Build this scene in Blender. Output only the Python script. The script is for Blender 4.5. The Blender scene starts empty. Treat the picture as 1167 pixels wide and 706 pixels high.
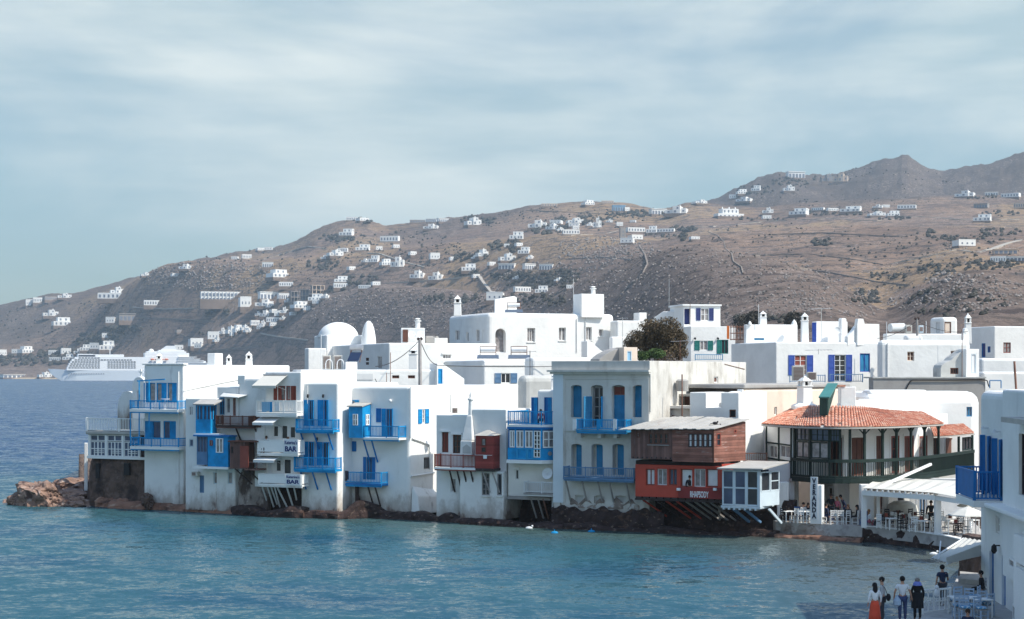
import bpy, bmesh, math, random
from mathutils import Vector, Matrix, noise
random.seed(11)
S = bpy.context.scene
COL = S.collection
R = math.radians

# ---------------------------------------------------------------- camera, sky, sun, exposure
CX, HR, FF, CH = 583.5, 425.0, 2000.0, 11.0       # photo centre column, horizon row, focal length in photo pixels, eye height
cam = bpy.data.objects.new('camera', bpy.data.cameras.new('camera'))
COL.objects.link(cam)
cam.location = (0, 0, CH)
cam.rotation_euler = (R(90), 0, 0)
cam.data.sensor_width = 36
cam.data.lens = 36 * FF / 1167
cam.data.shift_y = 72 / 1167
cam.data.clip_start = 0.5
cam.data.clip_end = 20000
S.camera = cam

SUN_AZ, SUN_EL = R(-24), R(49)                    # azimuth from +X, negative = toward the camera side
sdir = Vector((math.cos(SUN_AZ) * math.cos(SUN_EL), math.sin(SUN_AZ) * math.cos(SUN_EL), math.sin(SUN_EL)))
world = bpy.data.worlds.new('World')
S.world = world
world.use_nodes = True
nt = world.node_tree
nt.nodes.clear()
def N_(t, kind, **kw):
    n = t.nodes.new(kind)
    for k, v in kw.items():
        setattr(n, k, v)
    return n
wo = N_(nt, 'ShaderNodeOutputWorld')
bg = N_(nt, 'ShaderNodeBackground')
bg.inputs['Strength'].default_value = 0.094
sky = N_(nt, 'ShaderNodeTexSky', sky_type='NISHITA', sun_disc=False, sun_elevation=SUN_EL,
         sun_rotation=math.atan2(sdir.x, sdir.y))
sky.air_density = 1.0
sky.dust_density = 1.2
sky.ozone_density = 1.4
tc = N_(nt, 'ShaderNodeTexCoord')
sep = N_(nt, 'ShaderNodeSeparateXYZ')
nt.links.new(tc.outputs['Generated'], sep.inputs[0])
mp = N_(nt, 'ShaderNodeMapping')
mp.inputs['Scale'].default_value = (2.8, 2.8, 7.0)
mp.inputs['Location'].default_value = (0.35, 0.0, 0.62)
mp.inputs['Rotation'].default_value = (0, R(-7), 0)
nt.links.new(tc.outputs['Generated'], mp.inputs[0])
n1 = N_(nt, 'ShaderNodeTexNoise')
n1.inputs['Scale'].default_value = 1.15
n1.inputs['Detail'].default_value = 9
n1.inputs['Roughness'].default_value = 0.55
n1.inputs['Distortion'].default_value = 0.45
nt.links.new(mp.outputs[0], n1.inputs['Vector'])
# clouds thicken with height above the horizon
hr = N_(nt, 'ShaderNodeMapRange')
hr.inputs[1].default_value = 0.02; hr.inputs[2].default_value = 0.22
hr.inputs[3].default_value = -0.20; hr.inputs[4].default_value = 0.16
nt.links.new(sep.outputs['Z'], hr.inputs[0])
ad = N_(nt, 'ShaderNodeMath', operation='ADD')
nt.links.new(n1.outputs[0], ad.inputs[0]); nt.links.new(hr.outputs[0], ad.inputs[1])
cr = N_(nt, 'ShaderNodeMapRange', interpolation_type='SMOOTHSTEP')
cr.inputs[1].default_value = 0.34; cr.inputs[2].default_value = 0.76
cr.inputs[3].default_value = 0.10; cr.inputs[4].default_value = 0.92
# cloud sheet made to end above the frame: blue added there to fill shade
ov = N_(nt, 'ShaderNodeMapRange')
ov.inputs[1].default_value = 0.26; ov.inputs[2].default_value = 0.50
ov.inputs[3].default_value = 0.0; ov.inputs[4].default_value = -0.55
nt.links.new(sep.outputs['Z'], ov.inputs[0])
ad2 = N_(nt, 'ShaderNodeMath', operation='ADD')
nt.links.new(ad.outputs[0], ad2.inputs[0]); nt.links.new(ov.outputs[0], ad2.inputs[1])
nt.links.new(ad2.outputs[0], cr.inputs[0])
# cloud body: light tops and greyer undersides
n2 = N_(nt, 'ShaderNodeTexNoise')
n2.inputs['Scale'].default_value = 1.9; n2.inputs['Detail'].default_value = 7
mp2 = N_(nt, 'ShaderNodeMapping')
mp2.inputs['Scale'].default_value = (2.6, 2.6, 17.0); mp2.inputs['Location'].default_value = (2.1, 0.7, 0.3)
nt.links.new(tc.outputs['Generated'], mp2.inputs[0]); nt.links.new(mp2.outputs[0], n2.inputs['Vector'])
rp = N_(nt, 'ShaderNodeValToRGB')
rp.color_ramp.elements[0].position = 0.36; rp.color_ramp.elements[0].color = (3.7, 4.7, 4.95, 1)
rp.color_ramp.elements[1].position = 0.64; rp.color_ramp.elements[1].color = (7.1, 7.4, 6.9, 1)
nt.links.new(n2.outputs[0], rp.inputs[0])
mx = N_(nt, 'ShaderNodeMix', data_type='RGBA')
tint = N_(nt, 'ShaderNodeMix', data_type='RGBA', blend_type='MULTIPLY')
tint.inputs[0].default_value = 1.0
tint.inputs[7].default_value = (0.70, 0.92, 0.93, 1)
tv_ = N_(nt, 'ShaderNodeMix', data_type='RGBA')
tv_.inputs[6].default_value = (0.75, 0.865, 0.835, 1); tv_.inputs[7].default_value = (1.18, 1.52, 1.74, 1)  # unseen overhead sky tinted bluer and brighter, added fill for the shaded walls
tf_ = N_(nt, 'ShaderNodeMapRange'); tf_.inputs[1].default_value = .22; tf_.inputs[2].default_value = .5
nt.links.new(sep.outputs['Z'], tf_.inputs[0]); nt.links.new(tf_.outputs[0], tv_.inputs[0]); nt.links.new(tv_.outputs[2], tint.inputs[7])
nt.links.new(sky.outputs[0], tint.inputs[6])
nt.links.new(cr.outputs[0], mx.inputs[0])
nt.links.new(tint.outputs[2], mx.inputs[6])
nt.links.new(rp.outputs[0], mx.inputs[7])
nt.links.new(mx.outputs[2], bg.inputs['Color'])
nt.links.new(bg.outputs[0], wo.inputs['Surface'])

sl = bpy.data.lights.new('sun', 'SUN')
sl.energy = 3.6
sl.angle = R(0.6)
sl.color = (1.0, 0.94, 0.83)
so = bpy.data.objects.new('sun', sl)
COL.objects.link(so)
so.location = (200, -50, 300)
so.rotation_euler = sdir.to_track_quat('Z', 'Y').to_euler()
S.view_settings.view_transform = 'Standard'
S.view_settings.look = 'None'
S.view_settings.exposure = 0.64
S.view_settings.gamma = 1.0
S.view_settings.use_curve_mapping = False
S.cycles.max_bounces = 6
S.cycles.volume_bounces = 0

# ---------------------------------------------------------------- helpers
def Xp(px, Y): return (px - CX) / FF * Y
def Zp(py, Y): return CH + (HR - py) / FF * Y
def P(px, py, Y): return Vector((Xp(px, Y), Y, Zp(py, Y)))
def G2(px, Y): return Vector((Xp(px, Y), Y))
def Yz(py, z): return (CH - z) * FF / (py - HR)   # depth at which height z appears on a row

class Fr:
    """vertical facade frame: u along it (left to right seen from outside), n outward"""
    def __init__(s, A, B):
        s.A = Vector(A[:2]); s.B = Vector(B[:2])
        s.L = (s.B - s.A).length
        s.U = (s.B - s.A).normalized()
        s.N = Vector((s.U.y, -s.U.x))
    def w(s, u, z, n=0.0):
        q = s.A + s.U * u + s.N * n
        return Vector((q.x, q.y, z))
    def uz(s, px, py, n=0.0):
        d = Vector(((px - CX) / FF, 1.0))
        t = (s.A + s.N * n).dot(s.N) / d.dot(s.N)
        return ((d * t - s.A).dot(s.U), Zp(py, t))
    def off(s, n):
        return Fr(s.A + s.N * n, s.B + s.N * n)
    def side(s, L):
        return Fr(s.B, s.B - s.N * L)

def rayhit(px, Q, D):
    """distance t along Q + t D where it crosses picture column px"""
    k = (px - CX) / FF
    den = D.x - k * D.y
    return (k * Q.y - Q.x) / den
def FY(pxA, pxB, YB, th=27.0):
    B = G2(pxB, YB)
    D = Vector((-math.cos(R(th)), math.sin(R(th))))
    return Fr(B + D * rayhit(pxA, B, D), B)

class MB:
    def __init__(s): s.v = []; s.f = []; s.sm = False
    def add(s, vs, fs):
        o = len(s.v)
        s.v += [Vector(q) for q in vs]
        s.f += [tuple(o + i for i in f) for f in fs]
        return s
    def hexa(s, p):
        return s.add(p, [(0, 1, 2, 3), (7, 6, 5, 4), (0, 4, 5, 1), (1, 5, 6, 2), (2, 6, 7, 3), (3, 7, 4, 0)])
    def fbox(s, F, u0, u1, z0, z1, n0, n1):
        if u0 > u1: u0, u1 = u1, u0
        if z0 > z1: z0, z1 = z1, z0
        return s.hexa([F.w(u0, z0, n0), F.w(u1, z0, n0), F.w(u1, z0, n1), F.w(u0, z0, n1),
                       F.w(u0, z1, n0), F.w(u1, z1, n0), F.w(u1, z1, n1), F.w(u0, z1, n1)])
    def box(s, x0, x1, y0, y1, z0, z1):
        return s.hexa([(x0, y0, z0), (x1, y0, z0), (x1, y1, z0), (x0, y1, z0), (x0, y0, z1), (x1, y0, z1), (x1, y1, z1), (x0, y1, z1)])
    def bar(s, a, b, w, h=None):
        """rectangular bar from a to b"""
        a = Vector(a); b = Vector(b); h = h or w
        d = (b - a).normalized()
        up = Vector((0, 0, 1)) if abs(d.z) < .95 else Vector((1, 0, 0))
        x = d.cross(up).normalized() * w / 2
        y = d.cross(x).normalized() * h / 2
        return s.hexa([a - x - y, a + x - y, a + x + y, a - x + y, b - x - y, b + x - y, b + x + y, b - x + y])
    def tube(s, a, b, r, n=6, r2=None):
        a = Vector(a); b = Vector(b); r2 = r if r2 is None else r2
        d = (b - a).normalized()
        up = Vector((0, 0, 1)) if abs(d.z) < .95 else Vector((1, 0, 0))
        x = d.cross(up).normalized(); y = d.cross(x).normalized()
        vs = []
        for q, rr in ((a, r), (b, r2)):
            for i in range(n):
                t = 2 * math.pi * i / n
                vs.append(q + x * math.cos(t) * rr + y * math.sin(t) * rr)
        fs = [(i, (i + 1) % n, n + (i + 1) % n, n + i) for i in range(n)]
        fs += [tuple(range(n))[::-1], tuple(range(n, 2 * n))]
        return s.add(vs, fs)
    def path(s, pts, r, n=5):
        for a, b in zip(pts, pts[1:]): s.tube(a, b, r, n)
        return s
    def prism(s, poly, z0, z1):
        n = len(poly)
        vs = [(q[0], q[1], z0) for q in poly] + [(q[0], q[1], z1) for q in poly]
        fs = [(i, (i + 1) % n, n + (i + 1) % n, n + i) for i in range(n)] + [tuple(range(n))[::-1], tuple(range(n, 2 * n))]
        return s.add(vs, fs)
    def fprism(s, F, poly, n0, n1):
        """polygon in (u,z), extruded from n0 to n1"""
        k = len(poly)
        vs = [F.w(u, z, n0) for u, z in poly] + [F.w(u, z, n1) for u, z in poly]
        fs = [(i, (i + 1) % k, k + (i + 1) % k, k + i) for i in range(k)] + [tuple(range(k))[::-1], tuple(range(k, 2 * k))]
        return s.add(vs, fs)
    def lathe(s, c, prof, n=16):
        """prof: list of (r,z) rising from c"""
        c = Vector(c); vs = []; fs = []
        for r, z in prof:
            for i in range(n):
                t = 2 * math.pi * (i + .5) / n
                vs.append(c + Vector((r * math.cos(t), r * math.sin(t), z)))
        m = len(prof)
        for j in range(m - 1):
            for i in range(n):
                k = (i + 1) % n
                fs.append((j * n + i, j * n + k, (j + 1) * n + k, (j + 1) * n + i))
        fs += [tuple(range(n))[::-1], tuple(range((m - 1) * n, m * n))]
        return s.add(vs, fs)
    def sphere(s, c, r, n=10, m=7, sx=1, sy=1, sz=1):
        c = Vector(c); vs = []; fs = []
        for j in range(1, m):
            a = math.pi * j / m
            for i in range(n):
                t = 2 * math.pi * i / n
                vs.append(c + Vector((r * sx * math.sin(a) * math.cos(t), r * sy * math.sin(a) * math.sin(t), -r * sz * math.cos(a))))
        vs += [c + Vector((0, 0, -r * sz)), c + Vector((0, 0, r * sz))]
        b = (m - 1) * n
        for j in range(m - 2):
            for i in range(n):
                k = (i + 1) % n
                fs.append((j * n + i, j * n + k, (j + 1) * n + k, (j + 1) * n + i))
        for i in range(n):
            k = (i + 1) % n
            fs.append((b, k, i)); fs.append((b + 1, (m - 2) * n + i, (m - 2) * n + k))
        return s.add(vs, fs)

WL = {}
def origin(o): return WL.get(o, Vector((0, 0, 0))) if o else Vector((0, 0, 0))
def tomesh(mb, off, name, bev=0.0, segs=2, bfilter=None, smooth=False):
    bm = bmesh.new()
    vs = [bm.verts.new(q - off) for q in mb.v]
    for f in mb.f:
        try: bm.faces.new([vs[i] for i in f])
        except ValueError: pass
    bmesh.ops.recalc_face_normals(bm, faces=bm.faces)
    if bev:
        ed = [e for e in bm.edges if (bfilter is None or bfilter(e, off))]
        bmesh.ops.bevel(bm, geom=ed, offset=bev, segments=segs, profile=0.5, affect='EDGES', clamp_overlap=True)
    me = bpy.data.meshes.new(name)
    bm.to_mesh(me); bm.free()
    if smooth:
        me.polygons.foreach_set('use_smooth', [True] * len(me.polygons))
    return me
def mk(name, mb, m, parent=None, bev=0.0, segs=2, smooth=False, bfilter=None, label=None, loc=None):
    """one mesh object; a part when it has a parent"""
    if parent is not None:
        off = origin(parent)
    else:
        if loc is None:
            lo = [min(v[i] for v in mb.v) for i in range(3)]; hi = [max(v[i] for v in mb.v) for i in range(3)]
            loc = Vector(((lo[0] + hi[0]) / 2, (lo[1] + hi[1]) / 2, lo[2]))
        off = Vector(loc)
    me = tomesh(mb, off, name, bev, segs, bfilter, smooth)
    me.materials.append(m)
    o = bpy.data.objects.new(name, me)
    COL.objects.link(o)
    if parent is not None:
        o.parent = parent
    else:
        o.location = off
    WL[o] = off
    if label: o['label'] = label
    return o
def tag(o, label=None, cat=None, group=None, kind=None):
    if label: o['label'] = label
    if cat: o['category'] = cat
    if group: o['group'] = group
    if kind: o['kind'] = kind
    return o
def thing(name, loc, label, cat, group=None):
    o = bpy.data.objects.new(name, None)
    o.empty_display_size = 0.3
    COL.objects.link(o)
    o.location = loc
    WL[o] = Vector(loc)
    return tag(o, label, cat, group)
def dup(root, loc, rz=0.0, label=None, group=None, scale=None):
    r = root.copy(); COL.objects.link(r)
    r.location = loc; r.rotation_euler = (0, 0, rz)
    if scale: r.scale = scale
    if label: r['label'] = label
    if group: r['group'] = group
    WL[r] = Vector(loc)
    for ch in list(root.children):
        c = ch.copy(); COL.objects.link(c); c.parent = r
        for g in list(ch.children):
            d = g.copy(); COL.objects.link(d); d.parent = c
    return r
PENDING = []                                        # (object, cutter object or None) whose modifiers are applied in one go
def finish_pending():
    bpy.context.view_layer.update()
    dg = bpy.context.evaluated_depsgraph_get()
    new = []
    for o, c in PENDING:
        new.append(bpy.data.meshes.new_from_object(o.evaluated_get(dg)))
    for (o, c), me in zip(PENDING, new):
        mats = [m for m in o.data.materials]
        o.modifiers.clear()
        o.data = me
        if not me.materials:
            for m in mats: me.materials.append(m)
        if o.get('_smooth'):
            me.polygons.foreach_set('use_smooth', [True] * len(me.polygons)); del o['_smooth']
        if c:
            bpy.data.objects.remove(c)
    PENDING.clear()

# ---------------------------------------------------------------- materials
MATS = {}
def newmat(name):
    m = bpy.data.materials.new(name); m.use_nodes = True
    t = m.node_tree; t.nodes.clear()
    out = N_(t, 'ShaderNodeOutputMaterial'); b = N_(t, 'ShaderNodeBsdfPrincipled')
    t.links.new(b.outputs[0], out.inputs[0])
    return m, t, b
def rgba(c, k=1.0): return (min(1, c[0] * k), min(1, c[1] * k), min(1, c[2] * k), 1)
def noise_node(t, src, scale, detail=4, rough=.55, sc=(1, 1, 1)):
    m = N_(t, 'ShaderNodeMapping'); m.inputs['Scale'].default_value = sc
    t.links.new(src, m.inputs[0])
    n = N_(t, 'ShaderNodeTexNoise')
    n.inputs['Scale'].default_value = scale; n.inputs['Detail'].default_value = detail; n.inputs['Roughness'].default_value = rough
    t.links.new(m.outputs[0], n.inputs['Vector'])
    return n
def ramp(t, src, a, b, lo=0.0, hi=1.0):
    r = N_(t, 'ShaderNodeMapRange', interpolation_type='SMOOTHSTEP')
    r.inputs[1].default_value = a; r.inputs[2].default_value = b; r.inputs[3].default_value = lo; r.inputs[4].default_value = hi
    t.links.new(src, r.inputs[0])
    return r.outputs[0]
def mixc(t, fac, a, b):
    m = N_(t, 'ShaderNodeMix', data_type='RGBA')
    if isinstance(fac, float): m.inputs[0].default_value = fac
    else: t.links.new(fac, m.inputs[0])
    for s_, i in ((a, 6), (b, 7)):
        if isinstance(s_, tuple): m.inputs[i].default_value = s_
        else: t.links.new(s_, m.inputs[i])
    return m.outputs[2]
def mat(name, col, rough=.85, var=.06, vs=.7, bump=.25, bs=5.0, stains=(), metal=0.0, plank=None, spec=.3, bd=.02, damp=0.0, lump=0.0):
    """stains: tuples (colour, scale, lo, hi, (sx,sy,sz)); plank: ('z'|'x', size)"""
    m, t, b = newmat(name)
    tcn = N_(t, 'ShaderNodeTexCoord'); src = tcn.outputs['Object']
    n = noise_node(t, src, vs, 5)
    c = mixc(t, ramp(t, n.outputs[0], .3, .7), rgba(col, 1 - var), rgba(col, 1 + var))
    hgt = noise_node(t, src, bs, 5).outputs[0]
    for (sc, ss, lo, hi, sv) in stains:
        sn = noise_node(t, src, ss, 7, .62, sv)
        c = mixc(t, ramp(t, sn.outputs[0], lo, hi), c, rgba(sc))
    if damp:                                         # salt and damp creeping up from the sea, ragged by noise
        sz_ = N_(t, 'ShaderNodeSeparateXYZ'); t.links.new(src, sz_.inputs[0])
        dn = noise_node(t, src, .7, 7, .68, (1, 1, .55))
        da = N_(t, 'ShaderNodeMath', operation='MULTIPLY_ADD'); da.inputs[1].default_value = -4.5; t.links.new(dn.outputs[0], da.inputs[0]); t.links.new(sz_.outputs['Z'], da.inputs[2])
        c = mixc(t, ramp(t, da.outputs[0], -.6, -2.0, 0, damp), c, (.40, .36, .32, 1))
        c = mixc(t, ramp(t, da.outputs[0], -1.9, -2.5, 0, damp), c, (.16, .11, .09, 1))
    if lump:
        la = N_(t, 'ShaderNodeMath', operation='MULTIPLY_ADD'); la.inputs[1].default_value = lump
        t.links.new(noise_node(t, src, 1.1, 3, .5).outputs[0], la.inputs[0]); t.links.new(hgt, la.inputs[2]); hgt = la.outputs[0]
    if plank:
        sp = N_(t, 'ShaderNodeSeparateXYZ'); t.links.new(src, sp.inputs[0])
        dv = N_(t, 'ShaderNodeMath', operation='DIVIDE'); dv.inputs[1].default_value = plank[1]
        t.links.new(sp.outputs['Z' if plank[0] == 'z' else 'X'], dv.inputs[0])
        fl = N_(t, 'ShaderNodeMath', operation='FLOOR'); t.links.new(dv.outputs[0], fl.inputs[0])
        wn = N_(t, 'ShaderNodeTexWhiteNoise', noise_dimensions='1D'); t.links.new(fl.outputs[0], wn.inputs['W'])
        hs = N_(t, 'ShaderNodeMix', data_type='RGBA', blend_type='MULTIPLY'); hs.inputs[0].default_value = 1
        t.links.new(c, hs.inputs[6])
        pr = ramp(t, wn.outputs['Value'], 0, 1, .72, 1.15)
        cb = N_(t, 'ShaderNodeCombineColor')
        for i in range(3): t.links.new(pr, cb.inputs[i])
        t.links.new(cb.outputs[0], hs.inputs[7]); c = hs.outputs[2]
        fr = N_(t, 'ShaderNodeMath', operation='FRACT'); t.links.new(dv.outputs[0], fr.inputs[0])
        g = ramp(t, fr.outputs[0], 0.0, .14)
        ml = N_(t, 'ShaderNodeMath', operation='MULTIPLY_ADD'); ml.inputs[1].default_value = .25
        t.links.new(hgt, ml.inputs[0]); t.links.new(g, ml.inputs[2]); hgt = ml.outputs[0]
    t.links.new(c, b.inputs['Base Color'])
    b.inputs['Roughness'].default_value = rough
    b.inputs['Metallic'].default_value = metal
    b.inputs['Specular IOR Level'].default_value = spec
    if bump:
        bn = N_(t, 'ShaderNodeBump'); bn.inputs['Strength'].default_value = bump; bn.inputs['Distance'].default_value = bd
        t.links.new(hgt, bn.inputs['Height']); t.links.new(bn.outputs[0], b.inputs['Normal'])
    MATS[name] = m
    return m

M_white = mat('white_limewash', (.77, .765, .745), .9, .05, .5, .35, 3.0, (((.58, .575, .56), .5, .56, .80, (1, 1, .35)), ((.62, .61, .60), 1.7, .60, .72, (1, 1, .25))), bd=.04, damp=.9, lump=2.5)
M_white2 = mat('fresh_limewash', (.80, .795, .775), .9, .035, .4, .3, 3.0, (((.62, .61, .59), .8, .60, .82, (1, 1, .3)),), bd=.04, damp=.9, lump=2.5)
M_blotch = mat('peeling_limewash', (.76, .76, .74), .9, .05, .6, .5, 4.0, (((.50, .49, .47), 1.4, .56, .70, (1, 1, .8)), ((.26, .21, .18), 2.2, .66, .74, (1, 1, .7))), bd=.04)
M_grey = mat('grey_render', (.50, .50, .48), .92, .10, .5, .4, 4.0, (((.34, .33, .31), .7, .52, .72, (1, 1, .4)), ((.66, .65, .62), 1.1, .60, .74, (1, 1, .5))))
M_old = mat('old_stucco', (.60, .58, .54), .92, .08, .5, .5, 4.0, (((.36, .335, .30), .55, .48, .70, (1, 1, .45)), ((.64, .64, .62), .8, .58, .72, (1, 1, .6)), ((.24, .19, .16), 1.3, .72, .80, (1, 1, .9))), bd=.04, damp=1.0, lump=1.5)
M_stain = mat('stained_white_render', (.74, .71, .66), .92, .06, .5, .4, 4.0, (((.55, .47, .40), .7, .57, .78, (1, 1, .3)), ((.45, .38, .32), 2.0, .66, .78, (1, 1, .35))))
M_pink = mat('pinkish_render', (.72, .60, .50), .92, .06, .4, .4, 4.0, (((.60, .48, .39), .6, .52, .74, (1, 1, .7)),))
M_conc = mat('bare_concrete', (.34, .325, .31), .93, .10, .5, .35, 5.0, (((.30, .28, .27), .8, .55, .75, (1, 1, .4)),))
M_sheet = mat('weathered_roof_sheet', (.42, .40, .37), .85, .10, 1.0, .3, 4.0, (((.34, .29, .26), .9, .55, .75, (1, .4, 1)),))
M_stone = mat('dark_stone_wall', (.115, .075, .060), .95, .3, 1.6, 1.0, 3.2, (((.16, .11, .09), 2.6, .52, .66, (1, 1, 1.3)), ((.045, .032, .03), .7, .5, .7, (1, 1, 1))), bd=.12)
M_rock = mat('wet_dark_rock', (.040, .024, .022), .85, .4, 1.0, 1.0, 2.2, (((.10, .055, .040), 1.3, .55, .72, (1, 1, 2)), ((.17, .12, .095), 2.8, .58, .66, (1, 1, 1.4))), bd=.15)
M_rockred = mat('red_brown_rock', (.24, .125, .085), .9, .3, .8, 1.0, 2.0, (((.36, .24, .18), 1.0, .52, .68, (1, 1, 3)), ((.09, .05, .042), .9, .52, .66, (1, 1, 2))), bd=.12)
M_blue = mat('bright_blue_paint', (.004, .255, .55), .65, .2, 1.5, .15, 8, (((.02, .33, .64), 2.0, .60, .75, (1, 1, .3)),))
M_blue2 = mat('deep_blue_paint', (.004, .150, .42), .55, .10, 1.5, .15, 8)
M_blue3 = mat('faded_blue_paint', (.03, .215, .41), .7, .14, 1.2, .2, 6, (((.10, .28, .42), 1.6, .56, .74, (1, 1, .3)),))
M_bluegrey = mat('grey_blue_paint', (.10, .20, .34), .7, .12, 1.2, .2, 6, (((.22, .26, .30), 2.4, .6, .74, (1, 1, .4)),))
M_pale = mat('pale_blue_paint', (.53, .61, .66), .7, .08, 1.0, .15, 6)
M_navy = mat('navy_shutter_paint', (.03, .045, .16), .6, .1, 1, .1, 6)
M_red = mat('red_boards', (.30, .055, .045), .7, .10, 1.0, .5, 6, (), plank=('z', .16), bd=.02)
M_redwall = mat('red_painted_wall', (.46, .068, .042), .75, .10, 1.0, .2, 6)
M_oldwood = mat('weathered_red_planks', (.25, .112, .084), .85, .2, 1.4, .7, 7, (((.42, .33, .30), 2.2, .58, .70, (.5, .5, 4)),), plank=('z', .19), bd=.025)
M_oldwoodv = mat('weathered_brown_planks', (.175, .095, .080), .88, .18, 1.4, .7, 7, (((.22, .16, .15), 1.8, .58, .72, (3, 3, .4)),), plank=('x', .17), bd=.025)
M_brown = mat('brown_wood', (.13, .055, .038), .75, .15, 1.5, .3, 7)
M_redwood = mat('red_brown_wood', (.25, .065, .045), .7, .12, 1.5, .3, 7)
M_greywood = mat('silvered_wood', (.30, .28, .27), .85, .15, 1.5, .3, 7)
M_darkwood = mat('dark_wood', (.050, .034, .032), .85, .2, 1.5, .3, 7)
M_green = mat('dark_green_paint', (.011, .024, .020), .6, .15, 1.5, .15, 7)
M_green2 = mat('green_shutter_paint', (.012, .16, .145), .6, .1, 1.5, .1, 7)
M_glass = mat('window_glass', (.028, .032, .040), .12, .3, .6, 0, 1, spec=.5)
M_glassr = mat('curtained_glass', (.26, .24, .24), .25, .35, 2.5, 0, 1, spec=.5)
M_glassb = mat('blue_tinted_glass', (.06, .085, .15), .12, .3, .8, 0, 1, spec=.5)
M_metal = mat('galvanised_metal', (.42, .43, .44), .45, .1, 2, .05, 8, metal=.7)
M_rust = mat('rusty_metal', (.20, .10, .07), .8, .2, 3, .2, 8)
M_black = mat('black_plastic', (.018, .017, .019), .6, .1, 2, .05, 8)
M_solar = mat('solar_panel', (.018, .03, .07), .2, .1, 1, 0, 8, spec=.5)
M_canvas = mat('white_canvas', (.57, .55, .50), .9, .03, 1.0, .15, 3)
M_canvasg = mat('grey_white_canvas', (.62, .63, .63), .9, .05, 1.0, .15, 3)
M_tile = mat('terracotta_tile', (.50, .155, .085), .85, .22, 2.2, .2, 8, (((.62, .30, .20), 3.6, .55, .66, (1, 1, 1)), ((.28, .085, .06), 4.3, .60, .70, (1, 1, 1)), ((.66, .48, .38), 5.0, .66, .74, (1, 1, 1))))
M_ac = mat('beige_enamel', (.56, .54, .49), .5, .04, 1, .05, 8)
M_acg = mat('brown_grille', (.22, .16, .14), .6, .05, 1, .1, 8)
M_cloth_w = mat('white_cloth', (.72, .73, .74), .9, .05, 3, .1, 8)
M_cloth_b = mat('light_blue_cloth', (.25, .45, .62), .9, .05, 3, .1, 8)
M_ink = mat('dark_lettering', (.02, .025, .05), .7, .02, 1, 0, 1)
M_inkb = mat('navy_lettering', (.02, .04, .16), .7, .02, 1, 0, 1)
M_pave = mat('quay_paving', (.42, .40, .385), .9, .12, 1.1, .3, 4, (((.28, .26, .25), 1.2, .5, .7, (1, 1, 1)),))
M_orange = mat('orange_plastic', (.62, .17, .04), .6, .05, 1, .05, 6)
M_skin = mat('skin', (.46, .25, .17), .6, .06, 4, 0, 1)
def paint(name, c, rough=.85): return MATS.get(name) or mat(name, c, rough, .08, 4, .1, 9)
# ---------------------------------------------------------------- terrain
def lerp_tab(tab, x):
    if x <= tab[0][0]: return tab[0][1]
    for (a, va), (b, vb) in zip(tab, tab[1:]):
        if x <= b:
            t = (x - a) / (b - a)
            return va + (vb - va) * t
    return tab[-1][1]
T_Yw = [(60, 158), (95, 152), (165, 148), (268, 140), (390, 136.5), (490, 133.5), (580, 131), (650, 128), (740, 125), (850, 122), (885, 121), (940, 119.5), (1000, 119), (1060, 118), (1100, 112), (1118, 100), (1140, 88), (1200, 80)]
T_Ys = [(-200, 3300), (0, 3150), (60, 2990), (110, 2900), (170, 2750), (215, 2640), (300, 2380), (400, 2060), (480, 1750), (600, 1250), (700, 850), (800, 560), (900, 480)]
T_Yc = [(-200, 3500), (60, 3150), (170, 2880), (215, 2760), (300, 2600), (400, 2450), (480, 2280), (600, 1900), (700, 1560), (800, 1280), (900, 1080), (1000, 950), (1100, 860), (1250, 800)]
T_rC = [(-200, 425), (0, 423), (60, 422), (150, 418), (200, 410), (215, 404), (235, 393), (260, 381), (300, 366), (330, 349), (360, 339), (400, 329), (430, 324), (480, 327), (520, 333), (560, 337), (600, 334), (640, 325), (690, 311), (720, 302), (745, 294), (770, 287), (800, 285), (830, 291), (880, 300), (930, 315), (970, 336), (1000, 356), (1020, 356), (1040, 343), (1060, 331), (1085, 318), (1105, 311), (1130, 312), (1167, 322), (1250, 330)]
T_Ym = [(-200, 3700), (60, 3500), (150, 3250), (230, 3080), (320, 2950), (450, 2750), (700, 2250), (1000, 1850), (1250, 1750)]
T_rM = [(-200, 412), (0, 397), (50, 386), (90, 366), (130, 338), (160, 318), (190, 303), (230, 297), (300, 297), (340, 296), (380, 290), (450, 284), (520, 278), (580, 273), (640, 267), (700, 270), (740, 275), (800, 268), (900, 262), (1000, 258), (1100, 260), (1167, 262), (1250, 262)]
T_Yb = [(-200, 4300), (0, 4150), (230, 3800), (400, 3550), (600, 3250), (900, 2900), (1250, 2750)]
T_rB = [(-200, 405), (-60, 366), (0, 348.5), (30, 342), (60, 336), (90, 334.5), (110, 329), (150, 318), (200, 306), (230, 299), (280, 289), (310, 284), (335, 273), (355, 262), (375, 254), (395, 250.5), (418, 250.5), (440, 256), (475, 254), (500, 250), (512, 246.5), (560, 244), (600, 238), (640, 234.5), (690, 231.5), (720, 235), (745, 241), (765, 239), (780, 233.5), (795, 232), (830, 236), (870, 238), (920, 234), (1000, 229), (1060, 224), (1100, 222), (1167, 224), (1250, 225)]
T_rA = [(-200, 420), (500, 290), (700, 250), (760, 241), (800, 236), (820, 228), (835, 219), (855, 209), (875, 203), (888, 198.5), (905, 200), (925, 202), (950, 203), (965, 200), (978, 195), (992, 190), (1005, 185), (1015, 184), (1023, 182.5), (1028, 180), (1035, 181), (1040, 186), (1045, 190), (1050, 194), (1060, 200), (1075, 203), (1085, 201), (1100, 197), (1120, 193), (1145, 184), (1167, 176), (1210, 160), (1250, 158), (1400, 200)]
def soft(tab, px, w): return sum(lerp_tab(tab, px + w * (k - 4) / 4) for k in range(9)) / 9
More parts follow.
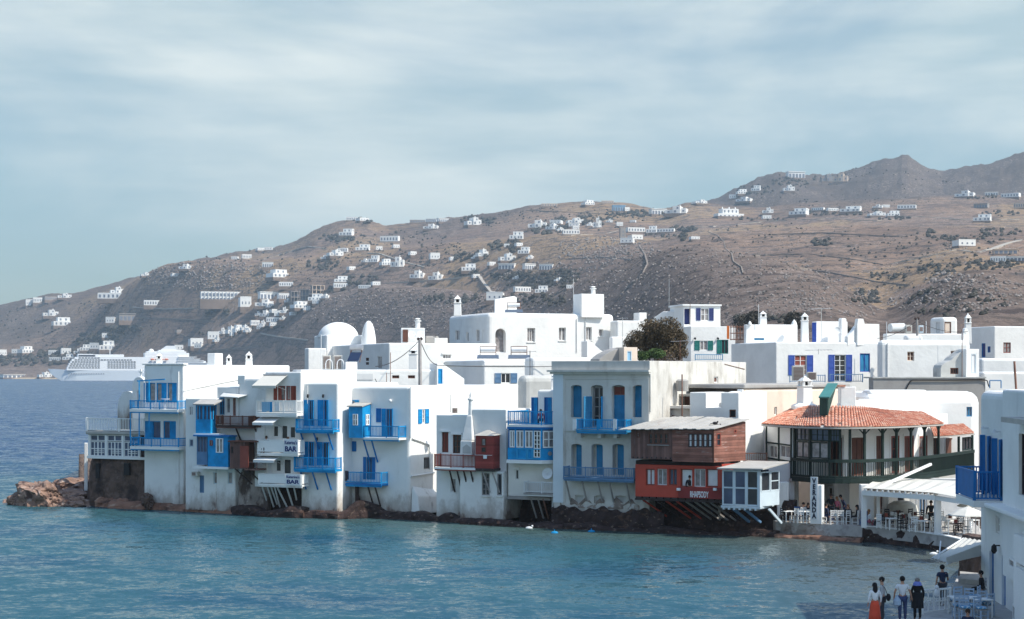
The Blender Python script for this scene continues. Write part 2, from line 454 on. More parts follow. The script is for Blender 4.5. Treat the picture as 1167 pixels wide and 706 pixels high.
def column(px):
    Yw = lerp_tab(T_Yw, px); Ys = soft(T_Ys, px, 60); Yc = soft(T_Yc, px, 60)
    Ym = soft(T_Ym, px, 40); Yb = lerp_tab(T_Yb, px); Ya = Yb + 900
    zc = Zp(soft(T_rC, px, 12), Yc); zm = Zp(soft(T_rM, px, 12), Ym); zb = Zp(lerp_tab(T_rB, px), Yb); za = Zp(lerp_tab(T_rA, px), Ya)
    pts = [(40, -5)]
    if px > 88:
        pts += [(Yw - .6, -4), (Yw + .4, .6), (Yw + 12, 1.0), (170, 3.0)]
        k = max(0.0, min(1.0, (px - 300) / 200.0)); k = k * k * (3 - 2 * k)
        pts += [(240, -5 + 11.5 * k), (Ys - 70, -5 + 13.5 * k), (Ys, 1.5 + 7.5 * k)]
    else:
        pts += [(Ys - 60, -5), (Ys, 1.5)]
    pts.append((Yc, zc))
    g = Ym - Yc
    k = max(0.0, min(1.0, (px - 230) / 120)) * 0.9 + .1
    pts.append((Yc + .30 * g, zc + .12 * (zm - zc) - 14 * k))
    pts.append((Yc + .62 * g, zc + .52 * (zm - zc) - 4 * k))
    pts.append((Ym, zm))
    h = Yb - Ym
    pts.append((Ym + .32 * h, zm + .18 * (zb - zm) - 3))
    pts.append((Ym + .68 * h, zm + .60 * (zb - zm) - 1))
    pts.append((Yb, zb))
    if za > zb * 1.12:
        pts.append((Yb + 200, zb - 8)); pts.append((Yb + 520, zb + .5 * (za - zb))); pts.append((Ya, za)); pts.append((Ya + 600, za * .5)); pts.append((Ya + 1500, -4))
    else:
        pts.append((Yb + 350, zb * .8)); pts.append((Yb + 1000, zb * .35)); pts.append((Yb + 2400, -4))
    return pts
def herm(pts):
    n = len(pts)
    d = [(pts[i + 1][1] - pts[i][1]) / max(1e-6, pts[i + 1][0] - pts[i][0]) for i in range(n - 1)]
    m = [d[0]] + [0 if d[i - 1] * d[i] <= 0 else 2 * d[i - 1] * d[i] / (d[i - 1] + d[i]) for i in range(1, n - 1)] + [d[-1]]
    def f(Y):
        if Y <= pts[0][0]: return pts[0][1]
        if Y >= pts[-1][0]: return pts[-1][1]
        lo = 0
        while pts[lo + 1][0] < Y: lo += 1
        a, b = pts[lo], pts[lo + 1]; h = b[0] - a[0]; t = (Y - a[0]) / h
        return ((1 + 2 * t) * (1 - t) ** 2) * a[1] + (t * (1 - t) ** 2) * h * m[lo] + (t * t * (3 - 2 * t)) * b[1] + (t * t * (t - 1)) * h * m[lo + 1]
    return f
_cols = {}
def rough(px, X, Y, z):
    if Y < 430 or z < 1: return 0.0
    k = min(1.0, (Y - 430) / 500.0) * min(1.0, max(0, z - 1) / 20.0)
    q = Vector((X, Y, 0))
    a = noise.fractal(q / 260.0, 1.0, 2.1, 5, noise_basis='PERLIN_ORIGINAL')
    r = noise.ridged_multi_fractal(q / 95.0 + Vector((7, 3, 1)), 1.0, 2.1, 5, 1.0, 2.0) - 1.2
    rk = 0.5 + 0.5 * noise.noise(q / 420.0 + Vector((3, 9, 4)))
    far = min(1.0, Y / 2200.0)
    crag = 2.4 if px > 1010 and Y < 1300 else 1.0          # boulder outcrop on the right
    f = noise.ridged_multi_fractal(q / 34.0 + Vector((1, 5, 2)), 1.0, 2.2, 4, 1.0, 2.0) - 1.2
    peak = 2.2 if Y > 3300 and z > 230 else 1.0
    return k * far * peak * (5.5 * a + (4.2 * rk * r + 2.0 * f * (.35 + rk)) * crag)
def ground(px, Y):
    k = round(px * 2)
    if k not in _cols: _cols[k] = herm(column(k / 2))
    z = _cols[k](Y)
    return z + rough(px, Xp(px, Y), Y, z)
def hitground(px, row):
    """first terrain point met by the sight line through (px,row)"""
    Y = 480.0
    while Y < 5200:
        if ground(px, Y) >= Zp(row, Y):
            a, b = Y * .985, Y
            for _ in range(18):
                c = (a + b) / 2
                if ground(px, c) >= Zp(row, c): b = c
                else: a = c
            return Vector((Xp(px, b), b, ground(px, b)))
        Y *= 1.004
    return None
pxs = [-900, -700, -500, -380, -300, -240, -200] + [-160 + 4 * i for i in range(40)] + [2.0 * i for i in range(0, 600)] + [1200 + 4 * i for i in range(1, 26)] + [1330, 1370, 1420, 1500, 1650, 1850, 2100]
Ys_ = []
y = 60.0
while y < 480:
    Ys_.append(y); y *= 1.012
while y < 4400:
    Ys_.append(y); y *= 1.0068
while y < 6400:
    Ys_.append(y); y *= 1.04
tv = []
for px in pxs:
    for Y in Ys_:
        tv.append((Xp(px, Y), Y, ground(px, Y)))
nY = len(Ys_)
tf = [(i * nY + j, (i + 1) * nY + j, (i + 1) * nY + j + 1, i * nY + j + 1) for i in range(len(pxs) - 1) for j in range(nY - 1)]
me = bpy.data.meshes.new('hillside_terrain'); me.from_pydata(tv, [], tf)
me.polygons.foreach_set('use_smooth', [True] * len(me.polygons))
cov = []
def sstep(a, b, x):
    t = max(0.0, min(1.0, (x - a) / (b - a))); return t * t * (3 - 2 * t)
for px in pxs:
    Yc, Ym, Yb = lerp_tab(T_Yc, px), lerp_tab(T_Ym, px), lerp_tab(T_Yb, px)
    for Y in Ys_:
        q = Vector((Xp(px, Y) / 330, Y / 330, 2))
        w = noise.fractal(q, 1, 2, 4)
        heath = sstep(Yb - 260, Yb + 60, Y + 190 * w) * (1 if px > 760 else .75)
        heath = max(heath, .85 * sstep(130, 20, px + 60 * w) * sstep(3350, 3700, Y))
        near = 1 - sstep(Yc + 30, Yc + 260, Y + 130 * w)
        dry = sstep(.02, .22, noise.fractal(q * 1.7 + Vector((5, 1, 0)), 1, 2, 4)) * (1 - heath) * (1 - near)
        cov += [heath, near, dry, 1.0]
me.color_attributes.new('cover', 'FLOAT_COLOR', 'POINT').data.foreach_set('color', cov)
def hillmat():
    m, t, b = newmat('dry_hillside')
    tcn = N_(t, 'ShaderNodeTexCoord'); src = tcn.outputs['Object']
    big = noise_node(t, src, .0045, 6, .6)
    mid = noise_node(t, src, .02, 7, .65)
    c = mixc(t, ramp(t, big.outputs[0], .40, .62), (.205, .138, .105, 1), (.285, .185, .125, 1))
    at_ = N_(t, 'ShaderNodeAttribute', attribute_name='cover')
    sc_ = N_(t, 'ShaderNodeSeparateColor'); t.links.new(at_.outputs['Color'], sc_.inputs[0])
    gn = N_(t, 'ShaderNodeMath', operation='MULTIPLY'); gn.inputs[1].default_value = .85; t.links.new(sc_.outputs[1], gn.inputs[0])
    c = mixc(t, sc_.outputs[2], c, (.31, .205, .12, 1))
    c = mixc(t, gn.outputs[0], c, (.195, .145, .120, 1))
    c = mixc(t, sc_.outputs[0], c, (.105, .079, .066, 1))
    # field terraces following the contours
    sp = N_(t, 'ShaderNodeSeparateXYZ'); t.links.new(src, sp.inputs[0])
    ml = N_(t, 'ShaderNodeMath', operation='MULTIPLY_ADD'); ml.inputs[1].default_value = 15.0
    t.links.new(mid.outputs[0], ml.inputs[0]); t.links.new(sp.outputs['Z'], ml.inputs[2])
    dv = N_(t, 'ShaderNodeMath', operation='DIVIDE'); dv.inputs[1].default_value = 7.0; t.links.new(ml.outputs[0], dv.inputs[0])
    fr = N_(t, 'ShaderNodeMath', operation='FRACT'); t.links.new(dv.outputs[0], fr.inputs[0])
    line = ramp(t, fr.outputs[0], .26, .06, 0, 1)
    zone = ramp(t, noise_node(t, src, .006, 3).outputs[0], .42, .52)
    lm = N_(t, 'ShaderNodeMath', operation='MULTIPLY'); t.links.new(line, lm.inputs[0]); t.links.new(zone, lm.inputs[1])
    lm2 = N_(t, 'ShaderNodeMath', operation='MULTIPLY'); lm2.inputs[1].default_value = .95; t.links.new(lm.outputs[0], lm2.inputs[0])
    c = mixc(t, lm2.outputs[0], c, (.075, .055, .05, 1))
    # scrub
    scr = noise_node(t, src, .055, 8, .75)
    c = mixc(t, ramp(t, scr.outputs[0], .51, .59, 0, .8), c, (.085, .066, .056, 1))
    scr2 = noise_node(t, src, .16, 6, .8)
    c = mixc(t, ramp(t, scr2.outputs[0], .53, .60, 0, .75), c, (.080, .062, .054, 1))
    # pale rock
    rk = noise_node(t, src, .26, 5, .8)
    rz = ramp(t, noise_node(t, src, .009, 4).outputs[0], .36, .60)
    rm = N_(t, 'ShaderNodeMath', operation='MULTIPLY'); t.links.new(ramp(t, rk.outputs[0], .53, .62), rm.inputs[0]); t.links.new(rz, rm.inputs[1])
    c = mixc(t, rm.outputs[0], c, (.37, .30, .265, 1))
    # beach sand near the water
    sd = ramp(t, sp.outputs['Z'], 3.2, 1.6)
    yy = ramp(t, sp.outputs['Y'], 1500, 1600)
    sm = N_(t, 'ShaderNodeMath', operation='MULTIPLY'); t.links.new(sd, sm.inputs[0]); t.links.new(yy, sm.inputs[1])
    c = mixc(t, sm.outputs[0], c, (.48, .38, .26, 1))
    t.links.new(c, b.inputs['Base Color']); b.inputs['Roughness'].default_value = .95; b.inputs['Specular IOR Level'].default_value = .1
    bn = N_(t, 'ShaderNodeBump'); bn.inputs['Strength'].default_value = 1.0; bn.inputs['Distance'].default_value = 3.0
    hh = noise_node(t, src, .12, 8, .75)
    t.links.new(hh.outputs[0], bn.inputs['Height']); t.links.new(bn.outputs[0], b.inputs['Normal'])
    return m
me.materials.append(hillmat())
ter = bpy.data.objects.new('hillside_terrain', me); COL.objects.link(ter); ter['kind'] = 'structure'

# ---------------------------------------------------------------- sea
def watermat():
    m, t, b = newmat('sea_water')
    tcn = N_(t, 'ShaderNodeTexCoord'); src = tcn.outputs['Object']
    sp = N_(t, 'ShaderNodeSeparateXYZ'); t.links.new(src, sp.inputs[0])
    n = noise_node(t, src, .028, 5, .6, (1, 1.8, 1))
    a = N_(t, 'ShaderNodeMath', operation='MULTIPLY_ADD'); a.inputs[1].default_value = 90
    t.links.new(n.outputs[0], a.inputs[0]); t.links.new(sp.outputs['Y'], a.inputs[2])
    deep = ramp(t, a.outputs[0], 190, 300)
    c = mixc(t, deep, (.024, .082, .104, 1), (.006, .040, .105, 1))
    pt = noise_node(t, src, .05, 5, .6, (1, 1.6, 1))
    c = mixc(t, ramp(t, pt.outputs[0], .48, .66, 0, .55), c, (.006, .046, .088, 1))
    # seabed shows olive in the shallows under the houses: distance to the waterfront line
    d1 = N_(t, 'ShaderNodeMath', operation='MULTIPLY_ADD'); d1.inputs[1].default_value = .50; t.links.new(sp.outputs['X'], d1.inputs[0]); t.links.new(sp.outputs['Y'], d1.inputs[2])
    near = ramp(t, d1.outputs[0], 108, 126)
    side = ramp(t, sp.outputs['X'], -24, 4, .25, .8)
    far = ramp(t, sp.outputs['Y'], 150, 140)
    mm = N_(t, 'ShaderNodeMath', operation='MULTIPLY'); t.links.new(near, mm.inputs[0]); t.links.new(side, mm.inputs[1])
    m3 = N_(t, 'ShaderNodeMath', operation='MULTIPLY'); t.links.new(mm.outputs[0], m3.inputs[0]); t.links.new(far, m3.inputs[1])
    c = mixc(t, m3.outputs[0], c, (.055, .085, .075, 1))
    bay = ramp(t, sp.outputs['X'], 9, 19, 0, .75)
    c = mixc(t, bay, c, (.072, .082, .080, 1))  # grey of the houses' reflection mixed into the water colour on this side
    t.links.new(c, b.inputs['Base Color'])
    b.inputs['Roughness'].default_value = .09; b.inputs['IOR'].default_value = 1.33; b.inputs['Specular IOR Level'].default_value = .30
    acc = None
    for (sc_, amp, dt, sv) in ((.10, .07, 2, (1, 1.5, 1)), (.40, .32, 3, (1, 1.35, 1)), (1.2, .34, 3, (1, 1.2, 1)), (3.6, .34, 2, (1, 1.2, 1))):
        wn = noise_node(t, src, sc_, dt, .6, sv)
        sb = N_(t, 'ShaderNodeVectorMath', operation='SUBTRACT'); sb.inputs[1].default_value = (.5, .5, .5); t.links.new(wn.outputs['Color'], sb.inputs[0])
        ml = N_(t, 'ShaderNodeVectorMath', operation='MULTIPLY'); ml.inputs[1].default_value = (amp, amp * 1.25, 0); t.links.new(sb.outputs[0], ml.inputs[0])
        if acc is None: acc = ml
        else:
            ad_ = N_(t, 'ShaderNodeVectorMath', operation='ADD'); t.links.new(acc.outputs[0], ad_.inputs[0]); t.links.new(ml.outputs[0], ad_.inputs[1]); acc = ad_
    up_ = N_(t, 'ShaderNodeVectorMath', operation='ADD'); up_.inputs[1].default_value = (0, -.15, 1); t.links.new(acc.outputs[0], up_.inputs[0])
    nn = N_(t, 'ShaderNodeVectorMath', operation='NORMALIZE'); t.links.new(up_.outputs[0], nn.inputs[0])
    t.links.new(nn.outputs[0], b.inputs['Normal'])
    return m
me = bpy.data.meshes.new('sea')
me.from_pydata([(-6500, -300, 0), (6500, -300, 0), (6500, 7400, 0), (-6500, 7400, 0)], [], [(0, 1, 2, 3)])
me.materials.append(watermat())
sea = bpy.data.objects.new('sea', me); COL.objects.link(sea); sea['kind'] = 'structure'

# ---------------------------------------------------------------- haze over the distance
mb = MB().box(-7000, 7000, -400, 7600, -6, 620)
hm = bpy.data.materials.new('thin_haze'); hm.use_nodes = True
ht = hm.node_tree; ht.nodes.clear()
ho = N_(ht, 'ShaderNodeOutputMaterial'); hv = N_(ht, 'ShaderNodeVolumePrincipled')
hv.inputs['Color'].default_value = (.62, .80, .95, 1); hv.inputs['Density'].default_value = .00010; hv.inputs['Anisotropy'].default_value = .2
ht.links.new(hv.outputs[0], ho.inputs['Volume'])
hz = mk('haze', mb, hm); hz['kind'] = 'stuff'; tag(hz, 'thin pale blue haze over the bay and far hills', 'haze')

# ---------------------------------------------------------------- far houses on the hillside
M_far = mat('far_white_wall', (.80, .79, .76), .9, .04, .3, 0, 1)
M_fartan = mat('far_tan_wall', (.58, .46, .36), .9, .06, .3, 0, 1)
M_fargrey = mat('far_bare_concrete', (.30, .27, .25), .9, .08, .3, 0, 1)
M_farblue = mat('far_blue_wall', (.25, .42, .58), .9, .08, .3, 0, 1)
M_faropen = mat('far_dark_opening', (.17, .19, .24), .4, .1, 1, 0, 1)
M_farstone = mat('far_retaining_wall', (.21, .155, .125), .95, .2, .3, 0, 1)
M_fartile = mat('far_red_roof', (.45, .17, .11), .9, .1, 1, 0, 1)
def boxat(x0, x1, y0, y1, z0, z1): return MB().box(x0, x1, y0, y1, z0, z1)
PROTO = {}
def proto(kind, wm):
    """house of unit width 10 m, front facing -y, base at z=-2 .. ; parts: wall blocks, windows"""
    key = (kind, wm.name)
    if key in PROTO: return PROTO[key]
    pieces = []
    def W(x0, x1, y0, y1, z0, z1): pieces.append(('wall', boxat(x0, x1, y0, y1, max(z0, -.5), z1), wm))
    def O(x, z, w=.9, h=1.3, y=-4.0): pieces.append(('window', boxat(x - w / 2, x + w / 2, y - .06, y + .1, z, z + h), M_faropen))
    def SO(y, z, x=5.0): pieces.append(('window', boxat(x - .1, x + .06, y - .5, y + .5, z, z + 1.3), M_faropen))
    if kind == 'cube':
        W(-5, 5, -4, 4, -3, 4.4); pieces.append(('parapet', boxat(-5.05, 5.05, -4.05, -3.7, 4.41, 4.9), wm))
        for x in (-3, 0, 3): O(x, 1.2)
        SO(0, 1.4)
    elif kind == 'two':
        W(-5, 5, -4, 4, -3, 3.2); W(-2.2, 5, -2, 4, 3.21, 6.3)
        for x in (-3.4, -.8, 2, 3.9): O(x, .6, 1.0, 1.7)
        for x in (-.6, 2.6): O(x, 3.8, 1.0, 1.6, -2.0)
        SO(1, 4.2)
    elif kind == 'step':
        W(-5, -1.2, -3, 4, -3, 3.0); W(-1.19, 2.4, -4, 4, -3, 5.8); W(2.41, 5, -2.6, 4, -3, 4.2)
        O(-3.4, .8, 1, 1.4, -3.0); O(0, .6, 1.1, 1.8); O(1.2, 3.6, .9, 1.3); O(3.7, 1.4, .9, 1.3, -2.6)
        pieces.append(('chimney', boxat(1.4, 2.0, .2, .8, 5.81, 7.0), wm))
    elif kind == 'long':
        W(-5, 5, -2, 2, -2, 2.0)
        for i in range(6): O(-4.1 + i * 1.64, .35, .7, 1.0, -2.0)
    elif kind == 'colonnade':
        W(-5, 5, -2, 2, -2, 2.2)
        for i in range(5): O(-4 + i * 2, -.1, 1.35, 1.6, -2.0)
        pieces.append(('roof', boxat(-5.2, 5.2, -2.3, 2.2, 2.21, 2.5), wm))
    elif kind == 'frame':
        for z in (-1.5, 1.6, 4.7): W(-5, 5, -3, 3, z, z + .35)
        for x in (-4.8, -1.7, 1.7, 4.8):
            pieces.append(('pillar', boxat(x - .25, x + .25, -2.9, -2.4, -3, 4.69), wm))
        pieces.append(('inner_wall', boxat(-4.5, 4.5, .6, 1.0, -3, 4.69), M_faropen))
    elif kind == 'hotel':
        W(-5, 5, -1, 1, -1.0, 1.25)
        for i in range(12):
            for z in (-.35, .45): O(-4.6 + i * .83, z, .42, .5, -1.0)
        for i in range(13): pieces.append(('pilaster', boxat(-5.02 + i * .83, -4.92 + i * .83, -1.2, -1.01, -1.0, 1.2), wm))
    elif kind == 'tower':
        W(-5, 5, -5, 5, -4, 18); O(0, 3, 2, 3, -5.0); O(0, 9, 2, 3, -5.0)
    elif kind == 'mansion':
        W(-5, 5, -2, 2, -1.5, .9); W(-3, 3.2, -1.4, 2, .91, 2.6)
        for i in range(6): O(-4 + i * 1.6, -.6, .6, .9, -2.0)
        for i in range(4): O(-2.2 + i * 1.5, 1.3, .5, .8, -1.4)
        for x in (-2.4, .2, 2.6): pieces.append(('chimney', boxat(x - .15, x + .15, 0, .3, 2.61, 3.3), wm))
    yd = {'long': 2.2, 'colonnade': 2.2, 'hotel': 1.3, 'mansion': 2.3}.get(kind, 4.3)
    if kind not in ('frame', 'tower'): pieces.append(('retaining_wall', boxat(-5.25, 5.25, -yd, yd, -3 if yd > 4 else -1.8, -.1), M_farstone))
    PROTO[key] = pieces
    return pieces
MESHC = {}
HILLGROUP = 'white houses scattered over the far hillside'
def farhouse(px0, px1, r0, r1, kind, label, wm=None, yaw=None, cat='house', name=None):
    wm = wm or M_far
    pxm = (px0 + px1) / 2
    q = hitground(pxm, r1)
    if q is None: return
    w = (px1 - px0) / FF * q.y
    h = (r1 - r0) / FF * q.y * .86
    w *= .93
    hw = w / 2 / q.y * FF
    q.z = .68 * q.z + .32 * max(ground(pxm + a_, q.y + b_) for a_ in (-hw, hw) for b_ in (-.25 * w, .25 * w))
    if yaw is None: yaw = random.uniform(-.35, .55)
    nm = name or {'hotel': 'hotel_block', 'frame': 'unfinished_building', 'tower': 'round_tower' if False else 'stone_tower', 'mansion': 'mansion'}.get(kind, 'hillside_house')
    root = thing(nm, q, label, cat, HILLGROUP)
    hh = {'cube': 4.9, 'two': 6.3, 'step': 6.2, 'long': 2.0, 'colonnade': 2.5, 'frame': 5.05, 'hotel': 1.25, 'tower': 18, 'mansion': 2.9}[kind]
    sx = w / 10.0 / (abs(math.cos(yaw)) * .92 + .12)
    sz = max(.25, h / hh)
    root.scale = (sx, sx if kind in ('hotel',) else max(sx, .8) , sz)
    root.rotation_euler = (0, 0, yaw - math.atan2(q.x, q.y))
    for i, (pn, pm, mm_) in enumerate(proto(kind, wm)):
        ck = (kind, wm.name, i)
        if ck not in MESHC:
            MESHC[ck] = tomesh(pm, Vector((0, 0, 0)), pn); MESHC[ck].materials.append(mm_)
        o = bpy.data.objects.new(pn, MESHC[ck]); COL.objects.link(o); o.parent = root
    return root
NTH = ['leftmost', 'second from left', 'third from left', 'fourth from left', 'fifth from left', 'sixth from left', 'seventh from left', 'eighth from left', 'ninth from left', 'tenth from left', 'eleventh from left', 'twelfth from left']
DESC = {'cube': 'white cube house', 'two': 'white two-storey house', 'step': 'white stepped house', 'long': 'long low white house', 'colonnade': 'white open-fronted house', 'hotel': 'long white hotel block', 'mansion': 'white mansion with chimneys', 'frame': 'bare concrete house frame'}
def cluster(place, rows):
    rows = sorted(rows, key=lambda r: (r[0] + r[1]) / 2)
    n = len(rows)
    for i, r in enumerate(rows):
        px0, px1, r0, r1, kind = r[:5]
        wm = r[5] if len(r) > 5 else M_far
        d = DESC[kind]
        if wm is M_fartan: d = d.replace('white', 'tan') if 'white' in d else 'tan ' + d
        elif wm is M_fargrey and kind != 'frame': d = d.replace('white', 'grey')
        elif wm is M_farblue: d = d.replace('white', 'pale blue')
        if n == 1: lab = f'{d} {place}'
        else:
            pos = NTH[i] if i < n - 1 else 'rightmost'
            lab = f'{d}, {pos} {place}'
        farhouse(px0, px1, r0, r1, kind, lab, wm)
cluster('on the far left skyline', [(29, 37, 341, 349, 'cube'), (37, 49, 339.5, 346, 'long'), (49, 64, 339, 343.5, 'long', M_fargrey), (65, 82, 335, 341, 'step')])
cluster('below the left skyline', [(48, 67, 354, 362.5, 'step'), (59, 80, 362, 373, 'two')])
cluster('just under the left ridge line', [(111, 144, 339.5, 347, 'long'), (125, 142, 329, 337.5, 'step'), (160, 171, 312, 317, 'step'), (195, 203, 313, 317, 'cube'), (204, 219, 303, 309.5, 'step')])
cluster('beside the grey quarry terraces', [(121, 132, 363, 371, 'cube'), (133, 158, 363, 372, 'colonnade', M_fargrey), (116, 125, 381, 387, 'cube')])
cluster('above the beach at the left edge', [(-2, 7, 398, 406, 'cube'), (14, 24, 398, 403.5, 'cube'), (22, 36, 394.5, 403.5, 'two')])
cluster('on the sandy beach at left', [(0, 27, 427, 431.2, 'colonnade'), (43, 59, 423.5, 430.5, 'step'), (62, 68, 424, 430, 'cube')])
cluster('stacked above the bow of the cruise ship', [(55, 68, 400, 406, 'long'), (56, 71, 408, 413, 'long'), (69, 81, 397.5, 405, 'cube'), (72, 86, 404, 412, 'two'), (84, 96, 398, 405, 'step'), (91, 104, 394, 402, 'two'), (103, 114, 392, 400, 'cube'), (112, 131, 391, 403, 'two')])
cluster('below the rocky knoll at left', [(163, 183, 347, 353.5, 'long'), (226, 281, 339.5, 349, 'hotel'), (272, 286, 339, 352.5, 'cube'), (200, 207, 377, 381, 'cube', M_fargrey)])
cluster('stepping up the slope over the ship stern', [(197, 209, 393.5, 400, 'cube'), (215, 231, 386, 396.5, 'cube'), (236, 250, 378, 388, 'cube'), (249, 258, 373, 381.5, 'step'), (258, 267, 371, 381, 'step'), (266, 275, 370, 380, 'two'), (274, 283, 370, 377.5, 'step'), (285, 296, 365.5, 372, 'long'), (294, 304, 366, 374, 'step'), (303, 319, 364, 370, 'long')])
cluster('around the unfinished concrete frames', [(294, 316, 335, 344, 'colonnade'), (316, 330, 335.5, 343, 'colonnade'), (329, 342, 332, 344.5, 'frame', M_fargrey), (341, 354, 330, 343, 'frame', M_fargrey), (353, 369, 326, 336, 'frame', M_fartan), (290, 313, 343.5, 353, 'step'), (296, 308, 354.5, 363, 'step'), (312, 323, 355, 362, 'cube'), (318, 329, 351, 359, 'step'), (332, 350, 345, 354, 'two'), (351, 368, 335.5, 344.5, 'two')])
cluster('on the slope above the long hotel', [(298, 312, 299.5, 306, 'colonnade'), (306, 326, 308.5, 319, 'two'), (317, 335, 323, 328.5, 'long')])
cluster('along the crest left of the dark summit', [(264, 272, 292, 296, 'cube'), (275, 287, 290, 295.5, 'long'), (292, 301, 283, 286.5, 'cube'), (301, 311, 282, 286, 'cube')])
cluster('on the dark summit at centre left', [(387, 403, 260.5, 269.5, 'two'), (394, 408, 248, 252, 'long'), (407, 419, 248.5, 252.5, 'cube')])
cluster('beneath the dark summit', [(373, 391, 284.5, 293, 'step'), (385, 397, 282.5, 287.5, 'long'), (405, 422, 278, 286, 'two'), (433, 456, 269, 276, 'long')])
cluster('in the trio facing the spiral road', [(420, 432, 291, 300, 'two'), (433, 445, 295, 303.5, 'two'), (445, 461, 291.5, 305.5, 'step')])
cluster('by the dark trees over the near hill', [(380, 397, 316, 324, 'two'), (379, 397, 324.5, 330.5, 'long'), (408, 423, 325.5, 330, 'long'), (423, 433, 321, 326, 'cube')])
cluster('along the mid-hill track', [(467, 484, 309, 319.5, 'step'), (488, 505, 311, 321.5, 'step'), (489, 501, 288.5, 297, 'cube')])
cluster('on the skyline left of the antenna ridge', [(466, 486, 250.8, 254.5, 'long', M_fargrey), (485, 498, 249.5, 254, 'colonnade'), (498, 511, 249.5, 254, 'colonnade'), (482, 500, 255.5, 262, 'step')])
cluster('below the brow of the central hill', [(530, 548, 247.5, 258, 'step'), (580, 597, 263.5, 273.5, 'two'), (587, 595, 277, 281.5, 'cube'), (590, 604, 282, 291, 'two')])
cluster('beside the dark trees on the central slope', [(525, 543, 301.5, 311, 'two'), (543, 556, 284, 294, 'step'), (568, 588, 290, 300, 'step')])
cluster('in the row of villas with pools', [(568, 588, 302, 309.5, 'colonnade'), (596, 610, 301.5, 309, 'colonnade'), (614, 631, 302.5, 310, 'colonnade')])
cluster('among the dark trees under the villas', [(554, 575, 333.5, 344.5, 'cube'), (585, 605, 326.5, 333, 'long'), (609, 625, 325.5, 335, 'two')])
cluster('in the hamlet under the antenna ridge', [(601, 624, 250.5, 261, 'step'), (622, 637, 254.5, 262.5, 'step'), (627, 641, 251, 256, 'cube'), (645, 666, 248.5, 255.5, 'step'), (648, 661, 254.5, 259, 'cube'), (640, 661, 261.5, 267.5, 'long'), (675, 686, 246.5, 260, 'step')])
cluster('on the antenna ridge', [(616, 636, 233, 236.5, 'long', M_fartan), (664, 676, 228, 234.5, 'two'), (685, 700, 229, 232.5, 'long', M_fartan), (697, 713, 233.5, 241, 'colonnade', M_farblue), (711, 717, 236, 241, 'cube')])
cluster('around the old pale tower', [(707, 723, 271, 277.5, 'cube'), (717, 731, 267.5, 273.5, 'cube'), (713, 735, 259.5, 265, 'long'), (736, 749, 257, 266, 'two'), (748, 770, 261.5, 266, 'long'), (786, 797, 270, 273.8, 'cube'), (718, 725, 250.8, 254, 'cube')])
farhouse(706, 713, 258, 272, 'tower', 'pale old square tower among houses on the ridge slope', M_fargrey, 0.2, 'tower')
cluster('in the saddle before the mountain', [(740, 759, 238.5, 245.5, 'colonnade'), (758, 784, 235.5, 245.5, 'step'), (790, 805, 227.5, 232.5, 'step')])
cluster('on the field edge below the mountain', [(814, 847, 237.5, 248.5, 'mansion'), (868, 882, 237, 244.5, 'step'), (868, 879, 245.5, 250, 'cube'), (900, 921, 237, 245.5, 'two'), (925, 940, 237, 240.5, 'long'), (942, 955, 238, 241.5, 'long'), (957, 982, 235.5, 243, 'two'), (989, 1009, 241.5, 247.5, 'step'), (994, 1006, 233, 237.5, 'step'), (1005, 1014, 233.5, 237, 'long'), (1010, 1025, 240.5, 247.5, 'two'), (1022, 1045, 233.5, 238.5, 'long')])
cluster('climbing the left shoulder of the mountain', [(831, 840, 222, 227.5, 'cube'), (839, 857, 226, 232, 'step'), (839, 851, 216, 222.5, 'two'), (856, 867, 211, 218.5, 'two'), (892, 906, 210.5, 218.5, 'step'), (896, 917, 195.5, 203.5, 'colonnade'), (935, 951, 198, 208, 'step', M_fargrey), (949, 967, 197.5, 209, 'step', M_fartan)])
cluster('under the right-hand mountain', [(1088, 1111, 217.5, 225.5, 'step'), (1122, 1138, 219, 223.5, 'colonnade'), (1141, 1163, 220.5, 225.5, 'long'), (1155, 1172, 230.5, 237.5, 'long', M_fartan), (1109, 1130, 243.5, 252.5, 'two'), (1110, 1127, 232, 237.5, 'colonnade', M_fargrey), (1088, 1109, 273, 281.5, 'cube')])
cluster('above the grey boulders at right', [(1131, 1160, 284.5, 290.5, 'colonnade', M_fartan), (1128, 1147, 292, 299.5, 'long'), (1147, 1170, 292, 298, 'colonnade')])

def more(place, spec):
    cluster(place, [(x, x + w, y - hh, y, k) for (x, y, w, hh, k) in spec])
more('packed around the foot of the concrete frames', [(303, 352, 8, 6, 'cube'), (324, 346, 9, 6, 'step'), (336, 349.5, 8, 6, 'cube'), (345, 355.5, 9, 6, 'two'), (356, 347.5, 8, 5.5, 'cube'), (366, 341, 9, 6, 'step'), (308, 358, 7, 5, 'cube'), (290, 361, 8, 6, 'step')])
more('edging the lane above the ship stern', [(222, 398, 9, 6, 'cube'), (243, 390.5, 8, 6, 'step'), (262, 384, 8, 5, 'cube'), (278, 380, 9, 6, 'step'), (293, 377, 8, 5, 'cube'), (307, 373.5, 8, 5, 'cube'), (318, 366, 8, 5, 'step'), (330, 361, 8, 5, 'cube')])
more('between the dark summit and the spiral road', [(396, 309, 8, 5, 'cube'), (412, 300, 8, 5, 'step'), (428, 285.5, 8, 5, 'cube'), (365, 296, 9, 5, 'step'), (447, 283, 8, 4.5, 'cube'), (466, 292, 8, 5, 'cube')])
more('dotted between trees on the central slope', [(512, 298, 8, 5, 'cube'), (537, 296, 8, 5, 'step'), (556, 304, 8, 5, 'cube'), (600, 296, 8, 5, 'step'), (574, 282.5, 7, 4.5, 'cube'), (538, 318, 8, 5, 'cube'), (584, 320, 9, 5, 'step'), (632, 322, 9, 5, 'step'), (645, 330, 8, 5, 'cube')])
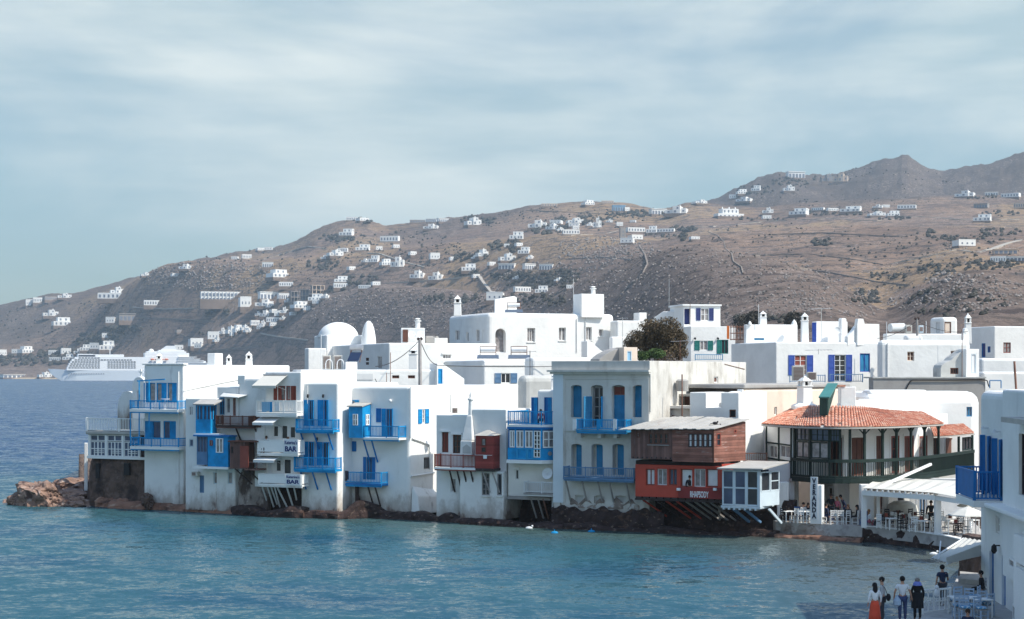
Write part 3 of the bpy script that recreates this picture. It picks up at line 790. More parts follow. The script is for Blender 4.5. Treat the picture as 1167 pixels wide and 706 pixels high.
more('filling the hamlet edge under the antenna ridge', [(608, 258.5, 8, 5, 'cube'), (634, 264, 8, 5, 'step'), (652, 262, 8, 5, 'cube'), (668, 258, 8, 5, 'step'), (690, 254, 9, 5, 'step'), (702, 258, 8, 5, 'cube')])

# scrub, trees round the far houses
def blob_mesh(zones, seed, m):
    rnd = random.Random(seed); vs = []; fs = []
    def blob(q, r):
        o = len(vs)
        n = 7
        for j, (zz, rr) in enumerate(((-.1, .75), (.35, 1.0), (.8, .75), (1.15, .3))):
            for i in range(n):
                a = 6.283 * (i + .5 * j) / n
                k = rr * r * rnd.uniform(.65, 1.2)
                vs.append((q.x + k * math.cos(a), q.y + k * math.sin(a), q.z + zz * r * rnd.uniform(.7, 1.1)))
        for j in range(3):
            for i in range(n):
                fs.append((o + j * n + i, o + j * n + (i + 1) % n, o + (j + 1) * n + (i + 1) % n, o + (j + 1) * n + i))
        fs.append(tuple(o + 3 * n + i for i in range(n)))
    for (cx, cy, rx, ry, cnt, r0, r1) in zones:
        for _ in range(cnt):
            a = rnd.uniform(0, 6.283); k = math.sqrt(rnd.random())
            q = hitground(cx + rx * k * math.cos(a), cy + ry * k * math.sin(a))
            if q is None or q.z < 2: continue
            blob(q, rnd.uniform(r0, r1) * q.y / 2000.0)
    me = bpy.data.meshes.new('hillside_scrub'); me.from_pydata(vs, [], fs); me.materials.append(m)
    return me
M_scrub = mat('dark_scrub', (.060, .054, .044), .95, .35, .3, 0, 1)
zones = [(615, 322, 42, 9, 90, 1.5, 4), (590, 315, 30, 5, 40, 1.5, 4), (640, 316, 22, 7, 40, 1.5, 4), (520, 342, 48, 5, 70, 1.5, 3.6), (610, 343, 40, 8, 70, 1.5, 4),
         (625, 262, 22, 6, 40, 1.5, 4), (660, 253, 40, 6, 55, 1.2, 3.5), (545, 252, 22, 4, 34, 1.5, 3.5), (565, 281, 8, 5, 16, 2, 4), (586, 281, 8, 7, 22, 2, 4), (528, 294, 12, 5, 20, 1.5, 4), (548, 292, 10, 4, 18, 2, 4),
         (530, 312, 22, 4, 30, 1.5, 4), (385, 272, 24, 4, 40, 1.5, 3.5), (415, 252, 16, 3, 24, 1.5, 3), (370, 302, 20, 6, 40, 1.2, 3), (415, 320, 20, 6, 26, 1.5, 4), (384, 330, 10, 4, 18, 1.5, 4),
         (110, 388, 26, 7, 60, 1.5, 4.5), (140, 376, 22, 5, 44, 1.5, 4.5), (60, 408, 30, 9, 80, 1.5, 5), (20, 412, 26, 7, 40, 1.5, 4), (90, 405, 20, 6, 30, 1.5, 4), (255, 381, 30, 4, 30, 1.5, 3), (300, 373, 24, 4, 24, 1.5, 3), (330, 352, 20, 4, 16, 1.5, 3),
         (240, 357, 6, 2, 9, 2, 3.4), (258, 357, 4, 3, 8, 2, 3.4), (745, 244, 30, 4, 60, 1.2, 3.2), (780, 262, 16, 3, 26, 1.5, 4), (780, 271, 5, 4, 10, 2, 4), (755, 269, 20, 2, 20, 1, 2.4), (705, 246, 18, 3, 24, 1, 2.6), (870, 250, 40, 2, 20, 1, 2.2), (960, 243, 60, 3, 60, 1, 2.6),
         (900, 208, 22, 5, 34, 1, 2.6), (860, 217, 22, 6, 30, 1, 2.6), (940, 205, 20, 4, 20, 1, 2.6), (1140, 244, 24, 3, 26, 1, 2.6), (1115, 225, 26, 2, 26, 1, 2.4), (1060, 267, 6, 4, 10, 1.5, 4), (1020, 249, 20, 3, 24, 1, 2.6), (1075, 272, 14, 3, 20, 1.5, 3),
         (937, 277, 12, 4, 24, 1.8, 4), (1075, 306, 30, 5, 40, 1.5, 3.5), (1010, 315, 26, 4, 24, 1.5, 3), (1130, 302, 30, 6, 50, 1.5, 4), (1120, 272, 40, 5, 40, 1, 3), (1140, 265, 24, 4, 30, 1.5, 3),
         (985, 340, 20, 8, 30, 1.5, 4), (1090, 345, 60, 18, 70, 1.5, 5), (860, 364, 26, 5, 40, 2, 5), (900, 366, 14, 5, 24, 2, 5), (780, 330, 200, 45, 500, .5, 1.5), (440, 355, 150, 26, 420, .5, 1.3), (900, 275, 150, 20, 130, .5, 1.6), (270, 310, 130, 26, 240, .5, 1.6), (690, 300, 70, 26, 90, .5, 1.6), (450, 285, 80, 22, 260, .6, 2), (1060, 300, 110, 34, 240, .5, 2.2), (980, 215, 130, 24, 160, .5, 1.4), (90, 370, 100, 26, 200, .6, 1.8), (640, 250, 110, 14, 140, .6, 1.6)]
me = blob_mesh(zones, 5, M_scrub)
scrub = bpy.data.objects.new('hillside_scrub', me); COL.objects.link(scrub)
tag(scrub, 'dark scrub and small trees covering the dry hillside', 'scrub', kind='stuff')
# loose rocks
M_boul = mat('pale_boulder', (.27, .235, .215), .95, .35, .25, .6, 1.0, (((.12, .10, .095), .3, .5, .65, (1, 1, 1)),), bd=.3)
me = blob_mesh([(760, 328, 200, 44, 1500, .5, 1.9), (470, 355, 120, 24, 900, .5, 1.5), (1110, 335, 62, 22, 420, .6, 2.4), (1085, 318, 30, 6, 26, 1.5, 3.6), (1035, 345, 24, 8, 60, .6, 2.2), (690, 283, 55, 14, 420, .5, 1.7), (240, 315, 80, 16, 480, .5, 1.7), (1085, 282, 18, 5, 20, .6, 1.6), (960, 345, 60, 18, 260, .6, 2)], 9, M_boul)
me.name = 'hillside_boulders'
bo = bpy.data.objects.new('hillside_boulders', me); COL.objects.link(bo)
tag(bo, 'pale boulders and loose rock strewn on the slopes', 'rocks', kind='stuff')

def strip(name, pts, w, m, h=.35, label=None, cat=None, kind=None, sub=10):
    mb = MB(); q = []
    for (a, b) in zip(pts, pts[1:]):
        for i in range(sub):
            t = i / sub; g = hitground(a[0] + (b[0] - a[0]) * t, a[1] + (b[1] - a[1]) * t)
            if g is not None: q.append(g)
    vs = []; fs = []
    for i, g in enumerate(q):
        d = (q[min(i + 1, len(q) - 1)] - q[max(i - 1, 0)]); d.z = 0
        s_ = Vector((d.y, -d.x, 0)).normalized() * w / 2
        for e, z in ((-1, -1.5), (-1, h), (1, h), (1, -1.5)): vs.append(g + s_ * e + Vector((0, 0, z)))
    for i in range(len(q) - 1):
        for k in range(4): fs.append((i * 4 + k, i * 4 + (k + 1) % 4, i * 4 + 4 + (k + 1) % 4, i * 4 + 4 + k))
    mb.add(vs, fs)
    o = mk(name, mb, m)
    if kind: o['kind'] = kind
    return tag(o, label, cat)
M_road = mat('dusty_road', (.40, .36, .31), .95, .08, .2, 0, 1)
M_fwall = mat('dry_stone_field_wall', (.23, .19, .16), .95, .25, .4, 0, 1)
strip('hillside_road', [(546, 313), (553, 323), (563, 335)], 7, M_road, .4, kind='structure')
strip('hillside_road', [(300, 296), (322, 290), (340, 284), (352, 281), (375, 284)], 5, M_road, .4, kind='structure')
strip('hillside_road', [(298, 380), (320, 384), (356, 388)], 3.0, M_road, .5, kind='structure')
strip('hillside_road', [(1114, 288), (1130, 284), (1150, 277), (1167, 273)], 5, M_road, .4, kind='structure')
strip('hillside_road', [(840, 256), (870, 253), (900, 251)], 4, M_road, .4, kind='structure')
def fieldwall(pts, lab, w=1.1, h=1.0): strip('field_wall', pts, w, M_fwall, h, lab, 'stone wall')
for p_ in ([(757, 263), (800, 259), (842, 256)], [(900, 251), (950, 249.5), (1000, 252), (1050, 247), (1100, 251), (1167, 250)], [(640, 269), (690, 266.5), (706, 263)], [(440, 323), (480, 320.5), (520, 317), (546, 313)], [(372, 294), (400, 288), (432, 289), (462, 299), (486, 305)], [(1020, 300), (1060, 292), (1090, 285), (1114, 288)], [(150, 350), (190, 352), (226, 351)]): strip('hillside_road', p_, 3.2, M_road, .4, kind='structure')
for p_, l_ in (([(880, 268), (940, 266), (990, 269), (1040, 271)], 'long field wall along the upper edge of the ochre terraces'), ([(860, 292), (920, 290), (970, 296), (1010, 303)], 'field wall curving across the middle of the ochre terraces'), ([(900, 305), (950, 312), (1000, 322), (1040, 326)], 'lowest field wall over the dark gully'), ([(640, 296), (690, 294), (725, 297)], 'field wall across the reddish terraced slope'), ([(600, 240), (660, 243), (720, 246)], 'field wall below the antenna ridge'), ([(160, 362), (205, 364), (250, 367)], 'field wall under the long white hotel')): strip('field_wall', p_, 1.0, M_fwall, .9, l_, 'stone wall')
fieldwall([(728, 280), (735, 291), (738, 302), (733, 312), (724, 322), (716, 327), (704, 342)], 'dry stone wall snaking down the terraced reddish slope')
fieldwall([(206, 381), (215, 386), (226, 390)], 'short stone wall running down the slope above ship stern')
fieldwall([(225, 402), (262, 398), (300, 394)], 'low stone wall crossing the bare near hill at left', 1.2, 1.2)
fieldwall([(640, 318), (650, 322), (660, 318), (650, 328), (630, 338)], 'zigzag pale wall at the edge of the wooded plot')
fieldwall([(806, 264), (818, 269), (825, 276), (827, 284), (834, 290), (836, 299), (845, 305), (847, 313)], 'dark field wall dropping over the brow of near hill', .7, .6)
# ---------------------------------------------------------------- town building kit
def corner_filter(e, off):
    """edges rounded on a lime-washed block: vertical corners and the roof rim, never the bottom"""
    a, b = e.verts[0].co, e.verts[1].co
    zlo = min(v.co.z for f in e.link_faces for v in f.verts)
    return not (abs(a.z - zlo) < 1e-4 and abs(b.z - zlo) < 1e-4)
class House:
    def __init__(s, name, loc, label, cat='house', group=None):
        s.root = thing(name, loc, label, cat, group)
        s.walls = []                                 # [MB, material, bevel, cutters MB, part name, label]
    def wall(s, mb, m, bev=.14, name='wall', label=None, segs=3):
        s.walls.append([mb, m, bev, MB(), name, label, segs]); return len(s.walls) - 1
    def box(s, F, depth, z0, z1, m, bev=.14, name='wall', label=None, u0=0, u1=None, n0=0.0):
        mb = MB().fbox(F, u0, F.L if u1 is None else u1, z0, z1, n0 - depth, n0)
        return s.wall(mb, m, bev, name, label)
    def cut(s, F, u0, u1, z0, z1, d, k=-1, arch=False):
        c = s.walls[k][3]
        if arch:
            r = (u1 - u0) / 2; rise = r * (.35 if arch == 'flat' else 1.0)
            pts = [(u0, z0), (u1, z0)] + [((u0 + u1) / 2 + r * math.cos(math.pi * i / 8), z1 - rise + rise * math.sin(math.pi * i / 8)) for i in range(9)]
            c.fprism(F, pts, -d, .6)
        else:
            c.fbox(F, u0, u1, z0, z1, -d, .6)
    def done(s):
        for mb, m, bev, c, name, label, segs in s.walls:
            o = mk(name, mb, m, s.root, bev, segs, bfilter=corner_filter, label=label)
            if c.v:
                cm = tomesh(c, origin(s.root), 'cutter')
                co = bpy.data.objects.new('cutter', cm); COL.objects.link(co); co.parent = s.root
                md = o.modifiers.new('holes', 'BOOLEAN'); md.operation = 'DIFFERENCE'; md.object = co; md.solver = 'EXACT'
                PENDING.append((o, co))
        return s.root
def block(h, C, phi, pxL, pxR, z0, z1, m, bev=.2, name='wall', label=None, L=None, Rr=None):
    """box seen corner-on: C nearest corner (x,y); phi = direction of the right-hand face; returns left and right frames"""
    ur = Vector((math.cos(R(phi)), math.sin(R(phi)))); ul = Vector((-ur.y, ur.x))
    Cn = Vector(C[:2])
    if L is None: L = rayhit(pxL, Cn, ul)
    if Rr is None: Rr = rayhit(pxR, Cn, ur)
    L = max(.5, min(L, 40)); Rr = max(.5, min(Rr, 40))
    A = Cn + ul * L; B = Cn + ur * Rr; D = A + ur * Rr
    mb = MB().prism([(A.x, A.y), (Cn.x, Cn.y), (B.x, B.y), (D.x, D.y)], z0, z1)
    h.wall(mb, m, bev, name, label)
    return Fr(A, Cn), Fr(Cn, B)
def glazing(parent, F, u0, u1, z0, z1, n, fm, gm, nx=2, ny=2, fw=.07, bw=.04, name='window', pane=True, solid=0.0, label=None):
    """a framed window or door leaf: frame mesh with its pane as a child; solid = lower share filled with a panel"""
    mb = MB()
    mb.fbox(F, u0, u0 + fw, z0, z1, n, n + .06); mb.fbox(F, u1 - fw, u1, z0, z1, n, n + .06)
    mb.fbox(F, u0 + fw, u1 - fw, z1 - fw, z1, n, n + .06); mb.fbox(F, u0 + fw, u1 - fw, z0, z0 + fw, n, n + .06)
    zi0, zi1, ui0, ui1 = z0 + fw, z1 - fw, u0 + fw, u1 - fw
    if solid:
        zs = z0 + (z1 - z0) * solid
        mb.fbox(F, ui0, ui1, zi0, zs, n + .012, n + .045); zi0 = zs
    for i in range(1, nx):
        u = ui0 + (ui1 - ui0) * i / nx
        w = bw * (1.7 if nx % 2 == 0 and i == nx // 2 else 1)
        mb.fbox(F, u - w / 2, u + w / 2, zi0, zi1, n + .005, n + .05)
    for i in range(1, ny):
        z = zi0 + (zi1 - zi0) * i / ny
        mb.fbox(F, ui0, ui1, z - bw / 2, z + bw / 2, n + .008, n + .045)
    fo = mk(name, mb, fm, parent, label=label)
    if pane:
        mk('pane', MB().fbox(F, ui0, ui1, zi0, zi1, n - .012, n + .004), gm, fo)
    return fo
def shutter(parent, F, u0, u1, z0, z1, n, m, slats=9):
    mb = MB(); f = min(.07, (u1 - u0) * .2)
    mb.fbox(F, u0, u0 + f, z0, z1, n, n + .05); mb.fbox(F, u1 - f, u1, z0, z1, n, n + .05)
    for z in (z0, (z0 + z1) / 2 - f / 2, z1 - f): mb.fbox(F, u0 + f, u1 - f, z, z + f, n + .003, n + .047)
    mb.fbox(F, u0 + f, u1 - f, z0 + f, z1 - f, n + .008, n + .016)
    k = max(4, int((z1 - z0 - 2 * f) / .11))
    for i in range(k):
        z = z0 + f + (z1 - z0 - 2 * f) * (i + .5) / k
        mb.hexa([F.w(u0 + f, z - .035, n + .036), F.w(u1 - f, z - .035, n + .036), F.w(u1 - f, z - .02, n + .016), F.w(u0 + f, z - .02, n + .016),
                 F.w(u0 + f, z + .02, n + .030), F.w(u1 - f, z + .02, n + .030), F.w(u1 - f, z + .035, n + .017), F.w(u0 + f, z + .035, n + .017)])
    return mk('shutter', mb, m, parent)
def opening(h, F, px0, py0, px1, py1, fm, gm=None, nx=2, ny=2, d=.16, k=-1, arch=False, sh=None, side='', name='window', sill=None, solid=0.0, label=None, cut=True, shw=None, hood=None):
    """window or door given by its rectangle in the photograph, cut into wall k"""
    gm = gm or M_glass
    u0, z1 = F.uz(px0, py0); u1, z0 = F.uz(px1, py1)
    if u1 < u0: u0, u1 = u1, u0
    if cut: h.cut(F, u0, u1, z0, z1, d, k, arch)
    n = -d + .015 if cut else .004
    fo = glazing(h.root, F, u0 + .005, u1 - .005, z0 + .005, z1 - .005, n, fm, gm, nx, ny, name=name, solid=solid, label=label)
    w = shw or (u1 - u0) * .55
    if 'L' in side: shutter(fo, F, u0 - w - .01, u0 - .01, z0 + .02, z1, .008, sh)
    if 'R' in side: shutter(fo, F, u1 + .01, u1 + w + .01, z0 + .02, z1, .008, sh)
    if 'l' in side: shutter(fo, F, u0 + .02, (u0 + u1) / 2 - .01, z0 + .02, z1 - .02, n + .07, sh)
    if 'r' in side: shutter(fo, F, (u0 + u1) / 2 + .01, u1 - .02, z0 + .02, z1 - .02, n + .07, sh)
    if 'p' in side:     # leaf standing out from the wall on the right jamb
        Fs = Fr(F.w(u1, 0, .02), F.w(u1 + .12, 0, w)); shutter(fo, Fs, 0, Fs.L, z0 + .02, z1, 0, sh)
    if 'q' in side:
        Fs = Fr(F.w(u0 - .12, 0, w), F.w(u0, 0, .02)); shutter(fo, Fs, 0, Fs.L, z0 + .02, z1, 0, sh)
    if sill is not None: mk('sill', MB().fbox(F, u0 - .08, u1 + .08, z0 - .09, z0 - .003, -.02, .10), sill, fo)
    if hood is not None: mk('hood', MB().fbox(F, u0 - .10, u1 + .10, z1 + .005, z1 + .13, -.02, .14), hood, fo)
    return fo
JIT = random.Random(2)
def rail_panel(mb, a, b, zb, zt, step=.13, w=.035, post=.07, top=.08, solid=False, mid=False):
    """railing from a to b (points at floor level); balusters, posts, rails"""
    a = Vector(a); b = Vector(b); L = (b - a).length
    j_ = JIT.uniform(.0015, .012); post += 2 * j_; zt += j_ * .7; zb += j_ * .5; top += j_
    A = lambda t, z: Vector((a.x + (b.x - a.x) * t, a.y + (b.y - a.y) * t, z))
    mb.bar(A(0, zt), A(1, zt), top, .07)
    mb.bar(A(0, zb + .10), A(1, zb + .10), .05, .06)
    if mid: mb.bar(A(0, (zb + zt) / 2), A(1, (zb + zt) / 2), .04, .05)
    for t in (0, 1): mb.bar(A(t, zb), A(t, zt + .06), post)
    if solid:
        mb.bar(A(.01, (zb + zt) / 2 + .03), A(.99, (zb + zt) / 2 + .03), .03, zt - zb - .16)
    else:
        k = max(2, int(L / step))
        for i in range(1, k): mb.bar(A(i / k, zb + .10), A(i / k, zt - .02), w)
def balcony(h, F, px0, px1, rt, rf, d, m, sm=None, step=.13, posts=(), solid=False, br=(), brm=None, brd=1.3, left=True, right=True, name='balcony', slab=.12, label=None, w=.035, mid=False, d1=None):
    """floor slab with a railing child and strut parts; rectangle = outer railing face in the photograph"""
    u0, zt = F.uz(px0, rt, d); u1, zb = F.uz(px1, rf, d)
    fo = mk(name, MB().fbox(F, u0, u1, zb - slab, zb, .002, d), sm or m, h.root, label=label)
    mb = MB(); e = .045
    cs = [u0 + e] + [F.uz(p, rt, d)[0] for p in posts] + [u1 - e]
    for a, b in zip(cs, cs[1:]): rail_panel(mb, F.w(a, 0, d - e), F.w(b, 0, d - e), zb, zt, step, w, solid=solid, mid=mid)
    if left: rail_panel(mb, F.w(u0 + e, 0, .05), F.w(u0 + e, 0, d - e), zb, zt, step, w, solid=solid, mid=mid)
    if right: rail_panel(mb, F.w(u1 - e, 0, d - e), F.w(u1 - e, 0, .05), zb, zt, step, w, solid=solid, mid=mid)
    mk('railing', mb, m, fo)
    mk('floor_beam', MB().fbox(F, u0 + .03, u1 - .03, zb - slab - .10, zb - slab - .003, d - .16, d - .04), m, fo)
    for p in br:
        u = F.uz(p, rf, d)[0]
        mk('bracket', MB().bar(F.w(u, zb - slab - .02, d * .85), F.w(u, zb - slab - brd, .03), .09), brm or m, h.root)
    return (u0, u1, zb, zt)
def awning(h, F, px0, px1, r_out, r_in, d, m, th=.02, valance=.18, label=None):
    u0, z0 = F.uz(px0, r_out, d); u1, _ = F.uz(px1, r_out, d)
    zi = Zp(r_in, F.w((u0 + u1) / 2, 0, 0).y)
    mb = MB(); k = 6
    for i in range(k):
        a, b = u0 + (u1 - u0) * i / k, u0 + (u1 - u0) * (i + 1) / k
        s_ = .02 * math.sin(i * 2.1)
        mb.hexa([F.w(a, z0, d), F.w(b, z0, d), F.w(b, zi, .02), F.w(a, zi, .02), F.w(a, z0 + th, d), F.w(b, z0 + th, d), F.w(b, zi + th, .02), F.w(a, zi + th, .02)])
    mb.fbox(F, u0, u1, z0 - valance, z0 - .002, d - .02, d)
    o = mk('awning', mb, m, h.root, label=label)
    mb = MB()
    for u in (u0 + .05, u1 - .05): mb.tube(F.w(u, z0, d - .06), F.w(u, z0 - .35, .03), .018, 5)
    mb.tube(F.w(u0, zi + .05, .08), F.w(u1, zi + .05, .08), .05, 6)
    mk('awning_arm', mb, M_metal, o)
    return o
def chimney(h, c, w, z0, zs, zt, m=None, vents=True, rot=.0):
    """square Cycladic chimney: shaft to zs, vented lantern, pointed cap to zt"""
    m = m or M_white2
    def ring(hw, z): return [Vector((c[0] + hw * (math.cos(rot) * sx - math.sin(rot) * sy), c[1] + hw * (math.sin(rot) * sx + math.cos(rot) * sy), z)) for sx, sy in ((-1, -1), (1, -1), (1, 1), (-1, 1))]
    def blk(a, za, b, zb): mb.hexa(ring(a, za) + ring(b, zb))
    mb = MB(); H = zt - zs; q = w / 2
    blk(q * 1.12, z0, q, zs)
    blk(q * 1.18, zs + .002, q * 1.18, zs + .10 * H)
    for sx, sy in ((-1, -1), (1, -1), (1, 1), (-1, 1)):
        cx = c[0] + q * .72 * (math.cos(rot) * sx - math.sin(rot) * sy); cy = c[1] + q * .72 * (math.sin(rot) * sx + math.cos(rot) * sy)
        mb.bar((cx, cy, zs + .10 * H + .001), (cx, cy, zs + .48 * H), q * .5)
    blk(q * 1.12, zs + .482 * H, q * 1.12, zs + .56 * H)
    blk(q * .95, zs + .562 * H, q * .45, zs + .82 * H)
    blk(q * .30, zs + .822 * H, q * .12, zt)
    o = mk('chimney', mb, m, h.root, bev=.03, segs=1)
    mk('flue', MB().hexa(ring(q * .42, zs + .102 * H) + ring(q * .42, zs + .48 * H)), M_black, o)
    return o
def roundchimney(h, c, r, z0, z1, m=None):
    mb = MB().lathe((c[0], c[1], z0), [(r, 0), (r, z1 - z0 - .35), (r * 1.5, z1 - z0 - .33), (r * 1.5, z1 - z0 - .25), (r * .7, z1 - z0 - .24), (r * .7, z1 - z0 - .12), (r * 1.35, z1 - z0 - .11), (r * .5, z1 - z0)], 12)
    return mk('chimney', mb, m or M_white2, h.root, smooth=False)
def rocky(name, pts, z0, hfun, depth, m, seed, parent=None, amp=.35, step=.35, label=None, kind=None, cat=None):
    """irregular rock or rubble mass following a ground polyline: rough face, rough top, set back"""
    rnd = random.Random(seed); q = []
    for a, b in zip(pts, pts[1:]):
        a = Vector(a[:2]); b = Vector(b[:2]); k = max(1, int((b - a).length / step))
        q += [a + (b - a) * i / k for i in range(k)]
    q.append(Vector(pts[-1][:2]))
    vs = []; fs = []; nz = 9
    prof = [(0.0, 0), (0.0, .18), (-.03, .36), (-.06, .55), (-.08, .74), (-.14, .90), (-.25, 1.0), (-.6, 1.03), (-1.0, 1.0)]
    for i, p in enumerate(q):
        d = q[min(i + 1, len(q) - 1)] - q[max(i - 1, 0)]
        nrm = Vector((d.y, -d.x)).normalized()
        hh = hfun(i / max(1, len(q) - 1))
        for j, (dn, hz_) in enumerate(prof):
            v = Vector((p.x, p.y, z0 + (hh - z0) * hz_))
            k = noise.fractal(v * .9 + Vector((seed, 0, 0)), 1, 2, 5) * amp + (noise.ridged_multi_fractal(v * 1.9 + Vector((0, seed, 0)), 1, 2, 5, 1, 2) - 1.1) * amp * .5
            vd = noise.voronoi(v * 1.15 + Vector((seed, seed, 0)))[0]; k += amp * .9 * (min(.45, vd[1] - vd[0]) - .2)
            kz = noise.fractal(Vector((v.x, v.y, seed)) * .8, 1, 2, 4) * amp * (.7 if 3 < j else .15)
            fade = 0.15 if j == 8 else 1
            vs.append((p.x + nrm.x * (dn * depth + k * fade), p.y + nrm.y * (dn * depth + k * fade), v.z + kz))
    n = len(q)
    for i in range(n - 1):
        for j in range(nz - 1):
            fs.append((i * nz + j, (i + 1) * nz + j, (i + 1) * nz + j + 1, i * nz + j + 1))
        fs.append((i * nz + 8, (i + 1) * nz + 8, (i + 1) * nz, i * nz))
    fs.append(tuple(range(nz))[::-1]); fs.append(tuple((n - 1) * nz + j for j in range(nz)))
    o = mk(name, MB().add(vs, fs), m, parent, label=label)
    if kind: o['kind'] = kind
    if cat: o['category'] = cat
    return o
def text_mesh(s, size, depth=.02, off=.0):
    cu = bpy.data.curves.new('lettering', 'FONT'); cu.body = s; cu.size = size; cu.extrude = depth / 2; cu.align_x = 'CENTER'; cu.align_y = 'CENTER'; cu.offset = off; cu.space_line = .86
    o = bpy.data.objects.new('lettering', cu); COL.objects.link(o)
    bpy.context.view_layer.update()
    me = bpy.data.meshes.new_from_object(o.evaluated_get(bpy.context.evaluated_depsgraph_get()))
    bpy.data.objects.remove(o); bpy.data.curves.remove(cu)
    return me
def lettering(parent, s, F, u, z, n, width, height, m, off=.0):
    me = text_mesh(s, 1.0, .02, off)
    xs = [v.co.x for v in me.vertices]; ys = [v.co.y for v in me.vertices]
    cx, cy = (min(xs) + max(xs)) / 2, (min(ys) + max(ys)) / 2
    kx = width / (max(xs) - min(xs)); ky = height / (max(ys) - min(ys)); o_ = origin(parent)
    for v in me.vertices:
        v.co = F.w(u + (v.co.x - cx) * kx, z + (v.co.y - cy) * ky, n + v.co.z) - o_
    me.materials.clear(); me.materials.append(m)
    ob = bpy.data.objects.new('lettering', me); COL.objects.link(ob); ob.parent = parent
    return ob
# ================================================================ the waterfront row, left to right
# ---- house with the two blue balconies
F1 = FY(164, 209, 140.0)
h = House('white_house', F1.w(1.8, 0.3, -6), 'tall white cube house with two bright blue balconies at the left end of the row')
z1 = Zp(416, 140)
h.box(F1, 15, .2, z1, M_white, .12)
S1 = F1.side(15)
for (a, b, rt, rb) in ((163.5, 177, 436.5, 459), (178, 190, 436.5, 459), (190.5, 201.5, 436.5, 459), (165, 183, 480, 501), (186, 200.5, 480, 501)):
    opening(h, F1, a, rt, b, rb, M_blue, M_glassb if rt > 470 else M_glassr, 2, 1, .14, sh=M_blue, side='l' if a < 178 else 'r', name='door')
B1 = balcony(h, F1, 147.5, 202.5, 457, 467, 1.1, M_blue, M_white2, .14, (171, 181.5), slab=.22)
B1b = balcony(h, F1, 148, 203.5, 499, 510, 1.1, M_blue, M_white2, .14, (172, 182.5), slab=.22)
# posts and canopy bars of the balcony frame
u0, u1 = B1[0] + .05, B1[1]
for u in (u0, u0 + .9, u0 + 1.9):
    mk('post', MB().bar(F1.w(u, B1b[3], 1.05), F1.w(u, B1[2] - .25, 1.05), .08), M_blue, h.root)
for u in (u0 + .9, u0 + 1.9):
    mk('post', MB().bar(F1.w(u, B1[3], 1.05), F1.w(u, Zp(434, 140), 1.05), .08), M_blue, h.root)
mk('canopy_beam', MB().bar(F1.w(u0 + .7, Zp(434.5, 140), 1.05), F1.w(u0 + 3.2, Zp(432.5, 140), .7), .10), M_blue, h.root)
uA = F1.uz(165, 420)[0]; uB = F1.uz(204, 420)[0]
for u in (uA + .1, uB):
    mk('pipe', MB().tube(F1.w(u, .5 if u > 2 else 8.6, .06), F1.w(u, z1 - .5, .06), .05, 6), M_white2, h.root)
mk('roof_rim', MB().fbox(F1, -.1, F1.L + .1, z1 + .003, z1 + .12, -.5, .10), M_white2, h.root, bev=.03)
chimney(h, F1.w(.35, 0, -1.5), .42, z1 - .1, z1 + .45, z1 + 1.0)
chimney(h, S1.w(9.5, 0, -2.5), .40, z1 - .1, z1 + .3, z1 + .95)
chimney(h, S1.w(11.0, 0, -1.5), .5, z1 - .1, z1 + .5, z1 + 1.2)
mk('vent_box', MB().fbox(S1, 6.6, 7.7, z1 - .02, z1 + 1.0, -2.6, -1.8), M_white2, h.root, bev=.05)
mk('wall_cable', MB().path([S1.w(0, Zp(446, 140), .03), S1.w(2.2, Zp(442, 142), .03), S1.w(5, Zp(437, 144.5), .03), S1.w(7.5, Zp(433, 147), .03)], .03, 4), M_grey, h.root)
h.done()
tb = thing('balcony_table', F1.w(2.6, B1[2], .6), 'small white table on the upper blue balcony of the leftmost cube house', 'table')
mk('tabletop', MB().lathe(F1.w(2.6, B1[2] + .80, .6), [(.38, 0), (.38, .03)], 12), M_cloth_w, tb)
mk('pedestal', MB().lathe(F1.w(2.6, B1[2], .6), [(.2, 0), (.03, .05), (.03, .80)], 8), M_cloth_w, tb)

# ---- stone-based house with glazed veranda at the point
A1 = F1.w(0, 0, 0)
B0p = F1.w(.2, 0, -.6)
F0 = Fr(B0p.xy - F1.U * 6.1, B0p.xy)
F0 = FY(101, 166, B0p.y + .1)
h = House('veranda_house', F0.w(2, .2, -3), 'low dark stone house with white glazed veranda on the rocky point')
zs = Zp(521, 146); zg = Zp(495, 146); zr = Zp(491, 146)
rocky('stone_base', [F0.w(-.7, 0, -5).xy, F0.w(-.6, 0, -.6).xy, F0.w(.3, 0, .2).xy, F0.w(F0.L * .5, 0, .25).xy, F0.w(F0.L, 0, .15).xy, F0.w(F0.L + .4, 0, -.5).xy], -.4, lambda t: zs + .1, 2.2, M_stone, 3, h.root, .22, .25)
h.box(F0, 4.5, 1.0, zs - .02, M_stone, .1, 'inner_wall', u0=.3, u1=F0.L - .1, n0=-.5)
mk('small_window', MB().fbox(F0, *[F0.uz(p, 520)[0] for p in (112, 116)], Zp(544, 146), Zp(527, 146), .1, .34), M_black, h.root)
mk('small_window', MB().fbox(F0, *[F0.uz(p, 520)[0] for p in (144, 150)], Zp(539, 146), Zp(526, 146), .1, .34), M_black, h.root)
h.box(F0, 4.2, zs - .0, zg, M_darkwood, .02, 'veranda_room', n0=-.12)
mk('veranda_sill', MB().fbox(F0, -.05, F0.L + .05, zs - .06, zs + .14, -.1, .16), M_white2, h.root)
xs = [103, 120.5, 122.5, 139, 141.5, 158]
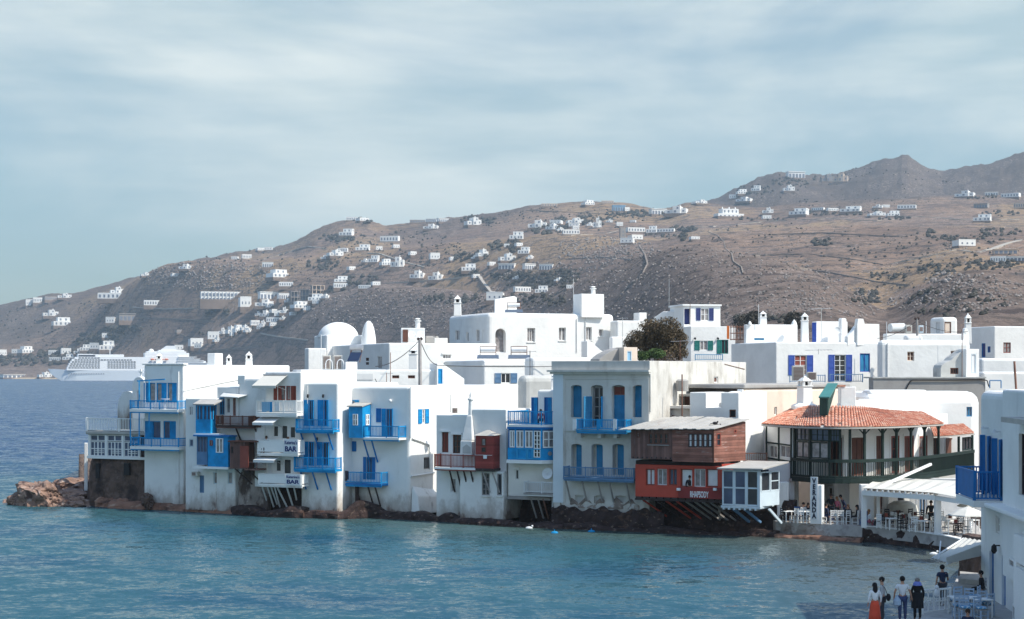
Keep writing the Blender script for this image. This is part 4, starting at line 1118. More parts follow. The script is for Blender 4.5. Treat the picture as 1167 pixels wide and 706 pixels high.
for a, b in ((103, 120), (122.5, 139), (141.5, 158)):
    ua, ub = F0.uz(a, 505)[0], F0.uz(b, 505)[0]
    glazing(h.root, F0, ua, ub, zs + .15, zg - .55, -.05, M_white2, M_glassb, 4, 2, .06, .07, 'window')
    glazing(h.root, F0, ua, ub, zg - .50, zg, -.05, M_white2, M_glassb, 2, 1, .06, .06, 'window')
    mk('veranda_rail', MB().fbox(F0, ua + .4, ub - .1, zs + .55, zs + .60, .02, .05).fbox(F0, ua + .4, ub - .1, zs + .40, zs + .45, .02, .05), M_white2, h.root)
for p in (102, 121.3, 140.3, 159):
    u = F0.uz(p, 505)[0]
    mk('pillar', MB().fbox(F0, u - .09, u + .09, zs + .14, zg + .05, -.08, .07), M_white2, h.root)
mk('roof_slab', MB().fbox(F0, -.15, F0.L + .1, zg + .05, zr, -4.6, .22), M_sheet, h.root, bev=.05)
rocky('roof_edge', [F0.w(-.2, 0, .1).xy, F0.w(F0.L, 0, .1).xy], zg + .02, lambda t: zr + .08, .3, M_greywood, 8, h.root, .07, .3)
mb = MB(); zt = Zp(476.5, 146)
rail_panel(mb, F0.w(-.1, 0, .1), F0.w(F0.L * .55, 0, .1), zr, zt, .16, .05, .12, .12)
rail_panel(mb, F0.w(F0.L * .55, 0, .1), F0.w(F0.L, 0, .1), zr, zt, .16, .05, .12, .12)
mk('balustrade', mb, M_white2, h.root)
h.done()
h = House('chapel', P(146, 480, 154), 'tiny white vaulted chapel behind the terrace balustrade at the point', 'chapel')
Fc = Fr(G2(134, 155), G2(151, 152.5))
zv = Zp(446, 154); zb = 2.0
pts = [(0, zb), (Fc.L + 1.2, zb), (Fc.L + 1.2, zv - 1.2)]
r = (Fc.L + 1.2) / 2
pts += [(r + r * math.cos(t * math.pi / 12), zv - 1.6 + 1.6 * math.sin(t * math.pi / 12)) for t in range(0, 13)] + [(0, zv - 1.6)]
h.wall(MB().fprism(Fc, pts[:2] + pts[3:], -5, 0), M_white, 0, 'vault')
h.done()
Fb = Fr(G2(150.5, 149.5), G2(165.5, 148.5))
h = House('bell_gable', P(158, 490, 149), 'weathered white bell gable with a small cross above the point', 'belfry')
zt = Zp(429.5, 149); ub = Fb.L; rr = ub / 2
pts = [(0, 3.0), (ub, 3.0), (ub, zt - rr)] + [(rr + rr * math.cos(t * math.pi / 10), zt - rr + rr * math.sin(t * math.pi / 10)) for t in range(1, 10)] + [(0, zt - rr)]
k = h.wall(MB().fprism(Fb, pts, -.55, 0), M_blotch, .05, 'gable')
h.walls[0][3].fprism(Fb, [(ub * .42, zt - 2.6), (ub * .58, zt - 2.6), (ub * .62, zt - 1.3), (ub * .5, zt - 1.05), (ub * .38, zt - 1.3)], -.8, .5)
mk('cross', MB().fbox(Fb, rr - .05, rr + .05, zt - .02, zt + .62, -.32, -.22).fbox(Fb, rr - .24, rr + .24, zt + .34, zt + .44, -.318, -.222), M_white2, h.root)
mk('bell', MB().lathe(Fb.w(rr, zt - 1.75, -.28), [(.16, 0), (.12, .1), (.09, .25), (.02, .32)], 8), M_rust, h.root)
h.done()

# ---- narrow house with blue glazed bay and blue box
F2 = FY(211, 268, 136.5)
h = House('narrow_house', F2.w(1.5, .3, -2), 'narrow white house with a blue glazed bay above a bright blue boarded box')
zt = Zp(454, 138.5); zm = Zp(496, 137.5)
uM = F2.uz(246.5, 470)[0]
h.box(F2, 4.0, .2, zt, M_white, .10, u1=uM)
opening(h, F2, 215, 463, 220, 474, M_white2, M_glassr, 2, 1, .1)
opening(h, F2, 215.5, 500.5, 220.5, 509.5, M_pale, M_glassb, 1, 1, .1)
opening(h, F2, 227.5, 542, 232.5, 562, M_bluegrey, M_bluegrey, 1, 1, .1, name='door')
h.box(F2, 4.0, .2, zm, M_white, .10, u0=uM + .004)
opening(h, F2, 243, 538, 248.5, 552, M_pale, M_glassr, 1, 1, .12, k=0)
opening(h, F2, 259.5, 538, 265, 552, M_pale, M_glassr, 1, 1, .12)
# upper glazed bay
ua, ub_ = F2.uz(223, 480, .8)[0], F2.uz(240, 480, .8)[0]
za, zb2 = Zp(494, 137), Zp(462, 137)
bay = mk('glazed_bay', MB().fbox(F2, ua, ub_, za, za + 1.0, .004, .8), M_blue, h.root)
Fb2 = F2.off(.8); Sb = Fr(F2.w(ub_, 0, .8), F2.w(ub_, 0, .005))
for i in range(2):
    w = (ub_ - ua) / 2
    glazing(bay, Fb2, ua + i * w, ua + (i + 1) * w, za + 1.005, zb2, -.07, M_blue, M_glassb, 2, 1, .08, .06, 'window', pane=False)
glazing(bay, Sb, 0, Sb.L, za + 1.005, zb2, -.07, M_blue, M_glassr, 2, 1, .08, .06, 'window', pane=False)
mk('bay_glass', MB().fbox(F2, ua + .08, ub_ - .08, za + 1.0, zb2 - .05, .1, .70), M_glassb, bay)
mk('bay_roof', MB().hexa([F2.w(ua - .15, zb2, .98), F2.w(ub_ + .45, zb2, .98), F2.w(ub_ + .6, zb2 + .35, 0.004), F2.w(ua - .15, zb2 + .35, .004), F2.w(ua - .15, zb2 + .1, .98), F2.w(ub_ + .45, zb2 + .1, .98), F2.w(ub_ + .6, zb2 + .45, .004), F2.w(ua - .15, zb2 + .45, .004)]), M_sheet, bay)
mk('bay_floor', MB().fbox(F2, ua - .1, ub_ + .9, za - .22, za - .004, .004, .95), M_white2, bay)
# lower bay: purple glass and blue box
uc, ud = F2.uz(224, 510, .8)[0], F2.uz(236, 510, .8)[0]
zl, zh = Zp(530, 137), Zp(497.5, 137)
lb = mk('lower_bay', MB().fbox(F2, uc, ud, zl, zl + .95, .004, .78), M_bluegrey, h.root)
glazing(lb, F2.off(.8), uc, ud, zl + .955, zh, -.09, M_bluegrey, M_glassb, 3, 1, .07, .05, 'window')
ue, uf = F2.uz(236.6, 510, 1.0)[0], F2.uz(260, 510, 1.0)[0]
bx = mk('blue_box', MB().fbox(F2, ue, uf, zl - .1, zh, .004, 1.0), M_blue, h.root, bev=.01, segs=1)
glazing(bx, F2.off(1.0), *[F2.uz(p, 510, 1.0)[0] for p in (246.5, 254.5)], Zp(516, 136.3), Zp(499.5, 136.3), .005, M_white2, M_glassr, 2, 1, .07, .05, 'window')
glazing(bx, F2.off(1.0), *[F2.uz(p, 510, 1.0)[0] for p in (239.5, 242.5)], Zp(508, 136.3), Zp(502, 136.3), .005, M_redwood, M_glassr, 1, 1, .05, .05, 'window')
mk('box_roof', MB().fbox(F2, uc - .1, uf + .12, zh + .004, zh + .12, .003, 1.12), M_blue2, bx)
mk('box_floor', MB().fbox(F2, uc - .1, uf + .05, zl - .28, zl - .103, .003, 1.08), M_white2, bx)
h.done()
a = thing('air_conditioner', F2.w(F2.uz(225, 540)[0], Zp(541, 138), .3), 'small air conditioner on the white wall under the blue glazed bay', 'air conditioner')
u = F2.uz(225, 540)[0]
mk('casing', MB().fbox(F2, u - .3, u + .3, Zp(543, 138), Zp(537.5, 138), .05, .4), M_ac, a, bev=.02)
mk('grille', MB().lathe(F2.w(u, 0, 0), [(.01, 0), (.011, .001)], 4) if False else MB().fbox(F2, u - .22, u + .12, Zp(542, 138), Zp(538.5, 138), .402, .41), M_acg, a)

# ---- house with the brown wooden balcony
F3 = FY(247, 306, 135.6)
h = House('balcony_house', F3.w(2, .3, -3), 'white house with long brown timber balcony beside striped awnings of the bar')
zt = Zp(441, 136.5); z2 = Zp(431, 136.5)
uk = F3.uz(271.5, 440)[0]
h.box(F3, 7, .3, zt, M_white, .10, u1=uk)
opening(h, F3, 257.5, 453.5, 262.5, 471.5, M_white2, M_glassr, 1, 1, .12, name='door')
opening(h, F3, 265.5, 454, 268.8, 474, M_redwood, M_glassr, 1, 1, .12, name='door')
opening(h, F3, 250, 453, 256, 473, M_blue3, M_glassb, 2, 2, .1, name='window')
h.box(F3, 7, .3, z2, M_white, .2, u0=uk + .004)
u = F3.uz(275, 440)[0]
mk('chimney', MB().fbox(F3, u - .35, u + .35, z2 - .5, Zp(428, 136.5), .01, -.6), M_white, h.root, bev=.05)
mk('door_hood', MB().hexa([F3.w(uk - 1.4, Zp(452.5, 136.5), .5), F3.w(uk + .55, Zp(453.5, 136.5), .8), F3.w(uk + .9, Zp(450.5, 136.5), .01), F3.w(uk - 1.4, Zp(448.5, 136.5), .01),
    F3.w(uk - 1.4, Zp(452, 136.5), .5), F3.w(uk + .55, Zp(453, 136.5), .8), F3.w(uk + .9, Zp(450, 136.5), .01), F3.w(uk - 1.4, Zp(448, 136.5), .01)]), M_canvasg, h.root)
balcony(h, F3, 245.5, 290, 474.5, 485.5, .95, M_brown, M_darkwood, .10, (262, 276), br=(267, 289), brm=M_darkwood, brd=1.15)
mk('stair_box', MB().fbox(F3, *[F3.uz(p, 480)[0] for p in (289, 303)], Zp(487, 136), Zp(474, 136), .003, .7), M_brown, h.root)
h.done()
# wooden shack on posts
Fs = FY(262, 278.5, 134.4)
h = House('wooden_shack', Fs.w(.6, 1.2, -.6), 'brown wooden shack on posts hanging over the sea between white houses', 'shack')
zb2, zt2 = Zp(534.5, 134.6), Zp(504, 134.6)
h.wall(MB().fbox(Fs, 0, Fs.L, zb2, zt2, -1.3, 0), M_oldwoodv, .01, 'board_wall', segs=1)
opening(h, Fs, 263, 509, 266, 517, M_darkwood, M_black, 1, 1, .08)
mk('door', MB().fbox(Fs, Fs.uz(274, 520)[0], Fs.uz(283.5, 520)[0], zb2 + .1, zt2 - .3, .003, .05), M_redwood, h.root)
mk('shack_roof', MB().fbox(Fs, -.1, Fs.L + 1.1, zt2 + .003, zt2 + .1, -1.4, .15), M_brown, h.root)
mk('side_platform', MB().fbox(Fs, Fs.L + .003, Fs.L + 1.2, zb2 - .1, zb2 + .02, -1.2, 0).fbox(Fs, Fs.L + .003, Fs.L + 1.2, zb2 + .5, zb2 + .56, -.06, 0).fbox(Fs, Fs.L + .05, Fs.L + .1, zb2 + .021, zb2 + .5, -.06, 0).fbox(Fs, Fs.L + 1.1, Fs.L + 1.15, zb2 + .021, zb2 + .5, -.06, 0), M_oldwoodv, h.root)
for uu in (.4, 1.5):
    mk('bracket', MB().bar(Fs.w(uu, zb2, -.1), Fs.w(uu + .75, zb2 - 1.25, -1.3), .09), M_darkwood, h.root)
h.done()
Fq = FY(270, 306, 135.0)
rocky('ruined_wall', [Fq.w(-.1, 0, -1.2).xy, Fq.w(.1, 0, 0).xy, Fq.w(Fq.L, 0, .1).xy], -.4, lambda t: Zp(536, 136), 1.2, mat('crumbling_masonry', (.30, .255, .225), .95, .3, .8, 1.0, 2.5, (((.085, .06, .05), .9, .42, .56, (1, 1, .6)), ((.55, .53, .51), 1.1, .6, .7, (1, 1, 1))), bd=.12), 12, None, .18, .25, 'crumbling stone wall under the brown wooden shack', cat='stone wall')

# ---- the bar with white balconies
F4 = FY(290, 343, 133.5)
h = House('bar_house', F4.w(1.8, 1, -3), 'white bar house with three stacked white balconies and canvas awnings', 'bar')
zt = Zp(424, 134); zf = Zp(556, 134)
h.box(F4, 8, zf, zt, M_white, .10, u0=F4.uz(302, 430)[0])
h.box(F4, 8, zf, Zp(474, 134), M_white, .08, u1=F4.uz(302, 430)[0] - .004)
for (a, b) in ((311.5, 316), (317, 325), (326, 331), (331.5, 337.5)):
    opening(h, F4, a, 440, b, 456.5, M_redwood, M_glassr if a > 316 and a < 330 else M_redwood, 1, 1, .1, k=0, name='door', sh=M_redwood, side='l' if a in (317, 331.5) else '')
for (a, b, t, bb) in ((311, 317.5, 485, 498.5), (320.5, 328, 484.5, 501), (330, 337, 486, 500)):
    opening(h, F4, a, t, b, bb, M_white2, M_glass, 1, 1, .1, k=0, name='door')
for (a, b, t, bb) in ((314, 320.5, 524, 538), (323, 332, 523, 541)):
    opening(h, F4, a, t, b, bb, M_white2, M_glass, 1, 1, .1, k=0, name='door')
opening(h, F4, 303.5, 527, 310.5, 541, M_white2, M_cloth_w, 1, 1, .06, k=0, name='door')
balcony(h, F4, 291.5, 338, 457, 471, .95, M_white2, M_white2, .13, (323,), slab=.22)
b2 = balcony(h, F4, 293, 339.5, 501.5, 517, .95, M_white2, M_white2, .13, (323.5,), slab=.14, mid=True, solid=True)
b3 = balcony(h, F4, 294, 344, 540.5, 553, .95, M_white2, M_white2, .13, (325.5,), slab=.14, solid=True)
awning(h, F4, 287, 314, 440, 428, 1.6, M_canvas, label='large white canvas awning above the upper balcony')
awning(h, F4, 287.5, 311, 482, 474.5, 1.4, M_canvasg)
awning(h, F4, 288.5, 312, 524.5, 519.5, 1.3, M_canvasg)
for i, (a, b, c, dd) in enumerate(((299, 306, 557, 577), (305, 312, 557, 578), (313, 319, 557, 578), (316, 328, 557, 580), (327, 334, 558, 578), (335, 338, 557, 570), (309, 316, 557, 575))):
    pa, pb = F4.uz(a, c, .7), F4.uz(b, dd, -.4)
    mk('prop', MB().bar(F4.w(pa[0], zf + .05, .7), F4.w(pb[0], pb[1], -.4), .10), M_canvasg, h.root)
h.done()
def banner(F, u0, u1, z0, z1, n, label):
    root = thing('bar_sign', F.w((u0 + u1) / 2, z0, n), label, 'sign')
    mk('board', MB().fbox(F, u0, u1, z0, z1, n, n + .03), M_cloth_w, root)
    w = u1 - u0; H = z1 - z0
    lettering(root, "Katerina's", F, (u0 + u1) / 2, z0 + H * .76, n + .045, w * .88, H * .26, M_inkb, .01)
    lettering(root, 'BAR', F, (u0 + u1) / 2, z0 + H * .32, n + .045, w * .84, H * .36, M_inkb, .03)
banner(F4, F4.uz(324, 510, .95)[0], b2[1] + .02, b2[2] - .02, b2[3] + .12, .96, 'white bar sign with navy letters on the middle white balcony')
banner(F4, F4.uz(326, 545, .95)[0], b3[1] - .1, b3[2] - .05, b3[3] + .08, .96, 'white bar sign with navy letters on the lowest white balcony')
for i, (p, c, lab) in enumerate(((301, M_cloth_b, 'pale blue towel'), (305, M_cloth_b, 'pale blue towel'), (308.5, M_blue, 'bright blue towel'), (315.5, M_cloth_w, 'white patterned towel'))):
    ua = F4.uz(p, 465, 1.0)[0]
    w = .22 if i != 2 else .13
    mb = MB()
    for k in range(4):
        mb.fbox(F4, ua - w + k * w / 2, ua - w + (k + 1) * w / 2 - .002, Zp(470 - (i % 2) * 1.2, 133.5), Zp(458.3, 133.5), .975 + .01 * (k % 2), .99 + .012 * (k % 2))
    tag(mk('towel', mb, c), f'{lab} hung on the top bar balcony rail, {NTH[i] if i < 3 else "rightmost"} of four', 'towel', 'towels on the balcony rail')

# ---- house with two blue balconies in the middle
F5 = FY(343, 385, 132.5)
h = House('shuttered_house', F5.w(1.5, .5, -4), 'white house with two bright blue slatted balconies and four blue shuttered doors')
zt = Zp(436.5, 133)
h.box(F5, 9, .3, zt, M_white2, .14)
for (a, b, t, bb) in ((352, 358, 456, 486), (369, 374.5, 456, 486), (351.5, 358, 503.5, 531), (368, 375, 504, 531)):
    opening(h, F5, a, t, b, bb, M_blue, M_glass, 2, 1, .1, sh=M_blue, side='L', name='door', shw=.52)
    shutter(h.root, Fr(F5.w(F5.uz(b, t)[0] + .01, 0, .02), F5.w(F5.uz(b, t)[0] + .22, 0, .40)), 0, .43, F5.uz(b, bb)[1], F5.uz(b, t)[1], 0, M_blue)
for (p, r0) in ((352.5, 452), (370, 452), (363, 501)):
    u, z = F5.uz(p, r0)
    la = mk('wall_lamp', MB().tube(F5.w(u, z + .1, .0), F5.w(u, z + .15, .22), .02, 5).lathe(F5.w(u, z - .12, .22), [(.04, 0), (.09, .1), (.07, .25), (.01, .3)], 8), M_black, h.root)
balcony(h, F5, 336.5, 379.5, 478.5, 490.5, .95, M_blue, M_blue, .12, (352, 366.5), br=(341, 356, 372), brm=M_blue2, brd=1.35, slab=.16)
balcony(h, F5, 334.5, 382, 521.5, 535.5, .95, M_blue, M_blue, .12, (350, 367), br=(341, 354.5, 370), brm=M_blue2, brd=1.45, slab=.16)
mk('pipe', MB().tube(F5.w(F5.uz(351, 450)[0], zt - 1.6, .05), F5.w(F5.uz(351, 450)[0], zt - .2, .05), .03, 5), M_white2, h.root)
h.done()

# ---- house with the blue cabin bay
F6 = FY(396, 467, 132.0)
h = House('cabin_house', F6.w(3, .5, -5), 'big white house with a blue wooden cabin bay and long sunlit side wall')
zt = Zp(440.5, 132.5)
h.box(F6, 19, .25, zt, M_white2, .22)
S6 = F6.side(19)
opening(h, F6, 440, 466, 447, 498, M_blue, M_glassb, 2, 1, .1, sh=M_blue, side='L', name='door', shw=.36)
shutter(h.root, Fr(F6.w(F6.uz(447.2, 470)[0], 0, .02), F6.w(F6.uz(447.2, 470)[0] + .3, 0, .42)), 0, .5, Zp(498, 132), Zp(466, 132), 0, M_blue)
opening(h, F6, 400, 456, 405, 468, M_blue, M_glassr, 1, 1, .1, sh=M_blue, side='R', shw=.32)
opening(h, F6, 395.2 + 1.2, 503, 401.5, 515, M_white2, M_glassr, 1, 1, .12, sh=M_blue2, side='R', shw=.36)
opening(h, F6, 417.5, 521, 424.5, 547, M_blue3, M_glassb, 2, 1, .1, sh=M_blue2, side='LR', name='door', shw=.25)
opening(h, S6, 480.5, 466.5, 484.3, 483, M_white2, M_glass, 2, 3, .12, sh=M_blue, side='LR', shw=.55)
opening(h, S6, 483, 521.5, 490, 534.5, M_greywood, M_glass, 3, 1, .12)
# cabin
ua, ub_ = F6.uz(397.5, 480, 1.2)[0], F6.uz(413, 480, 1.2)[0]
zc0, zc1 = Zp(500, 131.5), Zp(464.5, 131.5)
cb = mk('cabin', MB().hexa([F6.w(ua, zc0, 1.2), F6.w(ub_, zc0, 1.2), F6.w(ub_, zc0, .003), F6.w(ua, zc0, .003), F6.w(ua, zc1, 1.2), F6.w(ub_, zc1, 1.2), F6.w(ub_, zc1 + .22, .003), F6.w(ua, zc1 + .22, .003)]), M_blue, h.root)
glazing(cb, F6.off(1.2), *[F6.uz(p, 480, 1.2)[0] for p in (402.5, 408)], Zp(485.5, 131.5), Zp(472.5, 131.5), .005, M_white2, M_glassr, 2, 2, .05, .05)
Sc = Fr(F6.w(ub_, 0, 1.2), F6.w(ub_, 0, 0))
glazing(cb, Sc, .42, .92, Zp(485.5, 131.5), Zp(473, 131.5), .005, M_white2, M_glass, 2, 2, .07, .07)
mk('cabin_roof', MB().hexa([F6.w(ua - .1, zc1 + .01, 1.35), F6.w(ub_ + .08, zc1 + .01, 1.35), F6.w(ub_ + .08, zc1 + .25, .003), F6.w(ua - .1, zc1 + .25, .003), F6.w(ua - .1, zc1 + .09, 1.35), F6.w(ub_ + .08, zc1 + .09, 1.35), F6.w(ub_ + .08, zc1 + .33, .003), F6.w(ua - .1, zc1 + .33, .003)]), M_sheet, cb)
shutter(cb, Fr(F6.w(F6.uz(429, 470)[0], 0, .01), F6.w(F6.uz(434, 470)[0], 0, .01)), 0, .42, Zp(482, 132), Zp(466, 132), 0, M_blue2)
bq = balcony(h, F6, 414, 454.5, 486, 499.5, 1.1, M_blue, M_white2, .12, (440,), br=(422, 413), brm=M_blue2, brd=1.75, slab=.16, left=False)
bq2 = balcony(h, F6, 386.5, 434.5, 538, 552, 1.0, M_blue, M_blue2, .13, (411,), slab=.16, br=(404, 418, 426), brm=M_darkwood, brd=1.6)
u = F6.uz(411, 560)[0]
mk('post', MB().bar(F6.w(u - .1, .6, .35), F6.w(u - .1, bq2[2] - .2, .35), .28), M_darkwood, h.root)
u, z = F6.uz(446, 457)
mk('wall_lamp', MB().sphere(F6.w(u, z, .16), .13, 8, 6).tube(F6.w(u, z - .1, 0), F6.w(u, z - .1, .16), .03, 5), M_cloth_w, h.root)
mb = MB()
mb.path([S6.w(.25, Zp(500, 132), .07), S6.w(1.7, Zp(503.5, 133.5), .07), S6.w(2.9, Zp(507.5, 134.5), .07), S6.w(3.0, Zp(536, 134.5), .07)], .07, 6)
mb.path([S6.w(.05, Zp(500, 132), .05), S6.w(.05, Zp(441, 132), .05)], .06, 6)
mb.path([S6.w(.1, Zp(543, 132), .07), S6.w(3.6, Zp(539, 135), .09)], .07, 6)
mk('drain_pipe', mb, M_white2, h.root)
# buttress at the foot of the sunlit corner
mk('buttress', MB().hexa([S6.w(.15, .3, .75), S6.w(3.9, .3, .75), S6.w(3.9, .3, .01), S6.w(.15, .3, .01), S6.w(.25, Zp(567, 131), .55), S6.w(3.8, Zp(568, 133), .55), S6.w(3.8, Zp(560, 133), .01), S6.w(.25, Zp(555, 131), .01)]), M_blotch, h.root, bev=.08)
h.done()
for i, (p, c, w, lab) in enumerate(((388, M_ink, .16, 'black shirt'), (391.5, M_cloth_w, .2, 'pale shirt'), (395.5, M_ink, .18, 'black trousers'))):
    u, z = F6.uz(p, 540, 1.03)
    tag(mk('laundry', MB().fbox(F6, u - w, u, z - .55, z + .22, 1.01, 1.03).fbox(F6, u + .003, u + w * .7, z - .45, z + .2, 1.012, 1.035), c), f'{lab} drying on the lowest blue balcony left of the brown post', 'laundry', 'clothes drying on the blue balcony')

# ---- red balcony house
F7 = FY(497, 577, 127.5)
h = House('red_balcony_house', F7.w(2.5, .4, -3), 'small white house with red railed balcony and red boarded cabin over the sea')
zt = Zp(473, 129); zt2 = Zp(466.5, 128)
uk = F7.uz(538, 470)[0]
h.box(F7, 4.4, .35, zt, M_white, .08, u1=uk)
h.box(F7, 4.6, .35, zt2, M_white, .08, u0=uk + .004)
u27 = F7.uz(527.5, 570)[0]
h.box(F7, .45, .3, Zp(537, 128), M_white, .05, u0=u27, u1=F7.L, n0=.46)
opening(h, F7, 503.5, 492.5, 511, 516, M_brown, M_redwood, 2, 1, .14, k=0, name='door', hood=M_white2)
opening(h, F7, 516, 495.5, 525.5, 517, M_brown, M_glass, 2, 3, .14, k=0, name='door', hood=M_white2)
opening(h, F7, 513.5, 545, 519.5, 561, M_white, M_glassr, 1, 1, .16, k=0)
Fl = F7.off(.46)
opening(h, Fl, 549, 539, 558, 565, M_greywood, M_glass, 2, 4, .1, k=2, sill=M_white)
opening(h, Fl, 566.5, 540, 572, 565, M_greywood, M_glass, 1, 1, .1, k=2, sill=M_white)
# tapering hearth breast and slim chimney
ua, ub_, uc, ud = [F7.uz(p, 500)[0] for p in (529, 541.5, 533, 538.5)]
mk('hearth_breast', MB().hexa([F7.w(ua - .1, Zp(520, 128.5), .5), F7.w(ub_, Zp(520, 128.5), .5), F7.w(ub_, Zp(520, 128.5), .003), F7.w(ua - .1, Zp(520, 128.5), .003), F7.w(ua - .05, Zp(502.5, 128.5), .5), F7.w(ub_, Zp(502.5, 128.5), .5), F7.w(ub_, Zp(502.5, 128.5), .003), F7.w(ua - .05, Zp(502.5, 128.5), .003)]).hexa([F7.w(ua, Zp(502.3, 128.5), .45), F7.w(ub_, Zp(502.3, 128.5), .45), F7.w(ub_, Zp(502.3, 128.5), .003), F7.w(ua, Zp(502.3, 128.5), .003), F7.w(uc, Zp(474, 128.5), .16), F7.w(ud, Zp(474, 128.5), .16), F7.w(ud, Zp(474, 128.5), .003), F7.w(uc, Zp(474, 128.5), .003)]), M_white, h.root, bev=.05)
mk('niche', MB().fprism(F7, [(ua + .15, Zp(517, 128.5)), (ub_ - .1, Zp(517, 128.5)), (ub_ - .1, Zp(510, 128.5)), ((ua + ub_) / 2, Zp(506.5, 128.5)), (ua + .15, Zp(510, 128.5))], .502, .512), M_grey, h.root)
cc = F7.w((uc + ud) / 2, 0, -.12)
mk('chimney', MB().lathe((cc.x, cc.y, zt - .3), [(.22, 0), (.17, 1.35), (.25, 1.4), (.25, 1.5), (.12, 1.55), (.10, 1.8), (.02, 2.0)], 10), M_white, h.root)
bq = balcony(h, F7, 494.5, 542, 518.5, 534, 1.0, M_redwood, M_white2, .11, (513.5, 527.5), br=(511, 519.5, 527, 535), brm=M_darkwood, brd=1.7, slab=.14)
# red cabin
ua, ub_ = F7.uz(542, 520, 1.05)[0], F7.uz(562, 520, 1.05)[0]
zc0, zc1 = Zp(534, 127.3), Zp(497, 127.3)
cb = mk('red_cabin', MB().hexa([F7.w(ua, zc0, 1.05), F7.w(ub_, zc0, 1.05), F7.w(ub_, zc0, -.6), F7.w(ua, zc0, .003), F7.w(ua, zc1, 1.05), F7.w(ub_, zc1, 1.05), F7.w(ub_, zc1 + .1, -.6), F7.w(ua, zc1 + .1, .003)]), M_red, h.root)
cr_ = F7.w((ua + ub_) / 2, zc1 + .45, .4)
mk('cabin_roof', MB().add([F7.w(ua - .12, zc1 + .02, 1.17), F7.w(ub_ + .12, zc1 + .02, 1.17), F7.w(ub_ + .12, zc1 + .1, -.62), F7.w(ua - .12, zc1 + .1, .003), cr_ + Vector((0, .5, 0))], [(0, 1, 4), (1, 2, 4), (2, 3, 4), (3, 0, 4), (3, 2, 1, 0)]), M_sheet, cb)
u, z = F7.uz(551.5, 503, 1.05)
glazing(cb, F7.off(1.05), u - .17, u + .17, Zp(508, 127), Zp(500, 127), .005, M_brown, M_glassr, 1, 1, .04, .04)
glazing(cb, F7.off(1.05), u - .17, u + .17, Zp(515.5, 127), Zp(510, 127), .005, M_brown, M_glass, 1, 1, .04, .04)
mk('cabin_beam', MB().fbox(F7, ua, ub_ + .06, zc0 - .16, zc0 - .003, -.55, 1.08), M_darkwood, cb)
for p in (549, 560):
    u = F7.uz(p, 535, 1.0)[0]; mk('bracket', MB().bar(F7.w(u, zc0 - .1, .95), F7.w(u + .4, zc0 - 1.75, .5), .09), M_greywood, h.root)
h.done()
tag(mk('cloth', MB().fbox(F7, *[F7.uz(p, 520, 1.12)[0] for p in (551, 555)], Zp(523, 127), Zp(519, 127), 1.13, 1.16).fbox(F7, *[F7.uz(p, 520, 1.12)[0] for p in (541, 561)], Zp(519.2, 127), Zp(518.8, 127), 1.12, 1.13), M_cloth_w), 'white cloth on a line in front of the red cabin', 'cloth')

# ---- blue glazed bay house
F8 = FY(579, 632, 125.6)
h = House('blue_bay_house', F8.w(1.5, 2, -3), 'narrow house with a white-windowed blue bay over a shabby white storey')
zf = Zp(566, 126.5); zm = Zp(528, 126.5); zb_ = Zp(487, 126.5)
h.box(F8, 6, zf, zm + .1, M_stain, .05)
opening(h, F8, 587, 535, 591.5, 547, M_white2, M_glass, 1, 1, .1, hood=M_white2)
opening(h, F8, 622, 533, 627, 546, M_white2, M_black, 1, 1, .1)
h.box(F8, 6, zm + .1, zb_, M_white, .05, n0=-.5)
Fr8 = Fr(F8.w(F8.uz(594, 460)[0], 0, -2.6), F8.w(F8.L + .3, 0, -2.6))
h.box(Fr8, 3.5, zb_, Zp(444.5, 129), M_white, .18)
for a, b in ((605, 612.5), (620, 629)):
    opening(h, Fr8, a, 453, b, 472 + 14, M_blue2, M_blue2, 1, 1, .12, sh=M_blue, side='r', name='door')
# bay
ua, ub_ = F8.uz(578.5, 510, .9)[0], F8.uz(617, 510, .9)[0]
Fb = F8.off(.9); Sb = Fr(F8.w(ub_, 0, .9), F8.w(ub_ + .75, 0, .0))
z0, zs_, zt = Zp(524.5, 125.6), Zp(511, 125.6), Zp(489.5, 125.6)
bay = mk('bay', MB().prism([F8.w(ua, 0, .003).xy, F8.w(ua, 0, .9).xy, F8.w(ub_, 0, .9).xy, F8.w(ub_ + .75, 0, .003).xy], z0, zs_), M_blue, h.root)
cols = [580, 587.5, 597.5, 608, 617]
us = [F8.uz(p, 500, .9)[0] for p in cols]
for a, b in zip(us, us[1:]):
    if b is us[-1]:
        glazing(bay, Fb, a + .05, b - .05, z0 + .2, zt - .1, .004, M_white2, M_glass, 2, 6, .06, .05, 'door')
    else:
        glazing(bay, Fb, a + .05, b - .05, zs_ + .03, zt - .1, -.06, M_white2, M_glassr, 2, 1, .08, .05)
    mk('bay_post', MB().fbox(Fb, b - .05, b + .05, zs_ + .002, zt, -.08, .02), M_blue, bay)
glazing(bay, Sb, .12, Sb.L - .12, zs_ + .03, zt - .1, -.06, M_white2, M_glassr, 2, 2, .09, .06)
mk('bay_interior', MB().prism([F8.w(ua, 0, .003).xy, F8.w(ua, 0, .78).xy, F8.w(ub_ - .05, 0, .78).xy, F8.w(ub_ + .6, 0, .003).xy], zs_ + .003, zt - .01), M_blue2, bay)
mk('bay_head', MB().prism([F8.w(ua - .03, 0, .003).xy, F8.w(ua - .03, 0, .94).xy, F8.w(ub_ + .02, 0, .94).xy, F8.w(ub_ + .8, 0, .003).xy], zt, zt + .16), M_blue2, bay)
mk('bay_floor', MB().prism([F8.w(ua - .06, 0, .003).xy, F8.w(ua - .06, 0, .98).xy, F8.w(ub_ + .05, 0, .98).xy, F8.w(ub_ + .86, 0, .003).xy], z0 - .25, z0 - .003), M_white2, bay)
pn = MB()
